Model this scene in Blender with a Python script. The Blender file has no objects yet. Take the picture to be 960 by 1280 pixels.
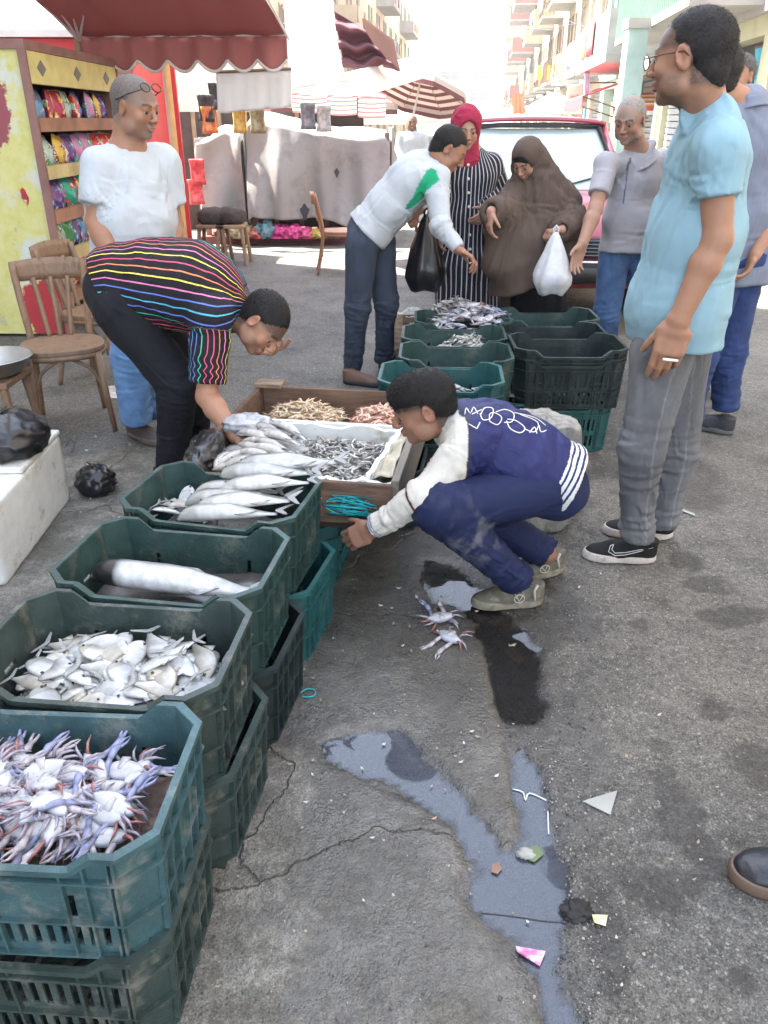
import bpy, bmesh, math, random
import numpy as np
from mathutils import Vector, Matrix, Euler, noise as mnoise
from mathutils.bvhtree import BVHTree
C = bpy.context.scene
COL = C.collection
R = math.radians
random.seed(7)
rng = np.random.default_rng(11)

# ------------------------------------------------------------ camera
PITCH = R(26.4); CAMH = 1.5; FPX = 985.0
cd = bpy.data.cameras.new('camera'); cam = bpy.data.objects.new('camera', cd); COL.objects.link(cam)
cam.location = (0, 0, CAMH); cam.rotation_euler = (math.pi/2 - PITCH, 0, 0)
cd.sensor_fit = 'VERTICAL'; cd.sensor_height = 36; cd.lens = FPX/1280*36
cd.clip_start = 0.05; cd.clip_end = 2000
C.camera = cam
# ------------------------------------------------------------ world + sun
SUN_EL, SUN_AZ = R(57), R(-62)        # azimuth from +Y towards +X
w = bpy.data.worlds.new('World'); C.world = w; w.use_nodes = True
nt = w.node_tree; nt.nodes.clear()
sky = nt.nodes.new('ShaderNodeTexSky'); sky.sky_type = 'NISHITA'; sky.sun_disc = False
sky.sun_elevation = SUN_EL; sky.sun_rotation = SUN_AZ; sky.dust_density = 1.0; sky.air_density = 1.0; sky.ozone_density = 0.6
bgn = nt.nodes.new('ShaderNodeBackground'); bgn.inputs['Strength'].default_value = 0.15
won = nt.nodes.new('ShaderNodeOutputWorld')
hz = nt.nodes.new('ShaderNodeHueSaturation'); hz.inputs['Saturation'].default_value = .62      # milky, dusty sky
nt.links.new(sky.outputs[0], hz.inputs['Color']); nt.links.new(hz.outputs[0], bgn.inputs[0]); nt.links.new(bgn.outputs[0], won.inputs[0])
sl = bpy.data.lights.new('sun', 'SUN'); sl.energy = 4.5; sl.angle = R(0.5); sl.color = (1, .94, .84)
so = bpy.data.objects.new('sun', sl); COL.objects.link(so)
sd = Vector((math.sin(SUN_AZ)*math.cos(SUN_EL), math.cos(SUN_AZ)*math.cos(SUN_EL), math.sin(SUN_EL)))
so.rotation_euler = sd.to_track_quat('Z', 'Y').to_euler(); so.location = (0, 0, 30)
C.view_settings.view_transform = 'Standard'; C.view_settings.look = 'None'
C.view_settings.exposure = 3.0; C.view_settings.gamma = 1
C.render.resolution_x = 768; C.render.resolution_y = 1024

# ------------------------------------------------------------ placing helpers
_c, _s = math.cos(PITCH), math.sin(PITCH)
def ray(px, py):
    v = 640 - py
    return (px - 480), FPX*_c + v*_s, v*_c - FPX*_s
def W(px, py, Y):
    x, f, u = ray(px, py); return Vector((x*Y/f, Y, CAMH + Y*u/f))
def G(px, py, z=0.0):
    x, f, u = ray(px, py); D = (CAMH - z)*f/(-u); return Vector((x*D/f, D, z))

# ------------------------------------------------------------ materials
MATS = {}
def nodes(name):
    m = bpy.data.materials.new(name); m.use_nodes = True
    return m, m.node_tree, m.node_tree.nodes['Principled BSDF'], m.node_tree.links
def mat(name, col, rough=.6, metal=0, bump=0, bscale=200, var=.12, vscale=8, spec=.5, sss=0, trans=0, attr=None, alpha=1, sheen=0, ior=None, stretch=None, dirt=None, dirtscale=6, dirtlo=.5, coat=0):
    if name in MATS: return MATS[name]
    m, t, b, L = nodes(name); N = t.nodes
    b.inputs['Roughness'].default_value = rough; b.inputs['Metallic'].default_value = metal
    b.inputs['Specular IOR Level'].default_value = spec
    if sss: b.inputs['Subsurface Weight'].default_value = sss; b.inputs['Subsurface Radius'].default_value = (.01, .004, .002)
    if trans: b.inputs['Transmission Weight'].default_value = trans
    if sheen: b.inputs['Sheen Weight'].default_value = sheen
    if coat: b.inputs['Coat Weight'].default_value = coat
    if ior: b.inputs['IOR'].default_value = ior
    tc = N.new('ShaderNodeTexCoord'); mp = N.new('ShaderNodeMapping'); L.new(tc.outputs['Object'], mp.inputs[0])
    if stretch: mp.inputs['Scale'].default_value = stretch
    cur = None
    if attr:
        a = N.new('ShaderNodeAttribute'); a.attribute_name = attr; cur = a.outputs['Color']
    nz = N.new('ShaderNodeTexNoise'); nz.inputs['Scale'].default_value = vscale; nz.inputs['Detail'].default_value = 6
    L.new(mp.outputs[0], nz.inputs[0])
    mr = N.new('ShaderNodeMapRange'); mr.inputs[1].default_value = .25; mr.inputs[2].default_value = .75
    mr.inputs[3].default_value = 1-var; mr.inputs[4].default_value = 1+var; L.new(nz.outputs[0], mr.inputs[0])
    mx = N.new('ShaderNodeVectorMath'); mx.operation = 'SCALE'
    if cur is not None: L.new(cur, mx.inputs[0])
    else: mx.inputs[0].default_value = col[:3]
    L.new(mr.outputs[0], mx.inputs['Scale']); out = mx.outputs[0]
    if dirt:
        n2 = N.new('ShaderNodeTexNoise'); n2.inputs['Scale'].default_value = dirtscale; n2.inputs['Detail'].default_value = 9; n2.inputs['Roughness'].default_value = .72
        L.new(mp.outputs[0], n2.inputs[0])
        r2 = N.new('ShaderNodeMapRange'); r2.inputs[1].default_value = dirtlo; r2.inputs[2].default_value = dirtlo+.15; L.new(n2.outputs[0], r2.inputs[0])
        mm = N.new('ShaderNodeMix'); mm.data_type = 'RGBA'; L.new(r2.outputs[0], mm.inputs[0]); L.new(out, mm.inputs[6]); mm.inputs[7].default_value = (*dirt, 1); out = mm.outputs[2]
    L.new(out, b.inputs['Base Color'])
    if bump:
        n3 = N.new('ShaderNodeTexNoise'); n3.inputs['Scale'].default_value = bscale; n3.inputs['Detail'].default_value = 4; L.new(mp.outputs[0], n3.inputs[0])
        bp = N.new('ShaderNodeBump'); bp.inputs['Strength'].default_value = bump; bp.inputs['Distance'].default_value = .004; L.new(n3.outputs[0], bp.inputs['Height']); L.new(bp.outputs[0], b.inputs['Normal'])
    MATS[name] = m
    return m
def vmat(name, rough=.7, **k):      # colour from a per-vertex dye / print attribute
    return mat(name, (1, 1, 1), rough=rough, attr='dye', **k)

# ------------------------------------------------------------ objects
def tag(o, label=None, cat=None, group=None, kind=None):
    if label: o['label'] = label
    if cat: o['category'] = cat
    if group: o['group'] = group
    if kind: o['kind'] = kind
    return o
def thing(name, label, cat, loc=(0, 0, 0), rz=0, group=None):
    o = bpy.data.objects.new(name, None); COL.objects.link(o); o.empty_display_size = .1
    o.location = loc; o.rotation_euler = (0, 0, rz)
    return tag(o, label, cat, group)
def mkmesh(name, V, F, m=None, smooth=False):
    me = bpy.data.meshes.new(name)
    me.from_pydata([tuple(v) for v in V], [], [tuple(f) for f in F])
    if m: me.materials.append(m)
    if smooth: me.polygons.foreach_set('use_smooth', [True]*len(me.polygons))
    me.update(); return me
def link(name, me, parent=None, loc=None, rot=None, scale=None):
    o = bpy.data.objects.new(name, me); COL.objects.link(o)
    if parent: o.parent = parent
    if loc is not None: o.location = loc
    if rot is not None: o.rotation_euler = rot
    if scale is not None: o.scale = scale
    return o
def kids(o): return [c for c in COL.objects if c.parent == o]
def copy_tree(o, parent=None, ch=None):
    c = o.copy(); COL.objects.link(c); c.parent = parent
    for k in o.children: copy_tree(k, c)
    return c

class MB:                        # mesh builder; collects shapes into one mesh
    def __init__(s): s.V = []; s.F = []; s.MI = []; s.mi = 0
    def add(s, V, F):
        n = len(s.V); s.V += [Vector(v) for v in V]; s.F += [tuple(i+n for i in f) for f in F]; s.MI += [s.mi]*len(F); return s
    def box(s, c, d, rot=None, taper=1):
        x, y, z = [q/2 for q in d]; V = [Vector((a*x*(taper if e > 0 else 1), b*y*(taper if e > 0 else 1), e*z)) for e in (-1, 1) for b in (-1, 1) for a in (-1, 1)]
        if rot is not None:
            M = rot if isinstance(rot, Matrix) else Euler(rot).to_matrix(); V = [M @ v for v in V]
        V = [v+Vector(c) for v in V]
        return s.add(V, [(0, 2, 3, 1), (4, 5, 7, 6), (0, 1, 5, 4), (2, 6, 7, 3), (0, 4, 6, 2), (1, 3, 7, 5)])
    def b(s, x0, x1, y0, y1, z0, z1): return s.box(((x0+x1)/2, (y0+y1)/2, (z0+z1)/2), (x1-x0, y1-y0, z1-z0))
    def tube(s, P, r, n=8, caps=True, flat=None, closed=False):
        P = [Vector(p) for p in P]; k = len(P); V = []; F = []
        rr = r if isinstance(r, (list, tuple)) else [r]*k
        up = None
        for i, p in enumerate(P):
            if closed: t = P[(i+1) % k]-P[i-1]
            else: t = (P[min(i+1, k-1)]-P[max(i-1, 0)])
            t.normalize()
            if up is None: up = Vector((0, 0, 1)) if abs(t.z) < .9 else Vector((0, 1, 0))
            sx = t.cross(up).normalized(); up = sx.cross(t).normalized()
            for j in range(n):
                a = 2*math.pi*j/n; V.append(p+sx*math.cos(a)*rr[i]+up*math.sin(a)*rr[i]*(flat or 1))
        for i in range(k if closed else k-1):
            i2 = (i+1) % k
            for j in range(n): F.append((i*n+j, i*n+(j+1) % n, i2*n+(j+1) % n, i2*n+j))
        if caps and not closed: F.append(tuple(range(n))[::-1]); F.append(tuple((k-1)*n+j for j in range(n)))
        return s.add(V, F)
    def lathe(s, prof, c=(0, 0, 0), n=24, cap=True):
        V = []; F = []
        for r, z in prof:
            for j in range(n):
                a = 2*math.pi*j/n; V.append(Vector(c)+Vector((r*math.cos(a), r*math.sin(a), z)))
        for i in range(len(prof)-1):
            for j in range(n): F.append((i*n+j, i*n+(j+1) % n, (i+1)*n+(j+1) % n, (i+1)*n+j))
        if cap: F.append(tuple(range(n))[::-1]); F.append(tuple((len(prof)-1)*n+j for j in range(n)))
        return s.add(V, F)
    def prism(s, poly, z0, z1):
        n = len(poly); V = [(x, y, z0) for x, y in poly]+[(x, y, z1) for x, y in poly]
        return s.add(V, [tuple(range(n))[::-1], tuple(range(n, 2*n))]+[(i, (i+1) % n, n+(i+1) % n, n+i) for i in range(n)])
    def grid(s, f, nu, nv):
        V = [f(i/(nu-1), j/(nv-1)) for j in range(nv) for i in range(nu)]
        return s.add(V, [(j*nu+i, j*nu+i+1, (j+1)*nu+i+1, (j+1)*nu+i) for j in range(nv-1) for i in range(nu-1)])
    def mesh(s, name, m, smooth=False):
        me = mkmesh(name, s.V, s.F, m if not isinstance(m, (list, tuple)) else None, smooth)
        if isinstance(m, (list, tuple)):
            for q in m: me.materials.append(q)
            me.polygons.foreach_set('material_index', s.MI)
        return me
    def build(s, name, m, parent=None, smooth=False, loc=None, rot=None, bevel=0, solid=0):
        o = link(name, s.mesh(name, m, smooth), parent, loc, rot)
        if solid:
            q = o.modifiers.new('t', 'SOLIDIFY'); q.thickness = solid; q.offset = 0
        if bevel:
            q = o.modifiers.new('b', 'BEVEL'); q.width = bevel; q.segments = 2; q.limit_method = 'ANGLE'
        return o

# ------------------------------------------------------------ numpy value noise
_tab = rng.random(4096).astype(np.float32)
def vnoise(P, seed=0):
    P = np.asarray(P, np.float32); I = np.floor(P).astype(np.int64); f = P-I; f = f*f*(3-2*f)
    def h(i, j, k): return _tab[((i*73856093) ^ (j*19349663) ^ (k*83492791) ^ (seed*2654435)) & 4095]
    o = 0
    for dx in (0, 1):
        for dy in (0, 1):
            for dz in (0, 1):
                wgt = (f[:, 0] if dx else 1-f[:, 0])*(f[:, 1] if dy else 1-f[:, 1])*(f[:, 2] if dz else 1-f[:, 2])
                o = o+wgt*h(I[:, 0]+dx, I[:, 1]+dy, I[:, 2]+dz)
    return o
def fbm(P, seed=0, oct=4):
    a, o, n = 1., 0, 0
    for k in range(oct): o = o+a*vnoise(P*(2**k), seed+k); n += a; a *= .5
    return o/n

# ------------------------------------------------------------ implicit surfaces -> one continuous mesh
def _v(a): return np.array(a, np.float32)
class SDF:
    def __init__(s, lo, hi, h):
        s.h = h; s.ax = [np.arange(lo[i], hi[i]+h, h, dtype=np.float32) for i in range(3)]
        s.d = np.full([len(a) for a in s.ax], .5, np.float32)
    def _sl(s, lo, hi):
        out = []
        for i in range(3):
            a = np.searchsorted(s.ax[i], lo[i]); b = np.searchsorted(s.ax[i], hi[i]); out.append(slice(max(a-1, 0), b+1))
        return tuple(out)
    def _do(s, lo, hi, f, k, op):
        m = k+2.5*s.h
        sl = s._sl(_v(lo)-m, _v(hi)+m)
        X, Y, Z = s.ax[0][sl[0]][:, None, None], s.ax[1][sl[1]][None, :, None], s.ax[2][sl[2]][None, None, :]
        if X.size == 0 or Y.size == 0 or Z.size == 0: return
        d = f(X, Y, Z); o = s.d[sl]
        if op == 'add':
            if k > 0: hh = np.maximum(k-np.abs(o-d), 0)/k; r = np.minimum(o, d)-hh*hh*k*.25
            else: r = np.minimum(o, d)
        elif op == 'cut':
            d = -d
            if k > 0: hh = np.maximum(k-np.abs(o-d), 0)/k; r = np.maximum(o, d)+hh*hh*k*.25
            else: r = np.maximum(o, d)
        s.d[sl] = r
    def cone(s, p0, r0, p1, r1, k=.01, op='add', flat=(0, 0), side=None, asp=1.0):
        """tapered capsule; with side: elliptical, radius*asp along that side vector"""
        p0, p1 = _v(p0), _v(p1); ba = p1-p0; L = float(np.linalg.norm(ba)); L2 = L*L+1e-12
        mr = max(r0, r1)*max(1, asp)
        lo, hi = np.minimum(p0, p1)-mr, np.maximum(p0, p1)+mr
        if side is not None:
            sv = _v(side); sv = sv-ba*(sv@ba)/L2; sv /= np.linalg.norm(sv)+1e-9
        def f(X, Y, Z):
            a, b, c = X-p0[0], Y-p0[1], Z-p0[2]
            tu = (a*ba[0]+b*ba[1]+c*ba[2])/L2; t = np.clip(tu, 0, 1)
            qx, qy, qz = a-t*ba[0], b-t*ba[1], c-t*ba[2]
            q2 = qx*qx+qy*qy+qz*qz
            if side is not None:
                u = qx*sv[0]+qy*sv[1]+qz*sv[2]; q2 = q2-u*u+(u/asp)**2
            d = np.sqrt(np.maximum(q2, 0))-(r0+(r1-r0)*t)
            if flat[0]: d = np.maximum(d, -tu*L)
            if flat[1]: d = np.maximum(d, (tu-1)*L)
            return d
        s._do(lo, hi, f, k, op); return s
    def chain(s, P, r, k=.01, **q):
        for i in range(len(P)-1): s.cone(P[i], r[i], P[i+1], r[i+1], k, **q)
        return s
    def ell(s, c, r, M=None, k=.01, op='add'):
        c = _v(c); r = _v(r); A = np.eye(3, dtype=np.float32) if M is None else np.array(M, np.float32)   # columns = axes
        ext = np.sqrt(((A*r[None, :])**2).sum(1))
        mr = float(r.min())
        def f(X, Y, Z):
            a, b, cc = X-c[0], Y-c[1], Z-c[2]
            q = 0; g = 0
            for i in range(3):
                u = (a*A[0, i]+b*A[1, i]+cc*A[2, i]); q = q+(u/r[i])**2; g = g+(u/r[i]**2)**2
            q = np.sqrt(q); g = np.sqrt(g)+1e-6
            return q*(q-1)/g
        s._do(c-ext, c+ext, f, k, op); return s
    def plane(s, p, n, k=0):          # keep the side opposite to n
        p, n = _v(p), _v(n); n = n/np.linalg.norm(n)
        X, Y, Z = s.ax[0][:, None, None], s.ax[1][None, :, None], s.ax[2][None, None, :]
        d = (X-p[0])*n[0]+(Y-p[1])*n[1]+(Z-p[2])*n[2]
        s.d = np.maximum(s.d, d) if k == 0 else np.maximum(s.d, d)+(np.maximum(k-np.abs(s.d-d), 0)/k)**2*k*.25
        return s
    def extract(s):
        d = s.d; S = d < 0
        nx, ny, nz = d.shape
        cs = np.zeros((nx-1, ny-1, nz-1), np.int8)
        for i in (0, 1):
            for j in (0, 1):
                for k in (0, 1): cs += S[i:nx-1+i, j:ny-1+j, k:nz-1+k]
        cx, cy, cz = np.nonzero((cs > 0) & (cs < 8)); n = len(cx)
        idx = np.full(cs.shape, -1, np.int32); idx[cx, cy, cz] = np.arange(n)
        acc = np.zeros((n, 3), np.float32); cnt = np.zeros(n, np.float32)
        cor = [(0, 0, 0), (1, 0, 0), (0, 1, 0), (1, 1, 0), (0, 0, 1), (1, 0, 1), (0, 1, 1), (1, 1, 1)]
        val = [d[cx+a, cy+b, cz+c] for a, b, c in cor]
        for p, q in [(0, 1), (2, 3), (4, 5), (6, 7), (0, 2), (1, 3), (4, 6), (5, 7), (0, 4), (1, 5), (2, 6), (3, 7)]:
            m = (val[p] < 0) != (val[q] < 0); t = np.where(m, val[p]/(val[p]-val[q]+1e-12), 0)
            for ax in range(3):
                acc[:, ax] += np.where(m, cor[p][ax]+t*(cor[q][ax]-cor[p][ax]), 0)
            cnt += m
        acc /= cnt[:, None]
        V = np.stack([s.ax[0][0]+(cx+acc[:, 0])*s.h, s.ax[1][0]+(cy+acc[:, 1])*s.h, s.ax[2][0]+(cz+acc[:, 2])*s.h], 1)
        Q = []
        def quads(m, offs, o, flipsign):
            ii, jj, kk = np.nonzero(m)
            ii, jj, kk = ii+o[0], jj+o[1], kk+o[2]
            q = np.stack([idx[ii+a, jj+b, kk+c] for a, b, c in offs], 1)
            return q, (ii, jj, kk)
        # x edges
        m = S[:-1, 1:-1, 1:-1] != S[1:, 1:-1, 1:-1]; q, (i, j, k) = quads(m, [(0, -1, -1), (0, 0, -1), (0, 0, 0), (0, -1, 0)], (0, 1, 1), 0)
        fl = S[i, j, k]; q[~fl] = q[~fl][:, ::-1]; Q.append(q)
        m = S[1:-1, :-1, 1:-1] != S[1:-1, 1:, 1:-1]; q, (i, j, k) = quads(m, [(-1, 0, -1), (-1, 0, 0), (0, 0, 0), (0, 0, -1)], (1, 0, 1), 0)
        fl = S[i, j, k]; q[~fl] = q[~fl][:, ::-1]; Q.append(q)
        m = S[1:-1, 1:-1, :-1] != S[1:-1, 1:-1, 1:]; q, (i, j, k) = quads(m, [(-1, -1, 0), (0, -1, 0), (0, 0, 0), (-1, 0, 0)], (1, 1, 0), 0)
        fl = S[i, j, k]; q[~fl] = q[~fl][:, ::-1]; Q.append(q)
        Q = np.concatenate(Q); Q = Q[(Q >= 0).all(1)]
        return V, Q
def normals(V, Q):
    a, b, c, d = (V[Q[:, i]] for i in range(4)); fn = np.cross(c-a, d-b); N = np.zeros_like(V)
    for ax in range(3): N[:, ax] = np.bincount(Q.ravel(), np.repeat(fn[:, ax], 4), len(V))
    return N/(np.linalg.norm(N, axis=1, keepdims=True)+1e-12)
def smooth(V, Q, it=1, lam=.5):
    I = Q.ravel(); J = np.roll(Q, 1, 1).ravel(); K = np.roll(Q, -1, 1).ravel(); c = np.maximum(np.bincount(I, minlength=len(V))*2, 1)
    for _ in range(it):
        S_ = np.stack([np.bincount(I, V[J, a]+V[K, a], len(V)) for a in range(3)], 1)
        V = (V+lam*(S_/c[:, None]-V)).astype(np.float32)
    return V
def npmesh(name, V, Q, m, dye=None, origin=(0, 0, 0), extra=None):
    me = bpy.data.meshes.new(name); n, f = len(V), len(Q)
    V = V-_v(origin)
    me.vertices.add(n); me.vertices.foreach_set('co', V.astype(np.float32).ravel())
    me.loops.add(f*4); me.loops.foreach_set('vertex_index', Q.astype(np.int32).ravel())
    me.polygons.add(f); me.polygons.foreach_set('loop_start', np.arange(0, f*4, 4, dtype=np.int32))
    me.polygons.foreach_set('use_smooth', np.ones(f, bool))
    me.update(calc_edges=True)
    if dye is not None:
        at = me.attributes.new('dye', 'FLOAT_COLOR', 'POINT'); c = np.ones((n, 4), np.float32); c[:, :3] = dye; at.data.foreach_set('color', c.ravel())
    if extra is not None: at = me.attributes.new('stripe', 'FLOAT', 'POINT'); at.data.foreach_set('value', extra.astype(np.float32))
    if m: me.materials.append(m)
    return me
def folds(V, Nn, amp, freq, stretch=(1, 1, 1), seed=0, M=None):
    """ridged cloth folds along the normal; M rows = local frame, stretch = frequency per local axis"""
    P = V if M is None else V@np.array(M, np.float32).T
    P = P*_v(stretch)*freq
    Wp = np.stack([vnoise(P*.6+7, seed+20), vnoise(P*.6+31, seed+21), vnoise(P*.6+57, seed+22)], 1)-.5
    n = vnoise(P+Wp*1.6, seed); r = 1-np.abs(2*n-1)*2
    n2 = vnoise(P*2.3+Wp*3, seed+5); r2 = 1-np.abs(2*n2-1)*2
    return V+Nn*(amp*(r*.7+r2*.35-.2))[:, None]
def curve_pts(P, n):
    P = [Vector(p) for p in P]; out = []
    for i in range(len(P)-1):
        p0, p1, p2, p3 = P[max(i-1, 0)], P[i], P[i+1], P[min(i+2, len(P)-1)]
        for k in range(n):
            t = k/n; out.append(.5*((2*p1)+(p2-p0)*t+(2*p0-5*p1+4*p2-p3)*t*t+(3*p1-p0-3*p2+p3)*t**3))
    out.append(P[-1]); return out

def crumple(name, label, cat, loc, r, m_, seed, squash=.8, amp=.25, knot=True, parts=True, sub=4, rz=0):
    bm = bmesh.new(); bmesh.ops.create_icosphere(bm, subdivisions=sub, radius=1)
    V = np.array([v.co for v in bm.verts]); 
    n = 1-2*np.abs(2*vnoise(V*3.1+seed, seed)-1); n2 = 1-2*np.abs(2*vnoise(V*8+seed, seed+1)-1)
    for v, a, b_ in zip(bm.verts, n, n2):
        c = v.co*(1+amp*.6*a+amp*.22*b_); c.x *= r[0]; c.y *= r[1]; c.z *= r[2]
        if c.z < -r[2]*squash: c.z = -r[2]*squash
        v.co = c
    me = bpy.data.meshes.new(name); bm.to_mesh(me); bm.free(); me.materials.append(m_); me.polygons.foreach_set('use_smooth', [True]*len(me.polygons))
    t = thing(name, label, cat, loc, rz); o = link('bag', me, t, (0, 0, r[2]*squash))
    if knot:
        k = MB()
        for q in range(5):
            a = q*1.3+seed; k.tube([(0, 0, r[2]*1.55), (.25*r[0]*math.cos(a), .25*r[1]*math.sin(a), r[2]*1.85), (.5*r[0]*math.cos(a+.5), .5*r[1]*math.sin(a+.5), r[2]*(1.95+.15*math.sin(q*3)))], [.010, .007, .002], 6, flat=.5)
        k.build('knot', m_, t, smooth=True)
    return t
BLK = mat('black_plastic_bag', (.010, .010, .012), rough=.28, bump=.5, bscale=45, var=.1, spec=.6)

def creases(V, N, p, axis, n, L, w, amp, spread, seed, ring=True):
    """sharp cloth creases near p: across the axis (ring) or fanning out along it"""
    r_ = np.random.default_rng(seed); ax = np.array(axis, float); ax /= np.linalg.norm(ax)+1e-9; D = np.zeros(len(V), np.float32)
    for i in range(n):
        q0 = np.array(p)+r_.normal(0, spread, 3)*(ax*1.0+.5 if ring else 1)
        d = r_.normal(0, 1, 3)
        if ring: d = d-ax*(d@ax); d /= np.linalg.norm(d)+1e-9; d = d+ax*r_.normal(0, .35)
        else: d = d/np.linalg.norm(d)*.45+ax
        d /= np.linalg.norm(d); q = V-_v(q0); al = q@_v(d); pv = np.cross(N, _v(d)); pv /= np.linalg.norm(pv, axis=1, keepdims=True)+1e-6
        ww = w*r_.uniform(.6, 1.5); LL = L*r_.uniform(.5, 1.2); s_ = (q*pv).sum(1)+.25*ww*np.sin(al/LL*4+i)
        dep = np.abs((q*N).sum(1)); win = np.exp(-(al/LL)**2)*np.exp(-(dep/(L*.9))**2)
        D += win*(np.exp(-(s_/ww)**2)-.75*np.exp(-((s_-1.5*ww)/(ww*.8))**2))*r_.uniform(.5, 1)
    return V+N*(amp*np.clip(D, -1.6, 1.6))[:, None]

def stripe_mat(name, palette, duty, rough=.75, base=None, bump=.2):
    """stripes at every whole number of the 'stripe' attribute; elsewhere the dye attribute"""
    if name in MATS: return MATS[name]
    m = mat(name, (1, 1, 1), rough=rough, attr='dye', bump=bump, bscale=900, var=.08, spec=.25); t = m.node_tree; N = t.nodes; L = t.links; b = N['Principled BSDF']
    a = N.new('ShaderNodeAttribute'); a.attribute_name = 'stripe'; src = b.inputs['Base Color'].links[0].from_socket
    def M_(op, x, y=0.):
        q = N.new('ShaderNodeMath'); q.operation = op
        for k, v in ((0, x), (1, y)):
            if isinstance(v, (int, float)): q.inputs[k].default_value = v
            else: L.new(v, q.inputs[k])
        return q.outputs[0]
    tc = N.new('ShaderNodeTexCoord'); nz = N.new('ShaderNodeTexNoise'); nz.inputs['Scale'].default_value = 90; L.new(tc.outputs['Object'], nz.inputs[0])
    u = M_('ADD', a.outputs['Fac'], M_('MULTIPLY', M_('SUBTRACT', nz.outputs[0], .5), duty*.35)); f = M_('FRACT', u); on = M_('MULTIPLY', M_('LESS_THAN', f, duty), M_('GREATER_THAN', u, 1.))
    k = M_('DIVIDE', M_('ADD', M_('MODULO', M_('FLOOR', u), float(len(palette))), .5), float(len(palette)))
    cr = N.new('ShaderNodeValToRGB'); cr.color_ramp.interpolation = 'CONSTANT'; e = cr.color_ramp.elements
    e[0].position = 0; e[0].color = (*palette[0], 1); e[1].position = 1/len(palette) if len(palette) > 1 else 1; e[1].color = (*palette[min(1, len(palette)-1)], 1)
    for i in range(2, len(palette)): q = e.new(i/len(palette)); q.color = (*palette[i], 1)
    L.new(k, cr.inputs[0]); mx = N.new('ShaderNodeMix'); mx.data_type = 'RGBA'; L.new(on, mx.inputs[0]); L.new(src, mx.inputs[6]); L.new(cr.outputs[0], mx.inputs[7]); L.new(mx.outputs[2], b.inputs['Base Color']); return m
def joined(name, items):
    """many small meshes as one (piles that nobody could count)"""
    bm = bmesh.new(); mats_ = []; 
    for me, M_ in items:
        n0, f0 = len(bm.verts), len(bm.faces); bm.from_mesh(me); bm.verts.ensure_lookup_table(); bm.faces.ensure_lookup_table()
        q = me.materials[0]
        if q not in mats_: mats_.append(q)
        k = mats_.index(q)
        for v in bm.verts[n0:]: v.co = M_ @ v.co
        for f in bm.faces[f0:]: f.material_index = k
    me = bpy.data.meshes.new(name); bm.to_mesh(me); bm.free()
    for q in mats_: me.materials.append(q)
    return link(name, me)
# ============================================================ the street surface
def gp(P): return np.array([[G(x, y).x, G(x, y).y] for x, y in P])
def poly_sd(X, Y, P):
    d = np.full(X.shape, 1e9); ins = np.zeros(X.shape, bool); n = len(P)
    for i in range(n):
        a, b = P[i], P[(i+1) % n]; e = b-a; wx, wy = X-a[0], Y-a[1]; t = np.clip((wx*e[0]+wy*e[1])/(e@e+1e-12), 0, 1)
        d = np.minimum(d, np.hypot(wx-e[0]*t, wy-e[1]*t))
        c = ((a[1] <= Y) & (b[1] > Y)) | ((b[1] <= Y) & (a[1] > Y)); ins ^= c & (X < a[0]+(Y-a[1])/(b[1]-a[1]+1e-12)*e[0])
    return np.where(ins, -d, d)
PUD1 = gp([(398, 925), (420, 909), (470, 903), (505, 908), (528, 925), (556, 962), (596, 1010), (632, 1060), (648, 1036), (637, 990), (632, 930), (655, 925), (684, 976), (700, 1035), (716, 1094), (720, 1153), (712, 1200), (722, 1250), (740, 1330), (700, 1330), (672, 1267), (655, 1217), (630, 1179), (596, 1145), (571, 1115), (579, 1077), (567, 1035), (529, 1008), (486, 991), (436, 963), (402, 952)])
PUD2 = gp([(528, 692), (570, 700), (612, 735), (640, 775), (672, 800), (690, 850), (680, 905), (650, 915), (628, 905), (612, 850), (600, 800), (570, 762), (528, 757), (512, 722)])
SLAB = gp([(0, 1500), (0, 560), (470, 560), (590, 700), (560, 770), (600, 812), (613, 850), (632, 930), (646, 1036), (632, 1058), (560, 962), (500, 909), (400, 925), (402, 952), (436, 963), (486, 991), (529, 1008), (567, 1035), (579, 1077), (571, 1115), (596, 1145), (630, 1179), (655, 1217), (672, 1267), (700, 1330), (740, 1500)])
WET = gp([(330, 1300), (345, 900), (420, 640), (500, 620), (640, 600), (700, 690), (728, 760), (735, 860), (742, 940), (758, 1010), (738, 1100), (785, 1200), (800, 1330)])
def axis(a0, a1, st, lo, hi, g=1.16):
    c = list(np.arange(a0, a1, st)); s_ = st; x = c[0]
    L_ = []
    while x > lo: s_ *= g; x -= s_; L_.append(x)
    s_ = st; x = c[-1]; H_ = []
    while x < hi: s_ *= g; x += s_; H_.append(x)
    return np.array(L_[::-1]+c+H_)
gx, gy = axis(-1.0, 1.15, .0095, -240, 240), axis(.75, 3.0, .0095, -50, 310)
XX, YY = np.meshgrid(gx, gy)
P3 = np.stack([XX.ravel(), YY.ravel(), np.zeros(XX.size)], 1)
n1 = (fbm(P3*9, 1, 5)-.5).reshape(XX.shape); n2 = (fbm(P3*38, 2, 4)-.5).reshape(XX.shape); n3 = (fbm(P3*2.2, 3, 4)-.5).reshape(XX.shape)
warp = n1*.045+n2*.016
d1 = poly_sd(XX, YY, PUD1)+warp; d2 = poly_sd(XX, YY, PUD2)+warp*1.6; ds = poly_sd(XX, YY, SLAB)+warp*.8; dw = poly_sd(XX, YY, WET)+n1*.35+n2*.06
sst = lambda x: np.clip(x, 0, 1)**2*(3-2*np.clip(x, 0, 1))
slab = sst((-ds)/.012); wet = sst((.03-dw)/.12)
deep = np.minimum(d1, d2)
Z = -.0035+n1*.010*(1-slab*.3)+n2*.007*(1-.3*slab)+n3*.004
Z += slab*.0045
Z -= .014*sst((.016-deep)/.060)
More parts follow.
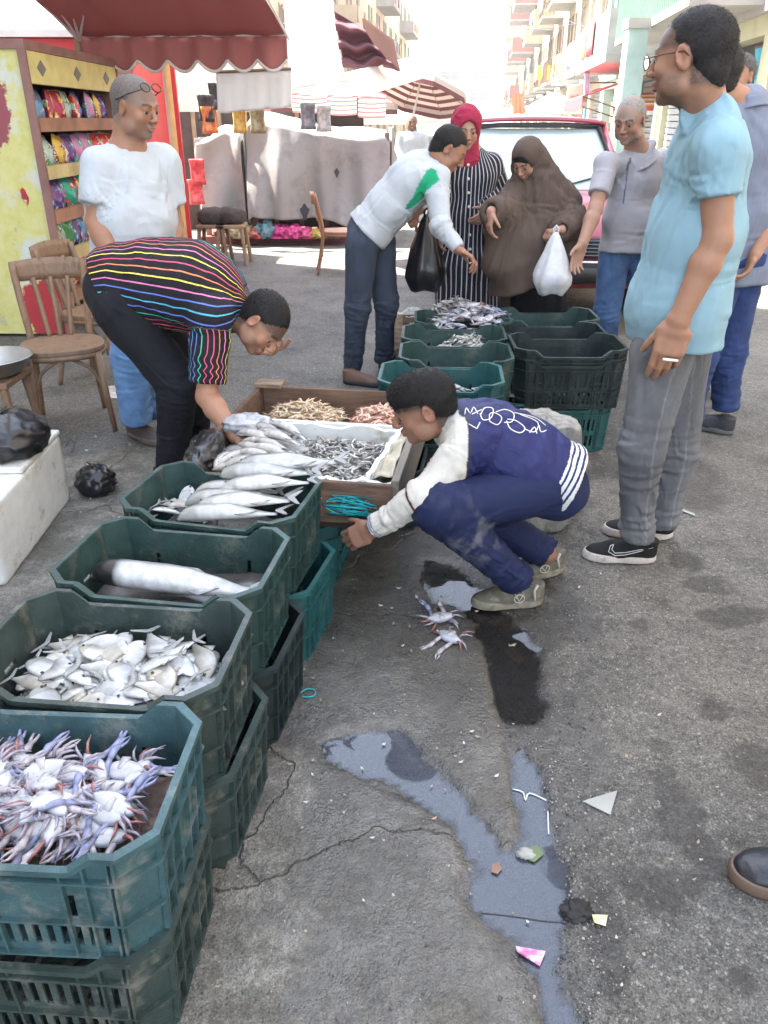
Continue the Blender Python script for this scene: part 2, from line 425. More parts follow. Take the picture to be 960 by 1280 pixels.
near = np.exp(-((XX/6)**2+(YY/8)**2)); Z = Z*np.clip(near*1.4, 0, 1)-.004*(1-np.clip(near*1.4, 0, 1))
WATER_Z = -.0095
# dark stains on the dry asphalt
def blob(P, r): a = gp([P])[0]; return np.hypot((XX-a[0])/r[0], (YY-a[1])/r[1])+n1*2.2+n2*.8
st_ = np.zeros(XX.shape)
for P, r in (((850, 1010), (.07, .16)), ((875, 1060), (.05, .07)), ((890, 885), (.05, .06)), ((840, 1100), (.12, .05)), ((800, 780), (.05, .05)), ((880, 730), (.07, .05)), ((860, 700), (.05, .06)), ((930, 770), (.12, .05)), ((950, 960), (.06, .1)), ((760, 1190), (.05, .2)), ((930, 1230), (.05, .06)), ((700, 620), (.12, .35)), ((920, 380), (.25, .3)), ((820, 600), (.3, .3))):
    st_ = np.maximum(st_, sst((1.1-blob(P, r))/.35))
film = sst((.55-np.abs(n3*9+n1*2))/1.2)*wet
me = bpy.data.meshes.new('ground'); nyy, nxx = XX.shape
I = np.arange(nxx*nyy).reshape(nyy, nxx); Q = np.stack([I[:-1, :-1], I[:-1, 1:], I[1:, 1:], I[1:, :-1]], -1).reshape(-1, 4)
dye = np.stack([wet, slab, st_], -1).reshape(-1, 3)
m, t, b, L = nodes('street_surface'); N = t.nodes
at = N.new('ShaderNodeAttribute'); at.attribute_name = 'dye'; sp = N.new('ShaderNodeSeparateColor'); L.new(at.outputs[0], sp.inputs[0])
tc = N.new('ShaderNodeTexCoord')
def nzn(sc, det=6, rough=.6, typ='n'):
    if typ == 'v': q = N.new('ShaderNodeTexVoronoi'); q.inputs['Scale'].default_value = sc; q.inputs['Randomness'].default_value = 1; L.new(tc.outputs['Object'], q.inputs['Vector']); return q
    q = N.new('ShaderNodeTexNoise'); q.inputs['Scale'].default_value = sc; q.inputs['Detail'].default_value = det; q.inputs['Roughness'].default_value = rough; L.new(tc.outputs['Object'], q.inputs['Vector']); return q
def rmp(o, a, b_, c=0, d=1):
    q = N.new('ShaderNodeMapRange'); q.inputs[1].default_value = a; q.inputs[2].default_value = b_; q.inputs[3].default_value = c; q.inputs[4].default_value = d; L.new(o, q.inputs[0]); return q.outputs[0]
def mixc(f, a, b_, mode='MIX'):
    q = N.new('ShaderNodeMix'); q.data_type = 'RGBA'; q.blend_type = mode
    if isinstance(f, float): q.inputs[0].default_value = f
    else: L.new(f, q.inputs[0])
    for k, v in ((6, a), (7, b_)):
        if isinstance(v, tuple): q.inputs[k].default_value = (*v, 1)
        else: L.new(v, q.inputs[k])
    return q.outputs[2]
def mth(op, a, b_=0.):
    q = N.new('ShaderNodeMath'); q.operation = op
    for k, v in ((0, a), (1, b_)):
        if isinstance(v, (int, float)): q.inputs[k].default_value = v
        else: L.new(v, q.inputs[k])
    return q.outputs[0]
big = nzn(1.3, 8).outputs[0]; mid = nzn(9, 8, .7).outputs[0]; fine = nzn(150, 4, .7).outputs[0]; vor = nzn(95, typ='v'); vor2 = nzn(240, typ='v')
asph = mixc(rmp(mid, .3, .7), (.088, .083, .073), (.180, .172, .154)); asph = mixc(rmp(big, .42, .60), asph, mixc(.65, asph, (.215, .200, .170))); asph = mixc(mth('MULTIPLY', rmp(nzn(2.7, 9, .7).outputs[0], .52, .64), .6), asph, (.07, .066, .058))
sep = N.new('ShaderNodeSeparateColor'); L.new(vor.outputs['Color'], sep.inputs[0]); sep2 = N.new('ShaderNodeSeparateColor'); L.new(vor2.outputs['Color'], sep2.inputs[0])
chip = mth('MULTIPLY', mth('GREATER_THAN', sep.outputs[0], .86), mth('LESS_THAN', vor.outputs['Distance'], .42))
chip2 = mth('MULTIPLY', mth('GREATER_THAN', sep2.outputs[0], .80), mth('LESS_THAN', vor2.outputs['Distance'], .5))
asph = mixc(mth('MULTIPLY', chip, .55), asph, (.36, .34, .29)); asph = mixc(mth('MULTIPLY', chip2, .5), asph, (.30, .28, .25))
asph = mixc(mth('MULTIPLY', mth('LESS_THAN', sep2.outputs[1], .25), .5), asph, (.05, .05, .048))
conc = mixc(rmp(mid, .32, .68), (.115, .106, .090), (.325, .308, .268)); conc = mixc(rmp(nzn(3.1, 9, .65).outputs[0], .42, .62), conc, mixc(.7, conc, (.10, .092, .072)))
conc = mixc(mth('MULTIPLY', rmp(fine, .55, .75), .35), conc, (.07, .065, .055))
dn = N.new('ShaderNodeTexNoise'); dn.inputs['Scale'].default_value = 3; dn.inputs['Detail'].default_value = 6; L.new(tc.outputs['Object'], dn.inputs[0]); dv = N.new('ShaderNodeVectorMath'); dv.operation = 'MULTIPLY_ADD'; L.new(dn.outputs['Color'], dv.inputs[0]); dv.inputs[1].default_value = (.5, .5, 0); L.new(tc.outputs['Object'], dv.inputs[2])
ve = N.new('ShaderNodeTexVoronoi'); ve.feature = 'DISTANCE_TO_EDGE'; ve.inputs['Scale'].default_value = 1.15; L.new(dv.outputs[0], ve.inputs['Vector']); crack = rmp(ve.outputs['Distance'], .001, .007, 1, 0)
conc = mixc(mth('MULTIPLY', crack, .42), conc, (.035, .032, .028))
base = mixc(sp.outputs[1], asph, conc)
base = mixc(mth('MULTIPLY', sp.outputs[2], .62), base, (.045, .042, .040))
wetn = mth('MULTIPLY', sp.outputs[0], rmp(mid, .3, .6, .70, 1.0))
darkw = mixc(1.0, base, mixc(sp.outputs[1], (.30, .29, .28), (.34, .325, .30)), 'MULTIPLY')
base = mixc(wetn, base, darkw)
sp_f = rmp(nzn(210, 5, .8).outputs[0], .36, .64, .55, 1.5); sp_g = rmp(nzn(46, 6, .75).outputs[0], .36, .64, .72, 1.28); vm_ = N.new('ShaderNodeVectorMath'); vm_.operation = 'SCALE'; L.new(base, vm_.inputs[0]); L.new(mth('MULTIPLY', sp_f, sp_g), vm_.inputs['Scale']); base = vm_.outputs[0]
# litter speck
sp3 = nzn(31, typ='v'); s3 = N.new('ShaderNodeSeparateColor'); L.new(sp3.outputs['Color'], s3.inputs[0])
fl = mth('MULTIPLY', mth('GREATER_THAN', s3.outputs[0], .93), mth('LESS_THAN', sp3.outputs['Distance'], .10)); base = mixc(mth('MULTIPLY', fl, .7), base, (.45, .42, .35))
L.new(base, b.inputs['Base Color'])
rg = mth('SUBTRACT', .82, mth('MULTIPLY', wetn, rmp(nzn(7, 9, .8).outputs[0], .40, .58, .30, .72))); rg = mth('SUBTRACT', rg, mth('MULTIPLY', sp.outputs[2], .2)); L.new(rg, b.inputs['Roughness']); L.new(mth('ADD', .4, mth('MULTIPLY', wetn, .6)), b.inputs['Specular IOR Level'])
hgt = mth('ADD', mth('MULTIPLY', vor2.outputs['Distance'], -.5), mth('ADD', mth('MULTIPLY', fine, .9), mth('MULTIPLY', vor.outputs['Distance'], -.7)))
hgt = mth('SUBTRACT', mth('ADD', hgt, mth('MULTIPLY', mid, 2.5)), mth('MULTIPLY', mth('MULTIPLY', crack, sp.outputs[1]), 2.))
bp = N.new('ShaderNodeBump'); bp.inputs['Strength'].default_value = 1; bp.inputs['Distance'].default_value = .006; L.new(hgt, bp.inputs['Height']); L.new(mth('SUBTRACT', 1., mth('MULTIPLY', wetn, .55)), bp.inputs['Strength']); L.new(bp.outputs[0], b.inputs['Normal'])
ground = link('ground', npmesh('ground', np.stack([XX.ravel(), YY.ravel(), Z.ravel()], 1).astype(np.float32), Q, m, dye))
tag(ground, kind='structure')
wm, t, b, L = nodes('puddle_water'); N = t.nodes
b.inputs['Base Color'].default_value = (.095, .108, .135, 1); b.inputs['Roughness'].default_value = .9; b.inputs['Specular IOR Level'].default_value = 0  # bluish base is murk plus the reflected sky put into the colour
tr_ = N.new('ShaderNodeBsdfTransparent'); tr_.inputs[0].default_value = (.80, .80, .80, 1); mu = N.new('ShaderNodeMixShader'); mu.inputs[0].default_value = .42; L.new(b.outputs[0], mu.inputs[1]); L.new(tr_.outputs[0], mu.inputs[2])
gl_ = N.new('ShaderNodeBsdfGlossy'); gl_.inputs['Roughness'].default_value = .035; fr_ = N.new('ShaderNodeFresnel'); fr_.inputs[0].default_value = 1.6; m2_ = N.new('ShaderNodeMixShader'); L.new(fr_.outputs[0], m2_.inputs[0]); L.new(mu.outputs[0], m2_.inputs[1]); L.new(gl_.outputs[0], m2_.inputs[2])
dp_ = N.new('ShaderNodeAttribute'); dp_.attribute_name = 'stripe'; t3_ = N.new('ShaderNodeBsdfTransparent'); m3_ = N.new('ShaderNodeMixShader'); L.new(dp_.outputs['Fac'], m3_.inputs[0]); L.new(t3_.outputs[0], m3_.inputs[1]); L.new(m2_.outputs[0], m3_.inputs[2]); L.new(m3_.outputs[0], N['Material Output'].inputs[0])
nz = N.new('ShaderNodeTexNoise'); nz.inputs['Scale'].default_value = 7; nz.inputs['Detail'].default_value = 3; tc2 = N.new('ShaderNodeTexCoord'); L.new(tc2.outputs['Object'], nz.inputs[0]); bq = N.new('ShaderNodeBump'); bq.inputs['Strength'].default_value = .06; bq.inputs['Distance'].default_value = .01; L.new(nz.outputs[0], bq.inputs['Height']); L.new(bq.outputs[0], gl_.inputs['Normal'])
def zat(x, y):
    i = min(max(np.searchsorted(gx, x), 0), nxx-1); j = min(max(np.searchsorted(gy, y), 0), nyy-1); return float(Z[j, i])
for P, dd in ((PUD1, d1), (PUD2, d2)):
    mb = MB(); x0, y0 = P.min(0)-.05; x1, y1 = P.max(0)+.05
    ii = np.nonzero((gx >= x0) & (gx <= x1))[0][::2]; jj = np.nonzero((gy >= y0) & (gy <= y1))[0][::2]; idx = {}; dl = []
    for a, i in enumerate(ii[:-1]):
        for c, j in enumerate(jj[:-1]):
            if dd[j:j+3, i:i+3].min() < .028:
                ks = []
                for (p, q) in ((i, j), (ii[a+1], j), (ii[a+1], jj[c+1]), (i, jj[c+1])):
                    if (p, q) not in idx: idx[(p, q)] = len(mb.V); mb.V.append(Vector((gx[p], gy[q], WATER_Z))); dl.append(float(np.clip((WATER_Z+.0004-Z[q, p])/.0042, 0, 1))**.8)
                    ks.append(idx[(p, q)])
                mb.F.append(tuple(ks)); mb.MI.append(0)
    if P is PUD2: wm = wm.copy(); wm.node_tree.nodes['Principled BSDF'].inputs['Base Color'].default_value = (.030, .027, .024, 1)
    o = mb.build('puddle', wm); at_ = o.data.attributes.new('stripe', 'FLOAT', 'POINT'); at_.data.foreach_set('value', dl); tag(o, kind='structure')
# loose grit and small stones: too many to count
mb = MB(); rg_ = random.Random(5)
ico = [Vector(v) for v in ((0, 0, 1), (.89, 0, .45), (.28, .85, .45), (-.72, .53, .45), (-.72, -.53, .45), (.28, -.85, .45), (.72, .53, -.45), (-.28, .85, -.45), (-.89, 0, -.45), (-.28, -.85, -.45), (.72, -.53, -.45), (0, 0, -1))]
icf = [(0, 1, 2), (0, 2, 3), (0, 3, 4), (0, 4, 5), (0, 5, 1), (1, 6, 2), (2, 7, 3), (3, 8, 4), (4, 9, 5), (5, 10, 1), (2, 6, 7), (3, 7, 8), (4, 8, 9), (5, 9, 10), (1, 10, 6), (6, 11, 7), (7, 11, 8), (8, 11, 9), (9, 11, 10), (10, 11, 6)]
cnt = 0
while cnt < 5200:
    if rg_.random() < .75:
        y = rg_.uniform(640, 1290); x = (655 if y > 900 else 690) + (y-900)*.16*(y > 900)+rg_.gauss(35, 38)
    else: x, y = rg_.uniform(200, 960), rg_.uniform(560, 1290)
    g = G(x, y); 
    s_ = rg_.lognormvariate(-6.25, .38); q = Euler((rg_.random()*6, rg_.random()*6, rg_.random()*6)).to_matrix(); sc = Vector((1, rg_.uniform(.6, 1), rg_.uniform(.4, .8)))*s_
    mb.mi = rg_.choice((0, 0, 0, 1, 2)); zz = zat(g.x, g.y)+s_*.2
    mb.add([q @ Vector((v.x*sc.x, v.y*sc.y, v.z*sc.z))+Vector((g.x, g.y, zz)) for v in ico], icf); cnt += 1
gr = link('gravel', mb.mesh('gravel', [mat('grit_dark', (.07, .068, .062), rough=.5, var=.4, vscale=60), mat('grit_mid', (.16, .15, .13), rough=.6, var=.4, vscale=60), mat('grit_pale', (.36, .33, .28), rough=.7, var=.3, vscale=60)])); tag(gr, kind='stuff', label='loose grit and small stones along the wet gutter', cat='gravel')
# ============================================================ buildings
SDIR = Vector((.107, 1, 0)).normalized(); FYAW = math.atan2(-SDIR.y, -SDIR.x)
def stucco(name, c, d=None): return mat(name, c, rough=.9, var=.14, vscale=1.6, bump=.35, bscale=30, dirt=d or tuple(q*.72 for q in c), dirtscale=1.1, dirtlo=.52)
GLS = mat('window_glass', (.05, .07, .08), rough=.08, var=.2, spec=.8); DARKI = mat('interior_shade', (.035, .03, .028), rough=.9)
FRW = mat('frame_white', (.62, .60, .55), rough=.6); FRB = mat('frame_brown', (.20, .13, .08), rough=.7); SHUT = mat('shutter_green', (.10, .20, .17), rough=.7, var=.2); SHUTB = mat('shutter_brown', (.22, .15, .10), rough=.7, var=.2)
CONC = mat('concrete_grey', (.33, .32, .30), rough=.9, var=.2, vscale=2, bump=.4, bscale=40)
MSH = {}
def win_meshes(w, h, fr, key):
    k = ('win', round(w, 2), round(h, 2), key)
    if k in MSH: return MSH[k]
    f = MB(); t = .06
    f.b(-w/2, w/2, .10, .16, 0, t); f.b(-w/2, w/2, .10, .16, h-t, h); f.b(-w/2, -w/2+t, .101, .159, t, h-t); f.b(w/2-t, w/2, .101, .159, t, h-t); f.b(-.02, .02, .105, .155, t, h-t); f.b(-w/2+t, w/2-t, .107, .153, h*.62, h*.62+.04)
    g = MB(); g.b(-w/2+t, w/2-t, .125, .135, t, h-t)
    s_ = MB(); s_.b(-w/2-.08, w/2+.08, -.10, .09, -.07, -.003)
    sh = MB(); sw = w/2
    for i in range(int(h/.09)): sh.box((0, -.03, .05+i*.09), (sw-.08, .012, .07), rot=(R(30), 0, 0))
    sh.b(-sw/2, -sw/2+.04, -.045, -.015, 0, h); sh.b(sw/2-.04, sw/2, -.045, -.015, 0, h)
    MSH[k] = (f.mesh('window_frame', fr), g.mesh('pane', GLS), s_.mesh('sill', CONC), sh.mesh('shutter', SHUT if key != 'brown' else SHUTB)); return MSH[k]
def building(label, pos, yaw, L, D, wall, floors, fr=None, key='w', balc=None, shop=True, awn=None, shutters=True, cat='building', parapet=.8, trim=None):
    """floors: list of (height, n_windows, win_w, win_h, sill_height). Front face is local y=0 facing -y."""
    fr = fr or FRW; b = thing('building', label, cat, pos, yaw); z = 0; m = MB()
    H = sum(f[0] for f in floors)
    m.b(0, L, .35, D, 0, H); 
    rr_ = random.Random(int(abs(pos[0]*37+pos[1]*11)))
    for fi, (fh, n, ww, wh, sh) in enumerate(floors):
        if n == 0: m.b(0, L, 0, .349, z, z+fh)
        else:
            st = L/n
            m.b(0, L, 0, .349, z+sh+wh, z+fh)
            if sh > .05: m.b(0, L, 0, .349, z, z+sh)
            for i in range(n+1):
                x0 = 0 if i == 0 else (i-.5)*st+ww/2; x1 = L if i == n else (i+.5)*st-ww/2
                m.b(x0, x1, 0, .348, z+sh, z+sh+wh)
            for i in range(n):
                xc = (i+.5)*st
                if fi == 0 and shop:
                    q = MB(); 
                    if rr_.random() < .45:
                        for k in range(int(wh/.12)): q.box((xc, .13, z+sh+.06+k*.12), (ww-.01, .03, .10), rot=(R(14), 0, 0))
                        q.build('roller_shutter', mat('roller_shutter', (.30, .31, .31), rough=.6, var=.2), b)
                    else:
                        q.b(xc-ww/2+.01, xc+ww/2-.01, .30, .345, z+sh+.01, z+sh+wh-.01); q.build('shop_shade_panel', DARKI, b)  # near-black panel paints the unlit depth of the open shop
                        for k in range(5): 
                            cc = [(.5, .1, .08), (.6, .5, .1), (.1, .25, .45), (.55, .5, .45), (.1, .35, .15), (.4, .2, .1)][rr_.randrange(6)]; zz = z+.1+rr_.uniform(0, wh-.9); xx = xc+rr_.uniform(-ww*.4, ww*.4)
                            MB().b(xx-.18, xx+.18, .02, .28, zz, zz+rr_.uniform(.25, .6)).build('goods', mat('goods_%d' % (k+int(cc[0]*10)), cc, rough=.7), b)
                else:
                    a = win_meshes(ww, wh, fr, key); f = link('window', a[0], b, (xc, 0, z+sh)); link('pane', a[1], f); link('sill', a[2], f)
                    if shutters:
                        for s_ in (-1, 1):
                            if rr_.random() < .8: link('shutter', a[3], f, (s_*(ww*.75), 0, 0))
        z += fh
        if balc and fi+1 < len(floors) and fi in balc['at']:
            for (x0, x1) in balc['spans']:
                MB().b(x0, x1, -balc['d'], -.002, z-.12, z+.0).build('balcony_floor', CONC, b)
                if balc.get('solid'):
                    q = MB(); q.b(x0, x1, -balc['d'], -balc['d']+.08, z+.003, z+.85); q.b(x0, x0+.08, -balc['d']+.081, -.003, z+.003, z+.85); q.b(x1-.08, x1, -balc['d']+.081, -.003, z+.003, z+.85); q.build('balcony_wall', balc['m'], b)
                else:
                    q = MB(); q.b(x0, x1, -balc['d'], -balc['d']+.04, z+.82, z+.87)
                    for k in range(int((x1-x0)/.14)+1): q.b(x0+k*.14, x0+k*.14+.025, -balc['d']+.005, -balc['d']+.03, z, z+.82)
                    for s_ in (x0, x1-.03):
                        q.b(s_, s_+.03, -balc['d']+.041, -.003, z+.82, z+.86)
                        for k in range(5): q.b(s_, s_+.025, -balc['d']*(.85-.18*k), -balc['d']*(.85-.18*k)+.025, z, z+.82)
                    tag(q.build('balcony_railing', balc['m'], b), kind='stuff')
                for k in range(rr_.randrange(1, 4)):      # laundry
                    xx = x0+rr_.uniform(.2, x1-x0-.6); cc = [(.5, .1, .1), (.6, .58, .55), (.12, .2, .4), (.6, .35, .15), (.35, .45, .5)][rr_.randrange(5)]
                    q = MB(); q.grid(lambda u, v: (xx+u*.5, -balc['d']-.03-.03*math.sin(u*9+k), z+.85-v*.7), 8, 4); q.build('laundry', mat('laundry_%d' % int(cc[0]*50), cc, rough=.9), b, smooth=True, solid=.004)
    MB().b(-.05, L+.05, -.12, -.002, floors[0][0]-.2, floors[0][0]+.02).build('cornice', trim or CONC, b)
    MB().b(-.03, L+.03, -.08, .3, H+.002, H+parapet).build('parapet', wall, b)
    m.build('wall', wall, b)
    if awn:
        for (x0, x1, zz, d, c) in awn:
            q = MB(); q.grid(lambda u, v: (x0+u*(x1-x0), -.01-v*d, zz-v*.45-.05*math.sin(u*math.pi)*v), 12, 5); q.grid(lambda u, v: (x0+u*(x1-x0), -.01-d, zz-.45-v*(.2+.05*abs(math.sin(u*25)))-.05*math.sin(u*math.pi)), 24, 2)
            q.build('awning', c, b, solid=.01)
            for s_ in (x0+.05, x1-.05): MB().tube([(s_, -.02, zz-.9), (s_, -d+.02, zz-.47)], .02, 6).build('awning_arm', FRB, b)
    return b
def rpos(Y): return Vector((6.2+.107*(Y-22), Y, 0))
F_ = lambda n, w_, h, s_=1.0, fh=3.0: (fh, n, w_, h, s_)
clothm = lambda n, c, tr=0: mat(n, c, rough=.85, var=.12, vscale=5, trans=tr)
building('turquoise trimmed shop building at the right edge behind the man in teal', rpos(19), FYAW, 7, 6, stucco('ochre_wall', (.42, .40, .26)), [(3.0, 2, 2.6, 2.5, .05)]+[F_(3, 1.0, 1.5)]*3, FRW, 'w', dict(at=(0, 1), spans=[(.3, 6.7)], d=1.1, solid=False, m=mat('rail_green', (.18, .30, .24), rough=.6)), awn=None)
building('mint green building with a long grey balcony on the right side of the street', rpos(28), FYAW, 9, 6, stucco('mint_wall', (.44, .54, .45)), [(2.75, 3, 2.2, 2.3, .05), F_(4, .8, 1.7, .6, 3.1), F_(4, .8, 1.7, .6, 3.1), F_(4, .8, 1.7, .6, 3.1)], FRW, 'w', dict(at=(0, 1, 2), spans=[(3.2, 8.9)], d=1.2, solid=True, m=mat('balcony_grey', (.30, .31, .31), rough=.8, var=.25, vscale=3)), awn=[(4.0, 8.2, 2.45, 1.5, clothm('awning_red', (.55, .05, .06)))])
building('beige building with tall paned windows beyond the mint building', rpos(37), FYAW, 9, 6, stucco('beige_wall', (.52, .42, .30)), [(2.9, 3, 2.2, 2.4, .05), F_(3, 1.3, 1.9, .6), F_(3, 1.3, 1.9, .6), F_(3, 1.3, 1.9, .6)], FRW, 'w', dict(at=(0, 1), spans=[(.4, 3.2), (5.8, 8.6)], d=.9, solid=True, m=stucco('beige_balcony', (.5, .45, .36))), awn=[(.5, 3.6, 2.5, 1.2, clothm('awning_white', (.72, .70, .66)))], shutters=False)
building('cream building with brown shutters, fourth along the right side', rpos(48), FYAW, 11, 6, stucco('cream_wall', (.66, .58, .42)), [(3.0, 4, 2.0, 2.4, .05)]+[F_(4, 1.0, 1.5)]*4, FRB, 'brown', dict(at=(0, 1, 2), spans=[(1, 4), (6.5, 9.5)], d=1.0, solid=False, m=FRB), awn=[(3, 6, 2.6, 1.4, clothm('awning_grey', (.22, .23, .25)))])
building('pale yellow building with balconies, fifth along the right side', rpos(62), FYAW, 14, 6, stucco('yellow_wall', (.60, .54, .40)), [(3.0, 5, 2.0, 2.4, .05)]+[F_(5, 1.0, 1.5)]*4, FRW, 'brown', dict(at=(0, 1, 2, 3), spans=[(1, 4), (9.5, 12.5)], d=1.1, solid=True, m=stucco('orange_balcony', (.50, .36, .25))), awn=[(8, 12, 2.6, 1.8, clothm('awning_dark', (.16, .17, .19)))])
building('building with red balconies far along the right side', rpos(82), FYAW, 20, 6, stucco('rose_wall', (.56, .48, .42)), [(3.0, 6, 2.0, 2.4, .05)]+[F_(6, 1.1, 1.5)]*5, FRW, 'w', dict(at=(0, 1, 2, 3, 4), spans=[(2, 6), (11, 16)], d=1.6, solid=True, m=stucco('red_balcony', (.40, .15, .14))))
building('cream building at the far end of the right side', rpos(112), FYAW, 30, 6, stucco('cream_wall', (.66, .58, .42)), [(3.0, 8, 2.0, 2.4, .05)]+[F_(8, 1.1, 1.5)]*5, FRW, 'brown', dict(at=(0, 1, 2, 3), spans=[(3, 8), (15, 22)], d=1.4, solid=True, m=CONC))
building('tall white apartment tower closing the far end of the street', (8.6, 150, 0), 0, 9.8, 9, stucco('tower_white', (.78, .78, .76)), [(3.4, 2, 2.2, 2.4, .05)]+[(3.2, 2, 3.0, 1.3, 1.0)]*6, FRW, 'w', None, shutters=False)
LYAW = math.atan2(SDIR.y, SDIR.x)
def lpos(Y, x=-5.6): return Vector((x+.107*(Y-20), Y, 0))
building('pale brown building on the left side of the street beyond the striped umbrellas', lpos(34), LYAW, 26, 7, stucco('tan_wall', (.50, .40, .29)), [(3.0, 6, 2.2, 2.4, .05)]+[F_(6, 1.1, 1.5)]*3, FRB, 'brown', dict(at=(0, 1), spans=[(14, 18), (21, 25)], d=1.2, solid=True, m=stucco('tan_balcony', (.45, .36, .27))))
building('cream building further along the left side of the street', lpos(61), LYAW, 38, 7, stucco('cream_wall', (.66, .58, .42)), [(3.0, 8, 2.2, 2.4, .05)]+[F_(8, 1.1, 1.5)]*3, FRW, 'w', dict(at=(0, 1, 2), spans=[(6, 12), (25, 33)], d=1.3, solid=True, m=CONC))
building('tall plain building added out of view on the right to narrow the sky light', (7.4, 11.6, 0), R(-90), 22, 8, stucco('plain_wall', (.42, .37, .30)), [(3.2, 5, 2.2, 2.4, .05)]+[F_(6, 1.0, 1.5)]*3, FRB, 'brown', None)  # unseen block added to cut side sky light and deepen the shade
building('tall whitewashed building behind the yellow snack cabinet on the left, sized to shade the foreground', (-5.0, -12, 0), R(90), 23.6, 8, stucco('whitewash', (.78, .77, .74), (.62, .58, .5)), [(3.4, 5, 1.2, 1.6, 1.2), F_(6, 1.0, 1.5), F_(6, 1.0, 1.5), F_(6, 1.0, 1.5), F_(6, 1.0, 1.5)], FRB, 'brown', None, shop=False)  # mostly out of view; length and height set to keep sun off the foreground
# hanging street signs and cloths on the right side
def sign(label, c, sz, m_, arm=.5, name='sign', cat='sign'):
    t = thing(name, label, cat, c); MB().box((0, 0, 0), (sz[0], .06, sz[1])).build('board', m_, t, bevel=.01); MB().tube([(0, 0, sz[1]/2), (arm, 0, sz[1]/2+.05), (arm+.6, 0, sz[1]/2+.05)], .02, 6).build('bracket', FRB, t); return t
sign('small yellow hanging sign on the right side of the street', W(680, 91, 42), (.62, .58), mat('sign_yellow', (.75, .66, .06), rough=.6), .4)
t = sign('pale shop sign with dark Arabic style lettering on the right side of the street', W(722, 117, 24), (.56, .42), mat('sign_pale', (.62, .60, .45), rough=.6), .4)
m = MB()
for k in range(4): m.tube([(-.20+.11*k, -.034, -.05), (-.16+.11*k, -.034, -.11), (-.12+.11*k, -.034, -.04+.03*(k % 2))], .012, 5)
m.build('lettering', mat('sign_ink', (.06, .08, .06)), t)
def hung(name, label, cat, pts, m_, n=16, fold=.05, seed=0, rail=True):
    """cloth quad: TL, TR, BR, BL world points"""
    TL, TR, BR, BL = [Vector(p) for p in pts]; nrm = (TR-TL).cross(BL-TL).normalized(); t = thing(name, label, cat, (TL+TR+BR+BL)/4)
    o = (TL+TR+BR+BL)/4; mb = MB()
    mb.grid(lambda u, v: TL.lerp(TR, u).lerp(BL.lerp(BR, u), v)-o+nrm*fold*(math.sin(u*19+seed+v*2)*.5+math.sin(u*41+seed*2)*.25)*(.3+v), n*2, n)
    mb.build('sheet', m_, t, smooth=True, solid=.004)
    if rail: MB().tube([TL-o, TR-o], .015, 6).build('rail', FRB, t)
    return t
hung('cloth', 'orange cloth hanging far along the right side of the street', 'cloth', (W(640, 118, 34), W(655, 117, 34), W(656, 142, 34), W(641, 142, 34)), clothm('cloth_orange', (.65, .20, .10)))
hung('cloth', 'light blue cloth hanging beside the pale shop sign', 'cloth', (W(730, 90, 23), W(737, 90, 23), W(738, 118, 23), W(730, 120, 23)), clothm('cloth_blue', (.35, .48, .62)))
hung('cloth', 'bright blue panel at the right edge of the street', 'cloth', (W(944, 60, 13.4), W(962, 56, 13.2), W(962, 116, 13.2), W(942, 116, 13.4)), clothm('cloth_turq', (.10, .42, .55)), fold=.01)
t = thing('column', 'pale turquoise column of the shop building behind the man in teal', 'column', rpos(15.2)+Vector((-1.3, 0, 0))); MB().b(-.16, .16, -.16, .16, .25, 2.85).build('shaft', mat('turq_paint', (.36, .50, .46), rough=.7, var=.2, vscale=3), t); MB().b(-.22, .22, -.22, .22, 0, .249).build('plinth', CONC, t); MB().b(-.2, .2, -.2, .2, 2.851, 3.0).build('capital', CONC, t)
for i_, (a_, b_, sag) in enumerate(((W(700, 20, 30), W(965, -10, 15), .5), (W(690, 60, 34), W(965, 62, 15), .35), (W(850, 45, 22), W(962, 78, 14), .3), (W(640, 75, 60), W(800, 20, 22), .6), (W(560, -10, 60), W(720, 30, 26), .8))):
    P_ = [a_.lerp(b_, t_/14)-Vector((0, 0, sag*4*(t_/14)*(1-t_/14))) for t_ in range(15)]
    tag(MB().tube([p_-P_[0] for p_ in P_], .012, 5).build('cable', mat('cable_black', (.03, .03, .03)), loc=P_[0]), ['highest thin black cable crossing before the mint building', 'second cable strung between the buildings on the right', 'short cable by the turquoise column', 'cable running up from the far right buildings', 'cable crossing high over the street'][i_], 'cable')
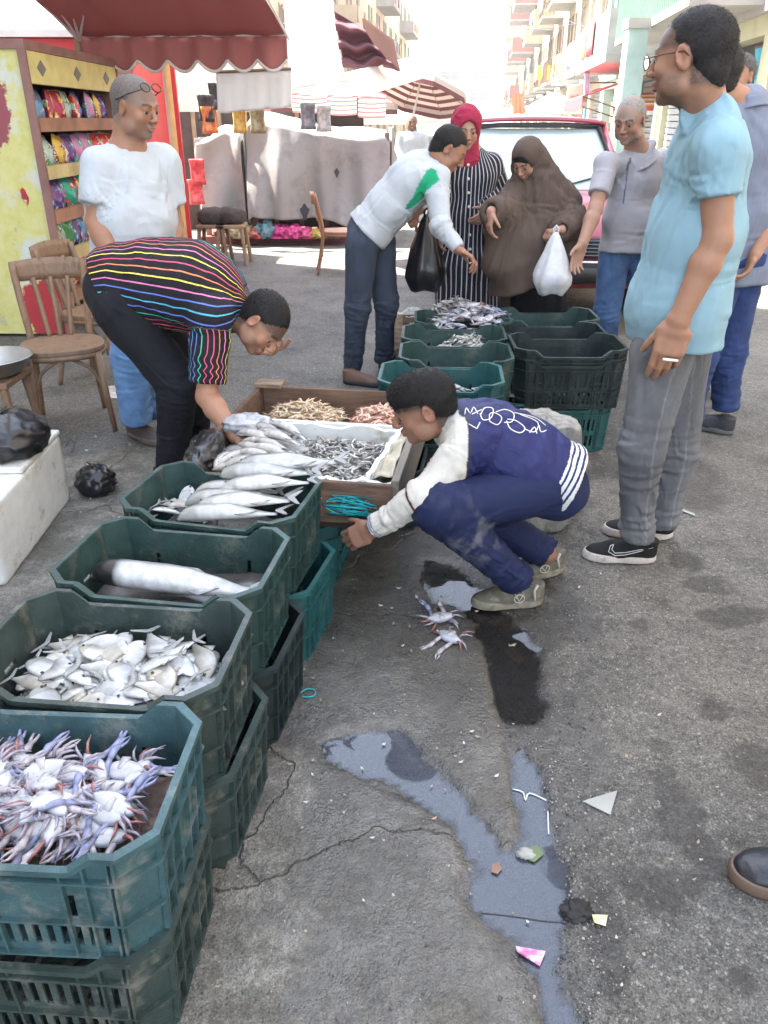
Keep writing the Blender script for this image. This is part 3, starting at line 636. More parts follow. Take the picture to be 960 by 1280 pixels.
# ============================================================ umbrellas and awnings
def parasol(label, top, r, drop, stripes, tilt=(0, 0), ground_z=0, n=8, group=None, val=.18, name='market_umbrella'):
    t = thing(name, label, 'umbrella', (top[0], top[1], 0), 0, group)
    V = []; F = []; col = []; rings = 15; E = Euler((R(tilt[0]), R(tilt[1]), .2)).to_matrix()
    for i in range(rings+1):
        u = i/rings
        for j in range(n*4):
            a = 2*math.pi*j/(n*4); k = (j % 4)/4; sc = 1-.06*math.sin(k*math.pi); ru = r*min(u, 13/rings)/(13/rings)*sc; z = -drop*(min(u, 13/rings)/(13/rings))**1.15-(max(0, u-13/rings)*rings/2*val)
            V.append(E @ Vector((ru*math.cos(a), ru*math.sin(a), z))); 
    for i in range(rings):
        for j in range(n*4): F.append((i*n*4+j, i*n*4+(j+1) % (n*4), (i+1)*n*4+(j+1) % (n*4), (i+1)*n*4+j))
    me = mkmesh('canopy', [v+Vector((0, 0, top[2])) for v in V], F, None, False)
    for m_ in stripes: me.materials.append(m_)
    me.polygons.foreach_set('material_index', [(i//(n*4)) % len(stripes) for i in range(len(F))])
    o = link('canopy', me, t); q = o.modifiers.new('t', 'SOLIDIFY'); q.thickness = .008
    p1 = E @ Vector((0, 0, -drop*2.2)); MB().tube([(0, 0, top[2]+.08), (p1.x, p1.y, top[2]+p1.z), (p1.x, p1.y, 0)], .022, 8).build('pole', FRW, t)
    rb = []
    for j in range(n):
        a = 2*math.pi*j/n; e = E @ Vector((r*math.cos(a), r*math.sin(a), -drop-.02)); MB().tube([(0, 0, top[2]-.03), (e.x, e.y, top[2]+e.z)], .008, 5).build('rib', FRB, t)
    return t
def canvas(n, c): 
    m_, t_, b_, L_ = nodes(n); N_ = t_.nodes; tr = N_.new('ShaderNodeBsdfTranslucent'); tr.inputs[0].default_value = (*c, 1); mx = N_.new('ShaderNodeMixShader'); mx.inputs[0].default_value = .35; b_.inputs['Base Color'].default_value = (*c, 1); b_.inputs['Roughness'].default_value = .9
    nz = N_.new('ShaderNodeTexNoise'); nz.inputs['Scale'].default_value = 4; bp_ = N_.new('ShaderNodeBump'); bp_.inputs['Strength'].default_value = .4; bp_.inputs['Distance'].default_value = .03; L_.new(nz.outputs[0], bp_.inputs['Height']); L_.new(bp_.outputs[0], b_.inputs['Normal'])
    L_.new(b_.outputs[0], mx.inputs[1]); L_.new(tr.outputs[0], mx.inputs[2]); L_.new(mx.outputs[0], N_['Material Output'].inputs[0]); return m_
CR_, CW_, CM_ = canvas('canvas_red', (.42, .165, .15)), canvas('canvas_white', (.80, .79, .76)), canvas('canvas_maroon', (.20, .06, .06)); CS_ = canvas('canvas_cream', (.62, .54, .50))
p = W(425, 98, 19); parasol('maroon and cream striped market umbrella above the tarpaulin stall', p, 1.25, .5, (CM_, CS_), (0, 0))
p = W(372, 104, 17); parasol('left maroon and cream striped market umbrella over the tarpaulin stall', p, .75, .35, (CM_, CS_), (0, 4))
p = W(530, 84, 20); parasol('tilted striped market umbrella nearest the white tower', p, 1.15, .5, (CM_, CS_), (-12, 16))
p = W(500, 120, 24); parasol('wide white market umbrella behind the distant man', p, 2.3, .5, (CW_,), (0, 0))
p = W(694, 115, 26); parasol('small white umbrella beyond the roof of the red car', p, .85, .4, (CW_,))
p = W(820, 112, 20.5); parasol('red and yellow market umbrella beside the balding man', p, .95, .35, (canvas('canvas_yellow', (.75, .5, .05)), canvas('canvas_bright_red', (.6, .05, .04)), CW_), (0, 0))
# the overexposed white awning at the centre left
t = thing('awning', 'large sunlit white canvas awning between the red awning and the maroon folded one', 'awning', W(430, 60, 11))
o_ = W(430, 60, 11)
def quadsheet(P, name, m_, par, fold=.03, n=20, solid=.006, seed=0, scal=0):
    TL, TR, BR, BL = [Vector(p) for p in P]; nrm = (TR-TL).cross(BL-TL).normalized(); o = Vector(par.location); q = MB()
    q.grid(lambda u, v: TL.lerp(TR, u).lerp(BL.lerp(BR, u), v)-o+nrm*fold*math.sin(u*14+seed)*math.sin(v*3.1)+Vector((0, 0, -scal*abs(math.sin(u*math.pi*6))*(v > .99))), n*2, n)
    return q.build(name, m_, par, smooth=True, solid=solid)
quadsheet((W(352, -30, 9.5), W(415, -20, 10.2), W(432, 100, 10.8), W(362, 112, 10.2)), 'side_curtain', CW_, t, .05)
quadsheet((W(425, 92, 10.6), W(520, 70, 13), W(548, 92, 13), W(452, 122, 11)), 'roof_sheet', CW_, t, .03)
quadsheet((W(370, 100, 10.3), W(455, 108, 10.9), W(482, 122, 11), W(368, 116, 10.3)), 'valance', CW_, t, .02)
t = thing('awning', 'folded maroon awning hanging in pleats above the white canvas', 'awning', W(455, 55, 11.5)); o_ = Vector(t.location)
q = MB(); q.grid(lambda u, v: W(417+78*u*(.45+.55*v)+6*v, 14+(10*u+76*v)*(1-.30*u*v)+8*u, 11.5)-o_+Vector((0, .14*math.sin(u*2+v*19), .05*math.sin(u*11)*v)), 30, 40); q.build('pleated_sheet', canvas('canvas_plum', (.20, .09, .11)), t, smooth=True, solid=.008)
q = MB(); q.grid(lambda u, v: W(452+40*u+v*8, 20+30*u+60*v-22*u*v, 11.8)-o_+Vector((0, .02*math.sin(u*5), 0)), 12, 12); q.build('side_sheet', canvas('canvas_brown', (.34, .22, .18)), t, smooth=True, solid=.008)
MB().tube([W(415, 12, 11.5)-o_, W(430, 92, 11.5)-o_], .02, 6).build('bar', FRW, t)
t = thing('awning', 'low striped awning edge in maroon and cream behind the tarpaulin stall', 'awning', W(425, 112, 13.2)); o_ = Vector(t.location)
for k_, (xa, xb) in enumerate(((366, 408), (409, 446), (447, 482))):
    q = MB(); rows = 11
    for r0 in range(rows):
        q.mi = r0 % 2; q.grid(lambda u, v: W(xa+(xb-xa)*u, 111+(r0+v)*2.7+4*math.sin(u*math.pi)*(-1 if r0 < 3 else .3)+(3*k_), 13.2-.5*(r0+v)/rows)-o_, 10, 2)
    q.build('striped_panel', [CM_, CS_], t, solid=.006)
for xx in (366, 446): MB().tube([W(xx, 112, 13.2)-o_, Vector((W(xx, 112, 13.2).x-o_.x, 0, -o_.z))], .02, 6).build('pole', FRB, t)
# the big red awning, upper left
t = thing('awning', 'big dark red awning with a white scalloped edge over the shops on the left', 'awning', W(230, 40, 8)); o_ = Vector(t.location)
A0, B0 = W(96, 46, 8.1), W(358, 44, 8.1)
A1, B1 = Vector((A0.x-.1, 5.6, A0.z+.75)), Vector((B0.x-.25, 5.6, B0.z+.75))
q = MB(); q.grid(lambda u, v: A1.lerp(B1, u).lerp(A0.lerp(B0, u), v)-o_+Vector((0, 0, -.05*math.sin(v*math.pi)-.012*abs(math.sin(u*math.pi*5)))), 50, 14); q.build('canopy', CR_, t, smooth=True, solid=.006)
q = MB(); q.grid(lambda u, v: A0.lerp(B0, u)-o_+Vector((0, -.01+.03*math.sin(u*40), -v*(.20+.085*abs(math.sin(u*math.pi*7))))), 120, 6); q.build('valance', CR_, t, smooth=True, solid=.006)
q = MB(); q.tube([A0.lerp(B0, i/120)-o_+Vector((0, -.035+.03*math.sin(i/120*40), -(.19+.085*abs(math.sin(i/120*math.pi*7))))) for i in range(121)], .013, 6); q.build('white_piping', CW_, t, smooth=True)
q = MB(); q.tube([A0-o_+Vector((0, -.03, 0)), B0-o_+Vector((0, -.03, 0))], .010, 6); q.build('seam', CW_, t)
for u in (.0, .22, .48, .75, 1.0):
    MB().tube([A0.lerp(B0, .0 if u < .8 else u)-o_+Vector((.02, 0, -.03)), A1.lerp(B1, u)-o_+Vector((0, 0, -.03))], .012, 6).build('cord', CW_, t)
for P_ in ((A0, .0),): MB().tube([A0-o_, Vector((A0.x, A0.y, .0))-o_], .03, 8).build('pole', FRB, t)
hung('hanging_sheet', 'white sheet with scattered dark lettering hanging below the red awning', 'sheet', (W(270, 90, 8.6), W(364, 86, 8.6), W(364, 134, 8.7), W(272, 142, 8.7)), CW_, fold=.02)
# ============================================================ tarpaulin stall
TARP = mat('tarpaulin', (.27, .265, .26), rough=.8, var=.10, vscale=2.5, bump=.3, bscale=25, dirt=(.20, .19, .18), dirtscale=2.5)
def tarp_stall(label, x0, x1, y0, y1, H, seed, skirt0, skirt1):
    t = thing('covered_stall', label, 'stall', ((x0+x1)/2, y0, 0)); ox, oy = (x0+x1)/2, y0
    def f(u, v):
        x = x0+u*(x1-x0); s_ = v*2.2
        nn = math.sin(u*(x1-x0)*5+seed+s_)*.5+math.sin(u*(x1-x0)*11+seed*3-s_*2)*.3+math.sin(u*(x1-x0)*23+seed)*.15
        if s_ < 1:   # roof
            y = y1-(y1-y0)*s_; z = H-.05*math.sin(u*9+seed)*math.sin(s_*3)-.10*(s_**4)-.06*math.sin(u*5+seed)-.10*u*(x1 > 0)
        else:
            w_ = (s_-1)/1.2; y = y0-.05-.16*(.25+w_)*nn-.10*w_-.05*math.sin(w_*5+u*6+seed); hem = skirt0+(skirt1-skirt0)*u+.05*math.sin(u*7+seed)
            z = (H-.10-.06*math.sin(u*5+seed)-.10*u*(x1 > 0))*(1-w_)+hem*w_
        ed = max(0, abs(u-.5)*2-.93)/.07
        return (x-ox, y-oy, z-.07*ed)
    m = MB(); m.grid(f, 90, 60); m.build('tarpaulin', TARP, t, smooth=True, solid=.004)
    for s_ in (x0+.04, x1-.04):
        for yy in (y0+.1, y1-.1): MB().b(s_-ox-.03, s_-ox+.03, yy-oy-.03, yy-oy+.03, 0, H-.16).build('post', FRB, t)
        m = MB(); m.grid(lambda u, v: (s_-ox+(.06 if s_ > ox else -.06)+.03*math.sin(u*14), (y0+u*(y1-y0))-oy, H-.1-v*(H-.35)), 24, 8); m.build('side_sheet', TARP, t, smooth=True, solid=.004)
    return t
tarp_stall('narrow stall under a grey tarpaulin on the left of the covered pair', -2.45, -1.86, 11.35, 12.6, 1.40, 1, .42, .32)
tarp_stall('wide stall under a grey tarpaulin with two torn holes, behind the wooden chair', -1.80, .08, 11.3, 12.9, 1.52, 4, .42, .12)
for (px, py, r) in ((381, 265, .055), (421, 216, .03)):
    q = MB(); c = W(px, py, 11.12); q.add([(c.x+r*math.cos(a)*(1+.3*math.sin(a*3)), c.y-.02, c.z+r*1.7*math.sin(a)*(1+.25*math.cos(a*4))) for a in np.linspace(0, 6.28, 15)[:-1]]+[(c.x+r*math.cos(a)*(1+.3*math.sin(a*3)), c.y-.012, c.z+r*1.7*math.sin(a)*(1+.25*math.cos(a*4))) for a in np.linspace(0, 6.28, 15)[:-1]], [tuple(range(14))[::-1]]+[(i, (i+1) % 14, 14+(i+1) % 14, 14+i) for i in range(14)])
    tag(q.build('patch', mat('torn_dark', (.02, .02, .03))), 'black torn patch on the wide tarpaulin, %s one' % ('lower' if r > .05 else 'upper'), 'patch')
# low platform with goods under the tarps
t = thing('low_platform', 'low dark red platform under the tarpaulin stalls', 'platform', (-1.2, 11.35, 0)); MB().b(-1.3, 1.3, -.1, 1.0, .0, .09).build('deck', mat('platform_red', (.14, .04, .035), rough=.7), t); MB().b(-1.28, 1.28, -.08, .98, -.05, -.001).build('feet', CONC, t)
rr_ = random.Random(4)
for i, (px, py, sx, sz, c, lb) in enumerate(((302, 285, .28, .2, (.45, .40, .22), 'yellowish woven basket crate'), (318, 279, .3, .16, (.55, .10, .08), 'red sack'), (332, 288, .22, .26, (.10, .25, .28), 'teal plastic tub'), (352, 288, .22, .2, (.62, .04, .25), 'magenta bag'), (366, 287, .2, .2, (.75, .06, .30), 'bright pink bag'), (381, 289, .2, .16, (.68, .08, .25), 'pink and white bag'), (396, 291, .2, .13, (.62, .48, .10), 'golden yellow bag'), (412, 293, .2, .10, (.25, .12, .08), 'brown carton'))):
    c0 = W(px, py, 11.2); q = crumple('goods_bag', lb+' on the low platform under the tarpaulin', 'bag', (c0.x, 11.2, .092), (sx*.62, .16, sz*.45), mat('bag_%d' % i, tuple(v_*.75 for v_ in c), rough=.5, var=.6, vscale=14, dirt=(.35, .3, .25), dirtscale=16, dirtlo=.56), i+3, .45, .7, False, sub=4)
# ============================================================ red kiosk, snack cabinet
t = thing('kiosk', 'red painted kiosk with a white door leaf in a yellow frame', 'kiosk', (-2.62, 8.35, 0))
RED, YEL, WHT = mat('kiosk_red', (.55, .045, .05), rough=.55, var=.12, vscale=3), mat('frame_yellow', (.78, .56, .22), rough=.6, var=.15), mat('door_white', (.78, .72, .68), rough=.6, var=.06)
MB().b(-1.2, 0, 0, 2.3, 0, 2.18).build('body', RED, t, bevel=.01); MB().b(-1.24, .06, -.05, 2.36, 2.181, 2.24).build('roof', WHT, t)
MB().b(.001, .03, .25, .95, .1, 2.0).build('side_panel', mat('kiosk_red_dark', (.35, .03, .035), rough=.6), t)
dr = thing('door', 'open white door leaf with yellow edge and red lining beside the red kiosk', 'door', (-2.70, 10.75, 0)); DZ = 2.22
MB().b(-.42, .08, 0, .04, .12, DZ-.14).build('leaf', WHT, dr); MB().b(.082, .15, -.01, .05, 0, DZ-.01).build('frame_side', YEL, dr); MB().b(-.48, .15, -.01, .05, DZ-.009, DZ+.08).build('frame_top', YEL, dr); MB().b(.151, .20, 0, .05, 0, DZ).build('red_edge', RED, dr); MB().b(-.42, .08, -.005, .045, DZ-.139, DZ-.06).build('red_lining', RED, dr); MB().b(-.48, -.421, -.01, .05, 0, DZ-.01).build('frame_side', RED, dr)
t = thing('shop_dark_panel', 'dark panel painted as the unlit shop opening behind the narrow tarpaulin stall', 'wall', (-2.6, 12.9, 0)); MB().b(-.7, 2.3, 0, .1, 0, 1.62).build('panel', mat('shop_opening_shade', (.06, .04, .035), rough=.8, var=.4, vscale=5), t)  # shade of the shop opening is put into the panel colour
for i in range(7): MB().b(-.6+i*.38, -.6+i*.38+.06, -.04, -.002, .0, 1.62).build('plank', mat('plank_pale', (.25, .17, .11), rough=.8, var=.3), t)
for i, (px, py, c) in enumerate(((247, 215, (.5, .05, .06)), (245, 240, (.55, .07, .08)), (262, 150, (.55, .15, .03)), (257, 135, (.05, .05, .05)), (270, 120, (.04, .04, .04)), (300, 150, (.55, .36, .08)), (322, 150, (.25, .2, .1)), (385, 145, (.12, .12, .14)), (405, 148, (.3, .3, .3)))):
    c0 = W(px, py, 11.0); nm_ = ['red upper', 'red lower', 'orange', 'black', 'black upper', 'yellow', 'olive', 'charcoal', 'grey'][i]; q = MB(); q.grid(lambda u, v: ((u-.5)*.20*(1-.15*math.sin(v*3)), .04*math.sin(u*3.1)*math.sin(v*3.1)+.01*math.sin(u*19+i), (.5-v)*.30), 8, 8)
    o = q.build('hanging_goods', mat('pack_%d' % i, c, rough=.5, var=.5, vscale=20, dirt=(.3, .28, .25), dirtscale=18, dirtlo=.55), smooth=True, solid=.02, loc=(c0.x, c0.y, c0.z), rot=(0, 0, R(20*math.sin(i)))); tag(o, 'packet of goods hanging in the dark shop, the %s one' % nm_, 'goods')
# snack cabinet: faces the street (+X), yellow flaking side faces the camera
cab = thing('snack_cabinet', 'yellow and brown snack cabinet with shelves of crisp packets on the left', 'cabinet', (-2.43, 6.1, 0))
FRAMEM = mat('cabinet_brown', (.25, .13, .11), rough=.7, var=.25, vscale=6)
m_, t_, b_, L = nodes('cabinet_flaking_paint'); N = t_.nodes; tc = N.new('ShaderNodeTexCoord')
n1_ = nzn(3.2, 5, .6).outputs[0]; n2_ = nzn(2.1, 4, .5).outputs[0]; n3_ = nzn(9, 7, .7).outputs[0]
yel = mixc(rmp(n3_, .4, .6), (.56, .53, .17), (.62, .59, .26)); c_ = mixc(rmp(n1_, .53, .60), yel, (.58, .60, .55)); c_ = mixc(rmp(nzn(5.3, 6, .65).outputs[0], .62, .66), c_, (.45, .42, .25))
sx = N.new('ShaderNodeSeparateXYZ'); L.new(tc.outputs['Object'], sx.inputs[0])
# two old maroon patches, one at the upper left edge and one low down
def patch(cx, cz, r):
    dx = mth('POWER', mth('SUBTRACT', sx.outputs[0], cx), 2.); dz = mth('POWER', mth('MULTIPLY', mth('SUBTRACT', sx.outputs[2], cz), .8), 2.); return rmp(mth('SUBTRACT', mth('ADD', mth('SQRT', mth('ADD', dx, dz)), mth('MULTIPLY', mth('SUBTRACT', n3_, .5), .30)), r), -.01, .01, 1, 0)
c_ = mixc(patch(-.42, 1.60, .27), c_, (.28, .07, .09)); c_ = mixc(patch(-.12, .18, .22), c_, (.40, .03, .04)); L.new(c_, b_.inputs['Base Color']); b_.inputs['Roughness'].default_value = .7
bp_ = N.new('ShaderNodeBump'); bp_.inputs['Strength'].default_value = .5; bp_.inputs['Distance'].default_value = .004; L.new(n3_, bp_.inputs['Height']); L.new(bp_.outputs[0], b_.inputs['Normal'])
CHh, CDp, CLn = 1.93, .85, 2.0
MB().b(-CDp, 0, 0, .025, .02, CHh).build('side_panel', m_, cab); MB().b(-CDp, 0, CLn, CLn+.025, .02, CHh).build('side_panel', FRAMEM, cab)
MB().b(-CDp, -CDp+.02, .026, CLn-.001, .02, CHh).build('back_panel', FRAMEM, cab); MB().b(-CDp-.02, .03, -.02, CLn+.04, CHh+.001, CHh+.06).build('top', FRAMEM, cab)
for y in (-.03, CLn-.01): MB().b(-.02, .035, y, y+.05 if y > 0 else y+.028, 0, CHh).build('front_post', FRAMEM, cab)
MB().b(-.03, .02, .026, CLn-.012, CHh-.20, CHh-.002).build('header', mat('header_yellow', (.62, .56, .22), rough=.6, var=.15), cab)
for k in range(3):
    q = MB(); c = (.022, .25+k*.72, CHh-.10); q.add([(c[0], c[1]-.08, c[2]), (c[0], c[1], c[2]-.05), (c[0], c[1]+.08, c[2]), (c[0], c[1], c[2]+.05), (c[0]+.003, c[1]-.08, c[2]), (c[0]+.003, c[1], c[2]-.05), (c[0]+.003, c[1]+.08, c[2]), (c[0]+.003, c[1], c[2]+.05)], [(4, 5, 6, 7), (0, 1, 5, 4), (1, 2, 6, 5), (2, 3, 7, 6), (3, 0, 4, 7)]); q.build('diamond', mat('diamond_grey', (.18, .17, .15)), cab)
PKC = [(.02, .42, .34), (.16, .06, .25), (.10, .35, .62), (.42, .04, .10), (.45, .62, .60), (.62, .08, .06), (.12, .30, .65), (.55, .25, .5), (.72, .50, .08), (.10, .35, .12), (.7, .7, .72), (.04, .07, .45)]
shz = [1.50, 1.19, .89, .60, .30]
pk_lab = ['emerald', 'dark purple', 'sky blue', 'maroon', 'pale aqua', 'red', 'blue', 'mauve', 'golden', 'green', 'silver', 'royal blue']
def packet_mesh(ci):
    k = ('pk', ci)
    if k in MSH: return MSH[k]
    m = MB(); sd_ = ci*1.7
    def f(u, v):
        x = (u-.5); z = v; b_ = (math.sin(u*math.pi)**.6)*(math.sin(v*math.pi)**.6); return (.045*b_+.008*math.sin(u*9+v*13+sd_)*b_, x*.19*(1-.05*math.sin(v*7+sd_)), z*.24)
    def g(u, v): a = f(1-u, v); return (-a[0], a[1], a[2])
    m.grid(f, 9, 11); m.grid(g, 9, 11)
    pm_, pt_, pb_, pL = nodes('packet_%s' % pk_lab[ci].replace(' ', '_')); pN = pt_.nodes; tcx = pN.new('ShaderNodeTexCoord'); vz = pN.new('ShaderNodeTexNoise'); vz.inputs['Scale'].default_value = 14; vz.inputs['Detail'].default_value = 3; pL.new(tcx.outputs['Object'], vz.inputs[0]); cr = pN.new('ShaderNodeValToRGB'); cr.color_ramp.interpolation = 'CONSTANT'
    c2 = PKC[(ci+5) % 12]; e = cr.color_ramp.elements; e[0].position = 0; e[0].color = (*PKC[ci], 1); e[1].position = .56; e[1].color = (*c2, 1); e2 = cr.color_ramp.elements.new(.62); e2.color = (.75, .75, .7, 1); e3 = cr.color_ramp.elements.new(.68); e3.color = (*PKC[ci], 1)
    pL.new(vz.outputs[0], cr.inputs[0]); pL.new(cr.outputs[0], pb_.inputs['Base Color']); pb_.inputs['Roughness'].default_value = .25; pb_.inputs['Metallic'].default_value = .15
    MSH[k] = m.mesh('packet', pm_, True); return MSH[k]
rr_ = random.Random(12)
ordn = ['top', 'second', 'third', 'fourth', 'bottom']
for si, z in enumerate(shz):
    MB().b(-CDp+.021, -.005, .026, CLn-.012, z-.05, z-.03).build('shelf', FRAMEM, cab); MB().b(-.004, .03, .024, CLn-.014, z-.07, z+.02).build('shelf_edge', mat('edge_%d' % (si % 2), ((.32, .16, .10), (.5, .42, .2))[si % 2], rough=.7, var=.4, vscale=4), cab)
    for i in range(11):
        ci = rr_.randrange(12) if si else [0, 1, 2, 3, 3, 4, 5, 6, 7, 8, 1][i]
        y = .12+i*.172; o = link('snack_packet', packet_mesh(ci), None, (-2.43-.10-rr_.uniform(0, .06), 6.1+y, z-.028), (rr_.gauss(0, .08), rr_.gauss(-.1, .06), rr_.gauss(0, .2)), (1.1, 1.05, 1.02)); tag(o, '%s crisp packet, number %d from the near end of the %s cabinet shelf' % (pk_lab[ci], i+1, ordn[si]), 'snack packet', 'crisp packets on the snack cabinet')
# ============================================================ chairs
CWD = mat('chair_wood', (.24, .145, .085), rough=.55, var=.4, vscale=5, stretch=(3, 3, 1), bump=.3, bscale=60, dirt=(.10, .055, .03), dirtscale=5, dirtlo=.5)
def cafe_chair(label, loc, rz, s=1, m_=None, style=0):
    m_ = m_ or CWD; t = thing('wooden_chair', label, 'chair', loc, R(rz)); t.scale = (s, s, s)    # front of the chair = -y
    seat = MB(); P = []
    for k in range(28):
        a = 2*math.pi*k/28; x, y = .205*math.copysign(abs(math.cos(a))**.75, math.cos(a)), .195*math.copysign(abs(math.sin(a))**.75, math.sin(a)); x *= (1.08-.5*(y+.2)*.5); P.append((x, y))
    seat.prism(P, .425, .452); seat.build('seat', m_, t, bevel=.006)
    q = MB(); q.tube([(x*.93, y*.93, .412) for x, y in P], .018, 6, closed=True); q.build('seat_ring', m_, t, smooth=True)
    for sx in (-1, 1):
        MB().tube([(sx*.165, -.15, .42), (sx*.175, -.17, .2), (sx*.19, -.20, 0)], [.019, .017, .013], 8).build('leg', m_, t, smooth=True)
        MB().tube(curve_pts([(sx*.17, .24, 0), (sx*.155, .19, .22), (sx*.150, .165, .44), (sx*.165, .20, .64), (sx*.175, .245, .82)], 4), [.015]*8+[.018]*9, 8).build('back_post', m_, t, smooth=True)
        if style == 0:
            MB().tube(curve_pts([(sx*.17, -.165, .22), (sx*.12, -.162, .34), (sx*.02, -.165, .405)], 6), .009, 6).build('brace', m_, t, smooth=True)
            MB().tube(curve_pts([(sx*.175, -.15, .22), (sx*.17, -.06, .36), (sx*.165, .06, .405)], 6), .009, 6).build('brace', m_, t, smooth=True)
    q = MB(); q.grid(lambda u, v: (-.19+.38*u, .245+.03*math.sin(u*math.pi)+.012*v, .735+.10*v+.012*math.sin(u*math.pi)*v), 14, 4); q.build('top_rail', m_, t, smooth=True, solid=.02)
    if style == 0:
        for x in (-.07, 0, .07): MB().tube(curve_pts([(x*.8, .17, .44), (x, .21, .6), (x*1.25, .255, .75)], 4), .013, 6, flat=1).build('back_slat', m_, t, smooth=True)
    else:
        MB().b(-.16, .16, .215, .232, .56, .60).build('back_rail', m_, t)
        for x in (-.10, 0, .10): MB().tube([(x, .19, .44), (x, .24, .75)], .012, 6).build('back_slat', m_, t)
        for y in (-.17, .18): MB().tube([(-.17, y, .2), (.17, y, .2)], .011, 6).build('stretcher', m_, t)
    return t
cafe_chair('old bentwood cafe chair with worn seat, nearest the foam box on the left', (-1.70, 4.12, 0), 22, 1.0)
cafe_chair('second old bentwood chair, between the cabinet and the man in white polo', (-1.78, 4.95, 0), 75, 1.0)
cafe_chair('light brown wooden chair standing alone before the tarpaulin stall', (-.50, 9.0, 0), 95, .98, mat('chair_orange', (.33, .16, .085), rough=.5, var=.25), 1)
for (px, lb, c) in ((264, 'left wooden stool beside the narrow tarpaulin stall', (.22, .14, .09)), (288, 'right wooden stool with a dark sack on it, beside the narrow tarpaulin stall', (.30, .20, .12))):
    c0 = W(px, 262, 9.6); t = thing('wooden_stool', lb, 'stool', (c0.x, 9.6, 0)); mm = mat('stool_%d' % px, c, rough=.7, var=.3)
    MB().b(-.16, .16, -.16, .16, .40, .44).build('seat', mm, t, bevel=.01)
    for sx in (-1, 1):
        for sy in (-1, 1): MB().tube([(sx*.13, sy*.13, .4), (sx*.17, sy*.17, 0)], .022, 6).build('leg', mm, t)
    for s_ in (-1, 1): MB().tube([(s_*.14, -.14, .18), (s_*.14, .14, .18)], .014, 6).build('stretcher', mm, t)
    crumple('sack', 'dark woven sack lying on the %s stool' % ('left' if px < 270 else 'right'), 'sack', (c0.x, 9.6, .441), (.16, .13, .10), mat('sack_dark', (.06, .045, .04), rough=.9, var=.4, vscale=30), px % 7, .8, .25, False, sub=3)
# metal basin on a wooden stand, left edge
t = thing('wooden_stand', 'dark wooden stand under the metal basin at the left edge', 'stand', (-1.93, 3.74, 0))
MB().b(-.15, .15, -.15, .15, .36, .39).build('top', CWD, t, bevel=.005)
for sx in (-1, 1):
    for sy in (-1, 1): MB().tube([(sx*.12, sy*.12, .36), (sx*.15, sy*.15, 0)], .022, 8).build('leg', CWD, t)
q = MB(); q.lathe([(.001, 0), (.10, .002), (.14, .02), (.185, .085), (.192, .088), (.192, .092), (.182, .092), (.135, .028), (.095, .010), (.001, .008)], (0, 0, 0), 36, False); o = q.build('metal_basin', mat('dull_steel', (.40, .41, .42), rough=.32, metal=.9, var=.15), smooth=True, loc=(-1.90, 3.74, .391)); tag(o, 'round grey metal basin on the stand at the left edge', 'basin')
FOAM = mat('styrofoam', (.74, .74, .70), rough=.75, var=.08, vscale=20, bump=.5, bscale=260, dirt=(.42, .38, .28), dirtscale=9, dirtlo=.55)
# white foam box with a black bag
def foam_block(label, c, d, rz):
    t = thing('foam_box', label, 'foam box', c, rz); bm = bmesh.new(); bmesh.ops.create_cube(bm, size=1); bmesh.ops.subdivide_edges(bm, edges=bm.edges[:], cuts=20, use_grid_fill=True)
    V = np.array([v.co for v in bm.verts])*np.array(d); n = fbm(V*14, 3, 4)-.5
    for v, p, a in zip(bm.verts, V, n):
        e = sum(1 for k in range(3) if abs(abs(v.co[k])-.5) < .001); v.co = Vector(p*(1-.012*(e-1))+np.sign(p)*a*.006); v.co.z += d[2]/2
    me = bpy.data.meshes.new('body'); bm.to_mesh(me); bm.free(); me.materials.append(FOAM); me.polygons.foreach_set('use_smooth', [True]*len(me.polygons)); link('body', me, t); return t
fb = foam_block('big white styrofoam box on the ground at the left edge under a black bag', (-1.63, 2.78, 0), (.52, .74, .30), R(2))
MB().b(-.262, .262, -.05, .372, .301, .325).build('lid', FOAM, fb, bevel=.008)
crumple('plastic_bag', 'full knotted black plastic bag on the big white styrofoam box', 'plastic bag', (-1.50, 2.90, .326), (.17, .15, .095), BLK, 2, .7, .22)
q = crumple('plastic_bag', 'small knotted black plastic bag on the ground behind the white styrofoam box', 'plastic bag', (-1.29, 3.22, 0), (.085, .075, .07), BLK, 7, .8, .2)
# ============================================================ the red car
CP = mat('car_paint_red', (.36, .05, .085), rough=.3, var=.05, vscale=2, coat=.6, spec=.6); CBK = mat('car_black', (.02, .02, .022), rough=.5); CHR = mat('car_chrome', (.5, .5, .5), rough=.2, metal=.9); CGL = mat('windshield', (.42, .52, .54), rough=.04, spec=.9, coat=1, var=.1)  # pale windshield colour carries the reflected sky
car = thing('parked_car', 'faded red pickup car facing the camera behind the two women', 'car', (1.30, 6.35, 0), R(-2))
def loft(sections, closed_ends=True):
    m = MB(); n = len(sections[0]); V = [Vector(p) for s_ in sections for p in s_]; F = [(i*n+j, i*n+(j+1) % n, (i+1)*n+(j+1) % n, (i+1)*n+j) for i in range(len(sections)-1) for j in range(n)]
    if closed_ends: F += [tuple(range(n))[::-1], tuple((len(sections)-1)*n+j for j in range(n))]
    return m.add(V, F)
def rsec(w_, z0, z1, y, r=.10, n=5, crown=.03):
    P = []
    for cx, cz, a0 in ((w_-r, z1-r, 0), (-w_+r, z1-r, 90), (-w_+r*.5, z0+r*.5, 180), (w_-r*.5, z0+r*.5, 270)):
        rr = r if a0 < 180 else r*.5
        for k in range(n): a = R(a0+90*k/(n-1)); P.append((cx+rr*math.cos(a), y, cz+rr*math.sin(a)+crown*(1-(cx/w_)**2)*(a0 < 180)))
    return P
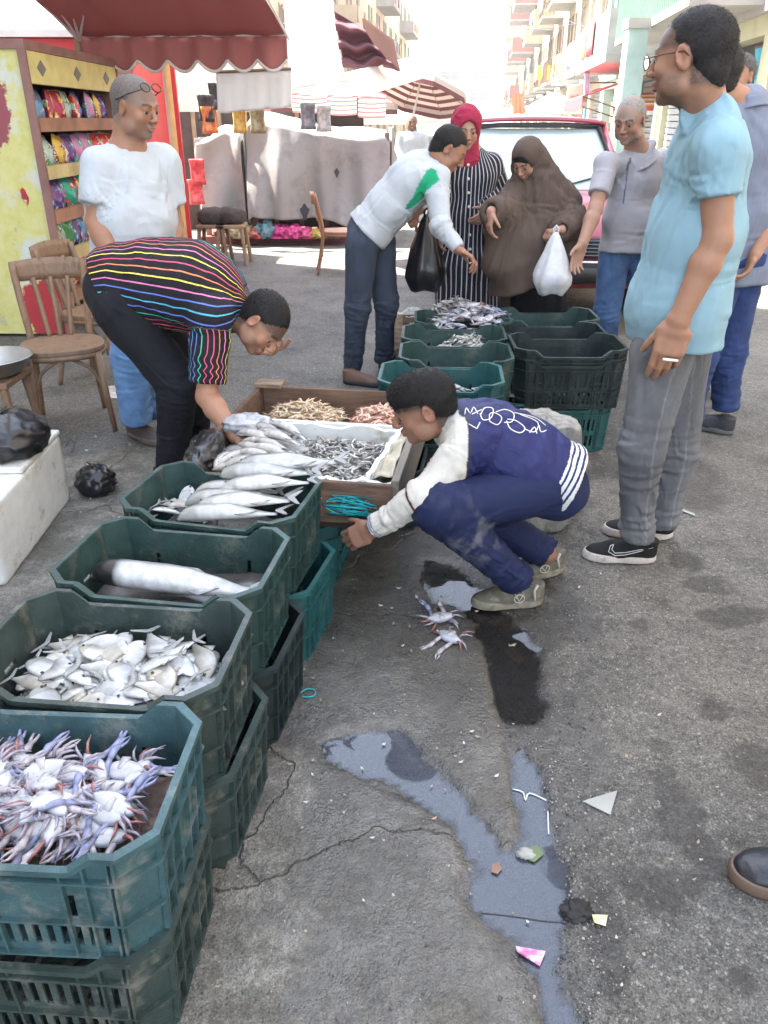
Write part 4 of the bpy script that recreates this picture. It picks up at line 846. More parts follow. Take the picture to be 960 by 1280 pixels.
loft([rsec(.72, .38, .70, .02, .1), rsec(.79, .30, .80, .10), rsec(.81, .28, .88, .35), rsec(.82, .27, .95, 1.1), rsec(.82, .27, .97, 1.35), rsec(.82, .27, .93, 3.9), rsec(.78, .35, .85, 4.1)]).build('body', CP, car, smooth=True)
cabs = [(1.18, .94, .74), (1.62, 1.50, .585), (1.80, 1.545, .575), (2.7, 1.54, .575), (3.05, .94, .72)]
def csec(y, z, w_): return [(-.74, y if z < 1 else y, .90), (.74, y, .90), (w_, y, z), (-w_, y, z)]
m = MB(); k_ = [(-.745, 1.12, .93), (.745, 1.12, .93), (.60, 1.64, 1.46), (-.60, 1.64, 1.46), (-.59, 2.75, 1.47), (.59, 2.75, 1.47), (-.745, 3.1, .93), (.745, 3.1, .93)]
m.add(k_, [(1, 0, 3, 2)[::-1], (0, 3, 4, 6), (1, 7, 5, 2), (4, 5, 7, 6)]); 
q = MB(); q.add([(-.70, 1.14, .955), (.70, 1.14, .955), (.575, 1.60, 1.435), (-.575, 1.60, 1.435)], [(0, 1, 2, 3)]); ws = q.build('windshield', CGL, car, solid=.01)
q = MB(); q.tube([(-.58, 1.58, 1.45), (-.30, 1.565, 1.465), (.30, 1.565, 1.465), (.58, 1.58, 1.45), (.745, 1.10, .94), (-.745, 1.10, .94)], .022, 6, closed=True); q.build('windshield_seal', CBK, car)
for s_ in (-1, 1):
    for P_, r_ in (([(s_*.765, 1.12, .93), (s_*.625, 1.62, 1.45)], .038), ([(s_*.625, 1.62, 1.45), (s_*.61, 2.75, 1.46)], .032), ([(s_*.61, 2.75, 1.46), (s_*.76, 3.1, .93)], .04), ([(s_*.62, 2.1, 1.46), (s_*.77, 2.1, .93)], .03)): MB().tube(P_, r_, 8).build('pillar', CP, car, smooth=True)
q = MB(); q.grid(lambda u, v: (-.64+1.28*u, 1.56+1.22*v, 1.475+.065*math.sin(u*math.pi)**.5*(math.sin((.08+.84*v)*math.pi)**.4)), 26, 14); q.build('roof', CP, car, smooth=True, solid=.03)
for s_ in (-1, 1):
    q = MB(); q.add([(s_*.74, 1.2, .95), (s_*.755, 2.9, .95), (s_*.615, 2.68, 1.44), (s_*.625, 1.66, 1.44)], [(0, 1, 2, 3)]); q.build('side_window', CGL, car, solid=.008)
    m3 = MB(); m3.box((s_*.90, 1.18, 1.0), (.15, .06, .10)); o = m3.build('mirror', CP, car, bevel=.025); MB().tube([(s_*.80, 1.2, .95), (s_*.88, 1.18, .98)], .012, 6).build('mirror_arm', CBK, o)
    MB().box((s_*.58, .035, .62), (.26, .05, .15)).build('headlight', mat('headlight_glass', (.6, .6, .55), rough=.1, coat=1), car, bevel=.02)
    for y in (.75, 3.3):
        wv = MB(); wv.tube([(s_*.74, y, .29), (s_*.84, y, .29)], .29, 24); o = wv.build('wheel', mat('tyre', (.02, .02, .02), rough=.9), car, bevel=.02); rv = MB(); rv.tube([(s_*.83, y, .29), (s_*.848, y, .29)], .17, 20); rv.build('rim', CHR, o)
MB().box((0, .01, .62), (.84, .04, .15)).build('grille', CBK, car, bevel=.01)
for k in range(5): MB().box((0, -.018, .57+k*.027), (.80, .012, .008)).build('grille_bar', CHR, car)
m3 = MB(); m3.tube([(-.84, .25, .44), (-.80, -.04, .44), (-.4, -.08, .44), (.4, -.08, .44), (.80, -.04, .44), (.84, .25, .44)], .075, 8); m3.build('bumper', CBK, car, smooth=True)
m3 = MB(); m3.tube([(-.82, .2, .53), (-.79, -.07, .53), (-.4, -.115, .53), (.4, -.115, .53), (.79, -.07, .53), (.82, .2, .53)], .014, 6); m3.build('bumper_trim', CHR, car, smooth=True)
m3 = MB(); m3.box((.0, .6, .952), (.9, .02, .004)); MB().tube([(-.35, 1.12, .965), (.05, 1.22, 1.06)], .008, 5).build('wiper', CBK, car); MB().tube([(.15, 1.12, .965), (.55, 1.22, 1.06)], .008, 5).build('wiper', CBK, car)
MB().b(-.60, .60, 1.7, 2.6, .50, .96).build('seats', CBK, car, bevel=.05)
# carried bags
def hanging_bag(label, top, w_, h, m_, seed, dep=.12, name='carrier_bag'):
    t = thing(name, label, 'plastic bag', top); m = MB(); n = 30; rows = 16
    for i in range(rows+1):
        v = i/rows; wd = w_*(.10+.90*min(1, v*1.45)**.8)*(1-.55*max(0, v-.8)/.2*.6)
        for j in range(n):
            a = 2*math.pi*j/n; rr = 1+.10*math.sin(a*7+seed+v*2)*(1-.3*v)+.05*math.sin(a*13+v*9)
            m.V.append(Vector((wd/2*math.cos(a)*rr, dep*wd/w_*math.sin(a)*rr, -h*v+.01*math.sin(a*3)*v)))
    for i in range(rows):
        for j in range(n): m.F.append((i*n+j, i*n+(j+1) % n, (i+1)*n+(j+1) % n, (i+1)*n+j)); m.MI.append(0)
    m.F.append(tuple(rows*n+j for j in range(n))); m.MI.append(0); m.build('bag', m_, t, smooth=True)
    q = MB(); q.tube([(-.012, 0, -.03), (-.012, 0, .02), (0, 0, .035), (.012, 0, .02), (.012, 0, -.03)], .006, 6, flat=1); q.build('handle', m_, t, smooth=True); return t
hanging_bag('long black plastic bag hanging from the hand of the man in the white top', W(533, 268, 5.0), .24, .44, BLK, 1)
hanging_bag('white plastic bag held by the woman in the brown khimar', W(695, 290, 4.72), .21, .34, mat('white_bag', (.62, .62, .64), rough=.35, var=.15, vscale=25, bump=.6, bscale=30), 3)
# ============================================================ litter and small things on the ground
def flat(name, label, cat, pts, m_, z=.004, h=.002, curl=.0):
    P = [G(x, y) for x, y in pts]; c = sum((Vector(p) for p in P), Vector())/len(P); zg = max(zat(p.x, p.y) for p in P); zg = max(zg, WATER_Z)
    m = MB(); n = len(P); V = [(p.x-c.x, p.y-c.y, curl*(i % 2)) for i, p in enumerate(P)]+[(p.x-c.x, p.y-c.y, h+curl*(i % 2)) for i, p in enumerate(P)]
    m.add(V, [tuple(range(n))[::-1], tuple(range(n, 2*n))]+[(i, (i+1) % n, n+(i+1) % n, n+i) for i in range(n)]); o = m.build(name, m_, loc=(c.x, c.y, zg+z)); return tag(o, label, cat)
PW = mat('paper_white', (.34, .34, .31), rough=.8, var=.12); 
flat('paper_scrap', 'grey white triangle of paper on the dark wet asphalt', 'paper', [(728, 1002), (771, 991), (763, 1019)], PW, curl=.006)
flat('paper_scrap', 'thin white strip of paper beside the shoes of the man in teal', 'paper', [(850, 636), (868, 643), (869, 646), (851, 639)], PW)
flat('candy_wrapper', 'pink and white sweet wrapper floating in the puddle', 'wrapper', [(645, 1181), (682, 1189), (675, 1206), (646, 1189)], mat('wrapper_pink', (.55, .16, .34), rough=.35, var=.5, vscale=60, dirt=(.6, .6, .65), dirtscale=45), curl=.004)
flat('candy_wrapper', 'small pale green scrap in the puddle beside a white crumpled scrap', 'wrapper', [(657, 1058), (672, 1055), (680, 1066), (668, 1076), (658, 1072)], mat('leaf_green', (.12, .17, .07), rough=.6))
flat('paper_scrap', 'small yellow white wrapper on the grit beside the black debris', 'wrapper', [(740, 1144), (759, 1147), (757, 1158), (742, 1156)], mat('wrapper_yel', (.60, .60, .35), rough=.5, var=.5, vscale=50), curl=.006)
flat('paper_scrap', 'white paper with a red print under the bentwood chair', 'paper', [(131, 483), (152, 482), (153, 498), (134, 498)], mat('paper_print', (.55, .50, .48), rough=.8, var=.4, vscale=25))
flat('paper_scrap', 'dull reddish scrap sunk in the puddle', 'paper', [(615, 1078), (624, 1077), (628, 1084), (622, 1091), (614, 1088)], mat('scrap_red', (.22, .13, .09), rough=.6))
rr_ = random.Random(9)
for i in range(120):
    px, py = rr_.choice(((rr_.uniform(360, 640), rr_.uniform(620, 1000)), (rr_.uniform(640, 900), rr_.uniform(600, 1270)), (rr_.uniform(100, 300), rr_.uniform(520, 680)), (rr_.uniform(240, 600), rr_.uniform(900, 1270))))
    a = rr_.random()*6.28; s_ = rr_.uniform(1.2, 4.2); c = [(.50, .48, .42), (.40, .30, .20), (.32, .28, .22), (.55, .55, .55)][rr_.randrange(4)]
    flat('scrap', 'tiny pale scrap of litter on the street surface', 'litter', [(px+s_*math.cos(a+k*1.57)*(1 if k % 2 else .5), py+s_*.7*math.sin(a+k*1.57)*(1 if k % 2 else .5)) for k in range(4)], mat('scrap_%d' % int(c[0]*100), c, rough=.7), curl=.003)['group'] = 'tiny scraps of litter on the street'
c = G(663, 1068, -.006); crumple('paper_scrap', 'crumpled white scrap in the middle of the puddle', 'paper', (c.x-.012, c.y, WATER_Z), (.018, .012, .008), PW, 3, .8, .6, False, sub=3)
c = G(722, 1138); crumple('debris', 'matted black plant debris at the edge of the puddle', 'debris', (c.x, c.y, -.008), (.024, .022, .006), mat('debris_black', (.015, .014, .014), rough=.7), 6, .8, .9, False, sub=4)
def wire(name, label, cat, pts, r, m_, z=.004, n=6):
    P = [G(x, y) for x, y in pts]; c = P[0]; q = MB(); q.tube([Vector((p.x-c.x, p.y-c.y, max(zat(p.x, p.y), WATER_Z)+z)) for p in curve_pts(P, n)], r, 5); o = q.build(name, m_, smooth=True, loc=(c.x, c.y, 0)); return tag(o, label, cat)
wire('cord', 'thin dark stick floating across the puddle', 'stick', [(602, 1138), (640, 1142), (680, 1148), (708, 1150)], .0012, mat('twig', (.03, .03, .03)), .001)
wire('straw', 'white broken straw bent over the right channel of the puddle', 'straw', [(641, 984), (654, 988), (657, 998), (662, 989), (683, 998)], .002, mat('straw_white', (.6, .62, .65)), .003, 3)
wire('straw', 'short upright white straw piece in the right channel', 'straw', [(685, 1012), (686, 1040)], .002, mat('straw_white', (.6, .62, .65)), .003)
wire('twine', 'loop of green twine on the concrete beside the third crate stack', 'twine', [(376, 868), (384, 863), (393, 864), (393, 871), (384, 873), (378, 872)], .0018, mat('teal_twine', (.02, .40, .42), rough=.8), .004)
wire('wire', 'loop of thin black wire above the small black bag', 'wire', [(85, 568), (90, 560), (95, 566), (92, 578)], .003, CBK, .05)
# ============================================================ haze volume added to wash out the far street like glare
hm = bpy.data.materials.new('washout_haze'); hm.use_nodes = True; ht = hm.node_tree; ht.nodes.clear()
hv = ht.nodes.new('ShaderNodeVolumePrincipled'); hv.inputs['Color'].default_value = (.96, .95, .93, 1); hv.inputs['Density'].default_value = .0016; hv.inputs['Anisotropy'].default_value = .3
hq = ht.nodes.new('ShaderNodeOutputMaterial'); ht.links.new(hv.outputs[0], hq.inputs['Volume'])
gx0, gx1, gy0, gy1 = float(gx.min())-5, float(gx.max())+5, float(gy.min())-5, float(gy.max())+5
tag(MB().b(gx0, gx1, gy0, gy1, -1.2, 34).build('haze', hm), kind='stuff')
# ============================================================ crates
CL, CW, CH = .53, .345, .25
def crate_meshes(kind, hh=CH, slots_top=False):
    """shell, rim, ribs of a chamfered fish crate; origin at the centre of its base"""
    ch = .05
    def outline(ins, z):
        k = 1-.055*(1-z/hh); a, c = CL/2*k-ins, CW/2*k-ins
        return a, c
    # perimeter samples: (side, s in 0..1)
    def pts(ins, z):
        a, c = outline(ins, z); out = []
        nl, ns = 34, 20
        for i in range(nl): out.append((-a+ch+(2*a-2*ch)*i/nl, -c))
        out.append((a-ch, -c))
        for i in range(ns): out.append((a, -c+ch+(2*c-2*ch)*i/ns))
        out.append((a, c-ch))
        for i in range(nl): out.append((a-ch-(2*a-2*ch)*i/nl, c))
        out.append((-a+ch, c))
        for i in range(ns): out.append((-a, c-ch-(2*c-2*ch)*i/ns))
        out.append((-a, -c+ch))
        return out
    n = len(pts(0, 0)); nl, ns = 34, 20
    def info(i):      # side id and local index
        if i <= nl-1: return 0, i
        if i == nl: return 9, 0
        i -= nl+1
        if i <= ns-1: return 1, i
        if i == ns: return 9, 0
        i -= ns+1
        if i <= nl-1: return 2, i
        if i == nl: return 9, 0
        i -= nl+1
        if i <= ns-1: return 3, i
        return 9, 0
    def ztop(x, y):
        u = abs(x)/(CL/2); return hh-.034*(1-min(max((u-.52)/.14, 0), 1))*(1 if abs(y) > CW/2-ch-.005 else 0) if abs(y) > CW/2-.03 else hh
    lv = [.0, .022, .075, .092, .150, .162, None]
    if slots_top: lv = [.0, .022, .080, .095, .105, .165, None]
    m = MB(); rings = []
    for z in lv:
        pz = pts(0, z if z is not None else hh)
        rings.append([(x, y, z if z is not None else ztop(x, y)) for x, y in pz])
    for r in rings: m.V += [Vector(v) for v in r]
    for j in range(len(lv)-1):
        for i in range(n):
            sd, k = info(i); nn = nl if sd in (0, 2) else ns
            hole = False
            if sd != 9 and 1 < k < nn-2:
                if j == 1 and k % 2 == 1: hole = True
                if slots_top and j == 4 and k % 2 == 1: hole = True
                if not slots_top and j == 3 and k in (5, 6, nn-7) and sd in (0, 2): hole = k in (5, nn-7)
                if j == 4+(0 if not slots_top else 9) and sd in (1, 3) and 8 <= k <= 11: hole = True
            if hole: continue
            a, b_ = i, (i+1) % n; m.F.append((j*n+a, j*n+b_, (j+1)*n+b_, (j+1)*n+a)); m.MI.append(0)
    # floor with slits
    a, c = outline(0, 0)
    xs = np.linspace(-a, a, 25)
    for i in range(24):
        if i % 2 == 0 or i in (11,): m.b(xs[i], xs[i+1], -c+.012, c-.012, .004, .009)
    m.b(-a+.005, a-.005, -.012, .012, .0095, .013); m.b(-a+.005, a-.005, -c+.002, -c+.02, .003, .0085); m.b(-a+.005, a-.005, c-.02, c-.002, .003, .0085)
    shell = m.mesh('crate_shell', None)
    def band(z0f, th, out, hgt):
        q = MB(); P0 = pts(0, hh); R_ = []
        for off, dz in ((-.002, 0), (out, 0), (out, hgt), (-.002, hgt)):
            ring = []
            for i, (x, y) in enumerate(P0):
                z = z0f(x, y); k = 1-.055*(1-z/hh); a, c = CL/2, CW/2
                fx, fy = (CL/2*k+off)/(CL/2), (CW/2*k+off)/(CW/2); ring.append((x*fx, y*fy, z+dz))
            R_.append(ring)
        for r in R_: q.V += [Vector(v) for v in r]
        for j in range(4):
            for i in range(n): q.F.append((j*n+i, j*n+(i+1) % n, ((j+1) % 4)*n+(i+1) % n, ((j+1) % 4)*n+i)); q.MI.append(0)
        return q
    rim = band(lambda x, y: ztop(x, y)-.010, 0, .011, .012)
    rimm = rim.mesh('crate_rim', None)
    rb = MB()
    for z, o in ((.0, .010), (.084, .009), (hh-.062, .012)):
        q = band(lambda x, y, z=z: z, 0, o, .005); rb.add(q.V, q.F)
    # vertical ribs
    def rib(x, y, nx_, ny_, z0=.0, z1=None):
        z1 = z1 or ztop(x, y)-.006; k0 = 1-.055*(1-z0/hh); k1 = 1-.055*(1-z1/hh); tx, ty = -ny_, nx_; w_ = .0022; V = []
        for z, k in ((z0, k0), (z1, k1)):
            for o in (-.001, .009):
                for s_ in (-1, 1): V.append((x*k+nx_*o+tx*w_*s_, y*k+ny_*o+ty*w_*s_, z))
        rb.add(V, [(0, 1, 3, 2), (4, 6, 7, 5), (2, 3, 7, 6), (0, 2, 6, 4), (1, 5, 7, 3)])
    a, c = CL/2, CW/2
    for x in (-.205, -.165, -.125, 0, .125, .165, .205):
        for s_ in (-1, 1): rib(x, s_*c, 0, s_)
    for y in (-.115, -.075, -.03, .03, .075, .115):
        for s_ in (-1, 1): rib(s_*a, y, s_, 0)
    for sx in (-1, 1):
        for sy in (-1, 1): rib(sx*(a-ch), sy*c, 0, sy); rib(sx*a, sy*(c-ch), sx, 0)
    ribs = rb.mesh('crate_ribs', None)
    return shell, rimm, ribs
def plastic(name, c, d):
    return mat(name, c, rough=.42, var=.4, vscale=14, bump=.45, bscale=130, dirt=d, dirtscale=8, dirtlo=.54, spec=.4)
CM = {'blue': plastic('plastic_blue_green', (.042, .090, .098), (.19, .195, .17)), 'green': plastic('plastic_dark_green', (.026, .056, .050), (.12, .125, .105)),
      'slate': plastic('plastic_slate', (.034, .052, .047), (.17, .165, .14)), 'teal': plastic('plastic_teal', (.018, .085, .085), (.055, .09, .078)), 'black': plastic('plastic_black', (.016, .026, .026), (.05, .055, .05))}
CK = {}
def crate(x, y, z, yaw, colr, label, top=False, group='stacked plastic fish crates', kind='a', tilt=(0, 0), sc=1):
    key = (colr, top)
    if key not in CK:
        base = CK.get(('base', top)) or crate_meshes('a', CH, top); CK[('base', top)] = base
        L3 = []
        for me in base:
            q = me.copy(); q.materials.append(CM[colr]); L3.append(q)
        CK[key] = L3
    t = thing('fish_crate', label, 'crate', (x, y, z), R(yaw), group); t.rotation_euler = (R(tilt[0]), R(tilt[1]), R(yaw)); t.scale = (sc,)*3
    s_ = link('shell', CK[key][0], t); md = s_.modifiers.new('thick', 'SOLIDIFY'); md.thickness = .0045; md.offset = -1
    link('rim', CK[key][1], t); link('ribs', CK[key][2], t)
    return t
STK = .242
# nearest row, front to back
crate(-.63, 1.03, 0, -4, 'slate', 'grey green crate with slotted sides under the crab crate, nearest the camera', True)
K1 = crate(-.622, 1.03, STK, -3, 'blue', 'blue green crate full of crabs, nearest the camera, bottom left')
crate(-.572, 1.42, 0, -9, 'slate', 'slotted grey green crate under the crate of flat silver fish', True)
K2 = crate(-.588, 1.41, STK, -6, 'slate', 'grey green crate heaped with flat silver fish, second in the near row')
crate(-.518, 1.80, 0, -11, 'black', 'dark slotted crate under the crate with one big mullet', True)
K3 = crate(-.545, 1.785, STK, -9, 'green', 'dark green crate holding one big whole mullet, third in the near row')
crate(-.455, 2.175, 0, -14, 'teal', 'teal crate under the crate of long fish, fourth in the near row')
K4 = crate(-.49, 2.18, STK, -13, 'green', 'dark green crate of long silver fish against the wooden tray, fourth in near row')
crate(-.41, 2.60, 0, -10, 'teal', 'teal crate under the wooden tray beside the hand of the boy')
crate(-.10, 3.05, 0, -8, 'black', 'dark crate under the middle of the wooden tray')
# far block, left column
for (x, y, yaw, c0, c1, l0, l1) in ((.255, 3.43, -4, 'green', 'teal', 'dark green crate under the teal crate behind the boy\'s head', 'teal crate behind the crouching boy\'s head'),
        (.35, 3.80, -3, 'green', 'green', 'lower crate under the half empty green crate in the far left column', 'half empty dark green crate just beyond the teal one behind the boy'),
        (.37, 4.18, -3, 'green', 'green', 'lower crate under the crate with a small mound of sardines', 'dark green crate with a small mound of sardines, far left column'),
        (.45, 4.56, -2, 'green', 'green', 'lower crate under the crate overflowing with crabs in the far block', 'dark green crate overflowing with crabs behind the sardines')):
    crate(x, y, 0, yaw+2, c0, l0); crate(x, y, STK, yaw, c1, l1)
# far block, right column
crate(.865, 3.89, 0, 1, 'teal', 'teal crate at the bottom of the right stack beside the man in teal', True)
crate(.90, 3.87, STK-.012, -1, 'black', 'black slotted crate resting on the teal crate in the right stack', True)
KR2 = crate(.905, 3.875, STK+.028, -1, 'black', 'empty black crate nested on top of the right stack, nearest the man in teal')
for (y, x, l0, l1) in ((4.25, .91, 'lower black crate in the middle of the right hand column', 'empty dark crate in the middle of the right hand column'), (4.63, .955, 'lower dark crate at the far end of the right hand column', 'dark green crate with small fish at the far end of the right hand column')):
    crate(x, y, 0, 0, 'black', l0); crate(x, y, STK, -1, 'black' if y < 4.5 else 'green', l1)
crate(.40, 4.97, 0, -2, 'green', 'crate holding up the rough wooden box of small fish')
# ============================================================ fish, crabs, prawns
def tissue(name, rough=.25, **k): return mat(name, (1, 1, 1), rough=rough, attr='dye', var=.28, vscale=38, spec=.6, **k)
FM = tissue('fish_skin', .28, coat=.3, bump=.15, bscale=600)
def fish_mesh(name, L, H, T, back, belly, n=18, k=12, headc=None, bend=0, seed=0, prof=None):
    """lies on its side in the XY plane: length along X, height along Y, thickness along Z"""
    m = MB(); V = []; F = []; col = []
    prof = prof or [(0, .10), (.06, .45), (.14, .72), (.25, .92), (.38, 1.), (.52, .95), (.68, .72), (.82, .40), (.92, .20), (.97, .18)]
    px_ = [p[0] for p in prof]; py_ = [p[1] for p in prof]
    for i in range(n+1):
        u = i/n*.97; h = np.interp(u, px_, py_); th = T/2*min(1, h*1.05)*(1-.55*max(0, (u-.5)/.5)); hh_ = H/2*h
        x = (u-.5)*L; yb = bend*((u-.5)**2)*4*L
        for j in range(k):
            a = 2*math.pi*j/k; c, s_ = math.cos(a), math.sin(a)
            V.append((x, yb+hh_*c, th*math.copysign(abs(s_)**.85, s_)+th)); 
            f = (c+1)/2; hd = 1 if (headc and u < .20) else 0
            cc = (np.array(belly)*(1-f**1.0)+np.array(back)*(f**1.0))*.86
            if hd: cc = cc*.45+np.array(headc)*.55 if max(headc) > 0 else np.array((.022, .02, .022))
            if .185 < u < .235: cc = cc*.72
            col.append(cc)
    for i in range(n):
        for j in range(k): F.append((i*k+j, i*k+(j+1) % k, (i+1)*k+(j+1) % k, (i+1)*k+j))
    F.append(tuple(range(k))[::-1]); F.append(tuple(n*k+j for j in range(k)))
    def fin(P, c, th=.0012):
        b0 = len(V); m_ = len(P)
        for zz in (-1, 1):
            for q in P: V.append((q[0], q[1]+bend*((q[0]/L)**2)*4*L, (q[2] if len(q) > 2 else T*.45)+zz*th)); col.append(c)
        F.append(tuple(range(b0, b0+m_))[::-1]); F.append(tuple(range(b0+m_, b0+2*m_)))
        for i in range(m_): F.append((b0+i, b0+(i+1) % m_, b0+m_+(i+1) % m_, b0+m_+i))
    fc = np.array(back)*.6+np.array(belly)*.25
    fin([(-.08*L, H*.46), (.02*L, H*.66), (.12*L, H*.62), (.20*L, H*.36)], fc)
    fin([(.10*L, -H*.42), (.20*L, -H*.60), (.30*L, -H*.22)], fc*1.1)
    body = mkmesh(name, V, F, FM, True)
    at = body.attributes.new('dye', 'FLOAT_COLOR', 'POINT'); A_ = np.ones((len(V), 4), np.float32); A_[:, :3] = np.array(col); at.data.foreach_set('color', A_.ravel())
    V2 = []; P = [(.46*L, H*.09), (.56*L, H*.55), (.60*L, H*.58), (.525*L, 0), (.60*L, -H*.58), (.56*L, -H*.55), (.46*L, -H*.09)]
    yb = bend*L
    for zz in (-1, 1):
        for q in P: V2.append((q[0], q[1]+yb*(q[0]/L*2)**2, T*.30+zz*.001))
    n2 = len(P); F2 = [(0, 1, 2, 3), (0, 3, 6), (3, 4, 5, 6), (n2+3, n2+2, n2+1, n2), (n2+6, n2+3, n2), (n2+6, n2+5, n2+4, n2+3)]+[(i, (i+1) % n2, n2+(i+1) % n2, n2+i) for i in range(n2)]
    tail = mkmesh(name+'_tail', V2, F2, mat('fish_fin', tuple(fc), rough=.45, var=.3, vscale=120))
    r = min(.006, H*.055); e = MB(); e.lathe([(r*.3, r*.35), (r*.8, r*.22), (r, 0), (r*1.05, -r*.3)], (-.41*L, H*.10, T*.93*.82), 12)
    eye = e.mesh(name+'_eye', mat('fish_eye', (.02, .02, .02), rough=.1), True)
    return body, tail, eye
SIL = dict(
    flat=[fish_mesh('bream_a', .170, .082, .020, (.15, .15, .14), (.62, .63, .62), headc=(.3, .29, .25)), fish_mesh('bream_b', .155, .074, .018, (.26, .24, .19), (.60, .58, .52), bend=.06, headc=(.30, .26, .18)), fish_mesh('bream_c', .15, .070, .018, (.34, .35, .35), (.66, .67, .67), bend=-.05)],
    long=[fish_mesh('mullet_a', .34, .072, .052, (.08, .085, .08), (.60, .60, .58), headc=(.25, .25, .22), bend=.02, prof=[(0, .18), (.05, .55), (.12, .82), (.25, 1.), (.45, 1.), (.62, .85), (.8, .5), (.92, .28), (.97, .26)]),
          fish_mesh('mullet_b', .31, .066, .048, (.16, .165, .15), (.64, .63, .60), headc=(.4, .4, .36), bend=-.03, prof=[(0, .18), (.05, .55), (.12, .82), (.25, 1.), (.45, 1.), (.62, .85), (.8, .5), (.92, .28), (.97, .26)])],
    mid=[fish_mesh('whiting_a', .20, .040, .030, (.07, .066, .055), (.58, .56, .52), headc=(.3, .29, .25), bend=.05), fish_mesh('whiting_b', .19, .038, .03, (.18, .165, .14), (.64, .62, .58), headc=(.5, .45, .38), bend=-.06)],
    small=[fish_mesh('sardine_a', .085, .017, .011, (.20, .22, .20), (.66, .66, .60), n=8, k=6, bend=.08), fish_mesh('sardine_b', .075, .016, .010, (.30, .30, .24), (.70, .68, .58), n=8, k=6, bend=-.1)],
    big=[fish_mesh('big_mullet', .50, .088, .075, (.16, .16, .16), (.78, .79, .79), n=28, k=18, headc=(.0, .0, .0), bend=.02, prof=[(0, .35), (.04, .7), (.10, .88), (.2, .98), (.4, 1.), (.6, .95), (.78, .72), (.9, .42), (.97, .36)])])
def put_fish(ms, loc, rot, label, group, sc=1, parts=True, name='fish'):
    o = link(name, ms[0], None, loc, rot, (sc,)*3); tag(o, label, 'fish', group)
    if parts: link('tail_fin', ms[1], o); link('eye', ms[2], o)
    else: link('tail_fin', ms[1], o)
    return o
rf = random.Random(3)
def M2(yaw): c, s_ = math.cos(R(yaw)), math.sin(R(yaw)); return lambda x, y: (c*x-s_*y, s_*x+c*y)
# ---- crate of flat silver fish
def in_crate(K, x, y, z): 
    f = M2(math.degrees(K.rotation_euler.z)); a, b_ = f(x, y); return (K.location.x+a, K.location.y+b_, K.location.z+z)
def base_mound(K, label, col, z, sx, sy, top, name='mound'):
    m = MB(); m.grid(lambda u, v: in_crate(K, (u-.5)*2*sx, (v-.5)*2*sy, z+top*math.exp(-((u-.5)**2+(v-.5)**2)*7)+.006*math.sin(u*37)*math.cos(v*29)), 24, 18)
    o = m.build(name, mat(name+'_m', col, rough=.4, var=.5, vscale=40, bump=.8, bscale=90), smooth=True); tag(o, label, name, kind='stuff')
base_mound(K2, 'lower fish filling the crate under the flat silver fish', (.22, .22, .2), .095, .225, .135, .03, 'packed_fish')
for i in range(105):
    lay = i/105; x = rf.uniform(-.205, .200)*(1-.06*lay); y = rf.uniform(-.125, .115)*(1-.06*lay); z = .105+.045*lay+.035*math.exp(-(x*x/.02+y*y/.01))
    put_fish(rf.choice(SIL['flat']), in_crate(K2, x, y, z), (rf.gauss(-.08, .17), rf.gauss(0, .16), rf.uniform(0, 6.28)), 'flat silver fish heaped in the second near crate', 'flat silver fish heaped in the second crate', rf.uniform(.72, .92))
# ---- one big mullet
o = put_fish(SIL['big'][0], in_crate(K3, -.015, .0, .145), (.15, 0, R(-9+1)), 'single big mullet with a dark head lying in the dark green crate', None, .92); o.rotation_euler = (R(12), R(0), R(-10))
m = MB(); m.grid(lambda u, v: ((u-.5)*.46, (v-.5)*.28, .118+.012*math.sin(u*9)*math.cos(v*7)), 20, 14)
o = m.build('ice_slush', mat('dark_slush', (.06, .055, .05), rough=.25, var=.5, vscale=20), loc=K3.location, rot=K3.rotation_euler, smooth=True); tag(o, 'dark wet sheet under the big mullet in the dark green crate', 'sheet')
# ---- long fish beside / over the edge of the fourth crate
base_mound(K4, 'lower fish filling the crate of long silver fish', (.30, .31, .30), .10, .22, .13, .03, 'packed_fish')
MUL = ['nearest the camera, lowest', 'second from the camera,', 'pale middle', 'dark backed, tail over the rim,', 'second from the tray,', 'half covered left hand', 'farthest, tail at the twine,', 'topmost, touching the front board,']
for i, (x, y, z, yaw, tl) in enumerate(((.06, -.11, .215, 6, -7), (.09, -.06, .235, 10, -9), (.05, -.02, .22, 4, -8), (.13, .02, .262, 10, -9), (.11, .09, .268, 0, -8), (.02, .06, .215, 2, -7), (.16, .13, .285, 8, -7), (.09, .14, .275, -4, -6))):
    put_fish(SIL['long'][i % 2], in_crate(K4, x, y, z), (rf.gauss(0, .15), R(tl), R(yaw-13)), MUL[i]+' long silver mullet on the crate against the wooden tray', 'long silver mullets piled on the fourth crate', rf.uniform(.92, 1.05))
for i in range(12):
    x, y = rf.uniform(-.19, -.02), rf.uniform(-.11, .08)
    put_fish(rf.choice(SIL['flat']), in_crate(K4, x, y, .135+.003*i), (rf.gauss(.1, .3), rf.gauss(0, .3), rf.uniform(0, 6.28)), 'flat fish at the left end of the fourth crate', 'flat fish in the left end of the fourth crate', rf.uniform(.75, 1.0))
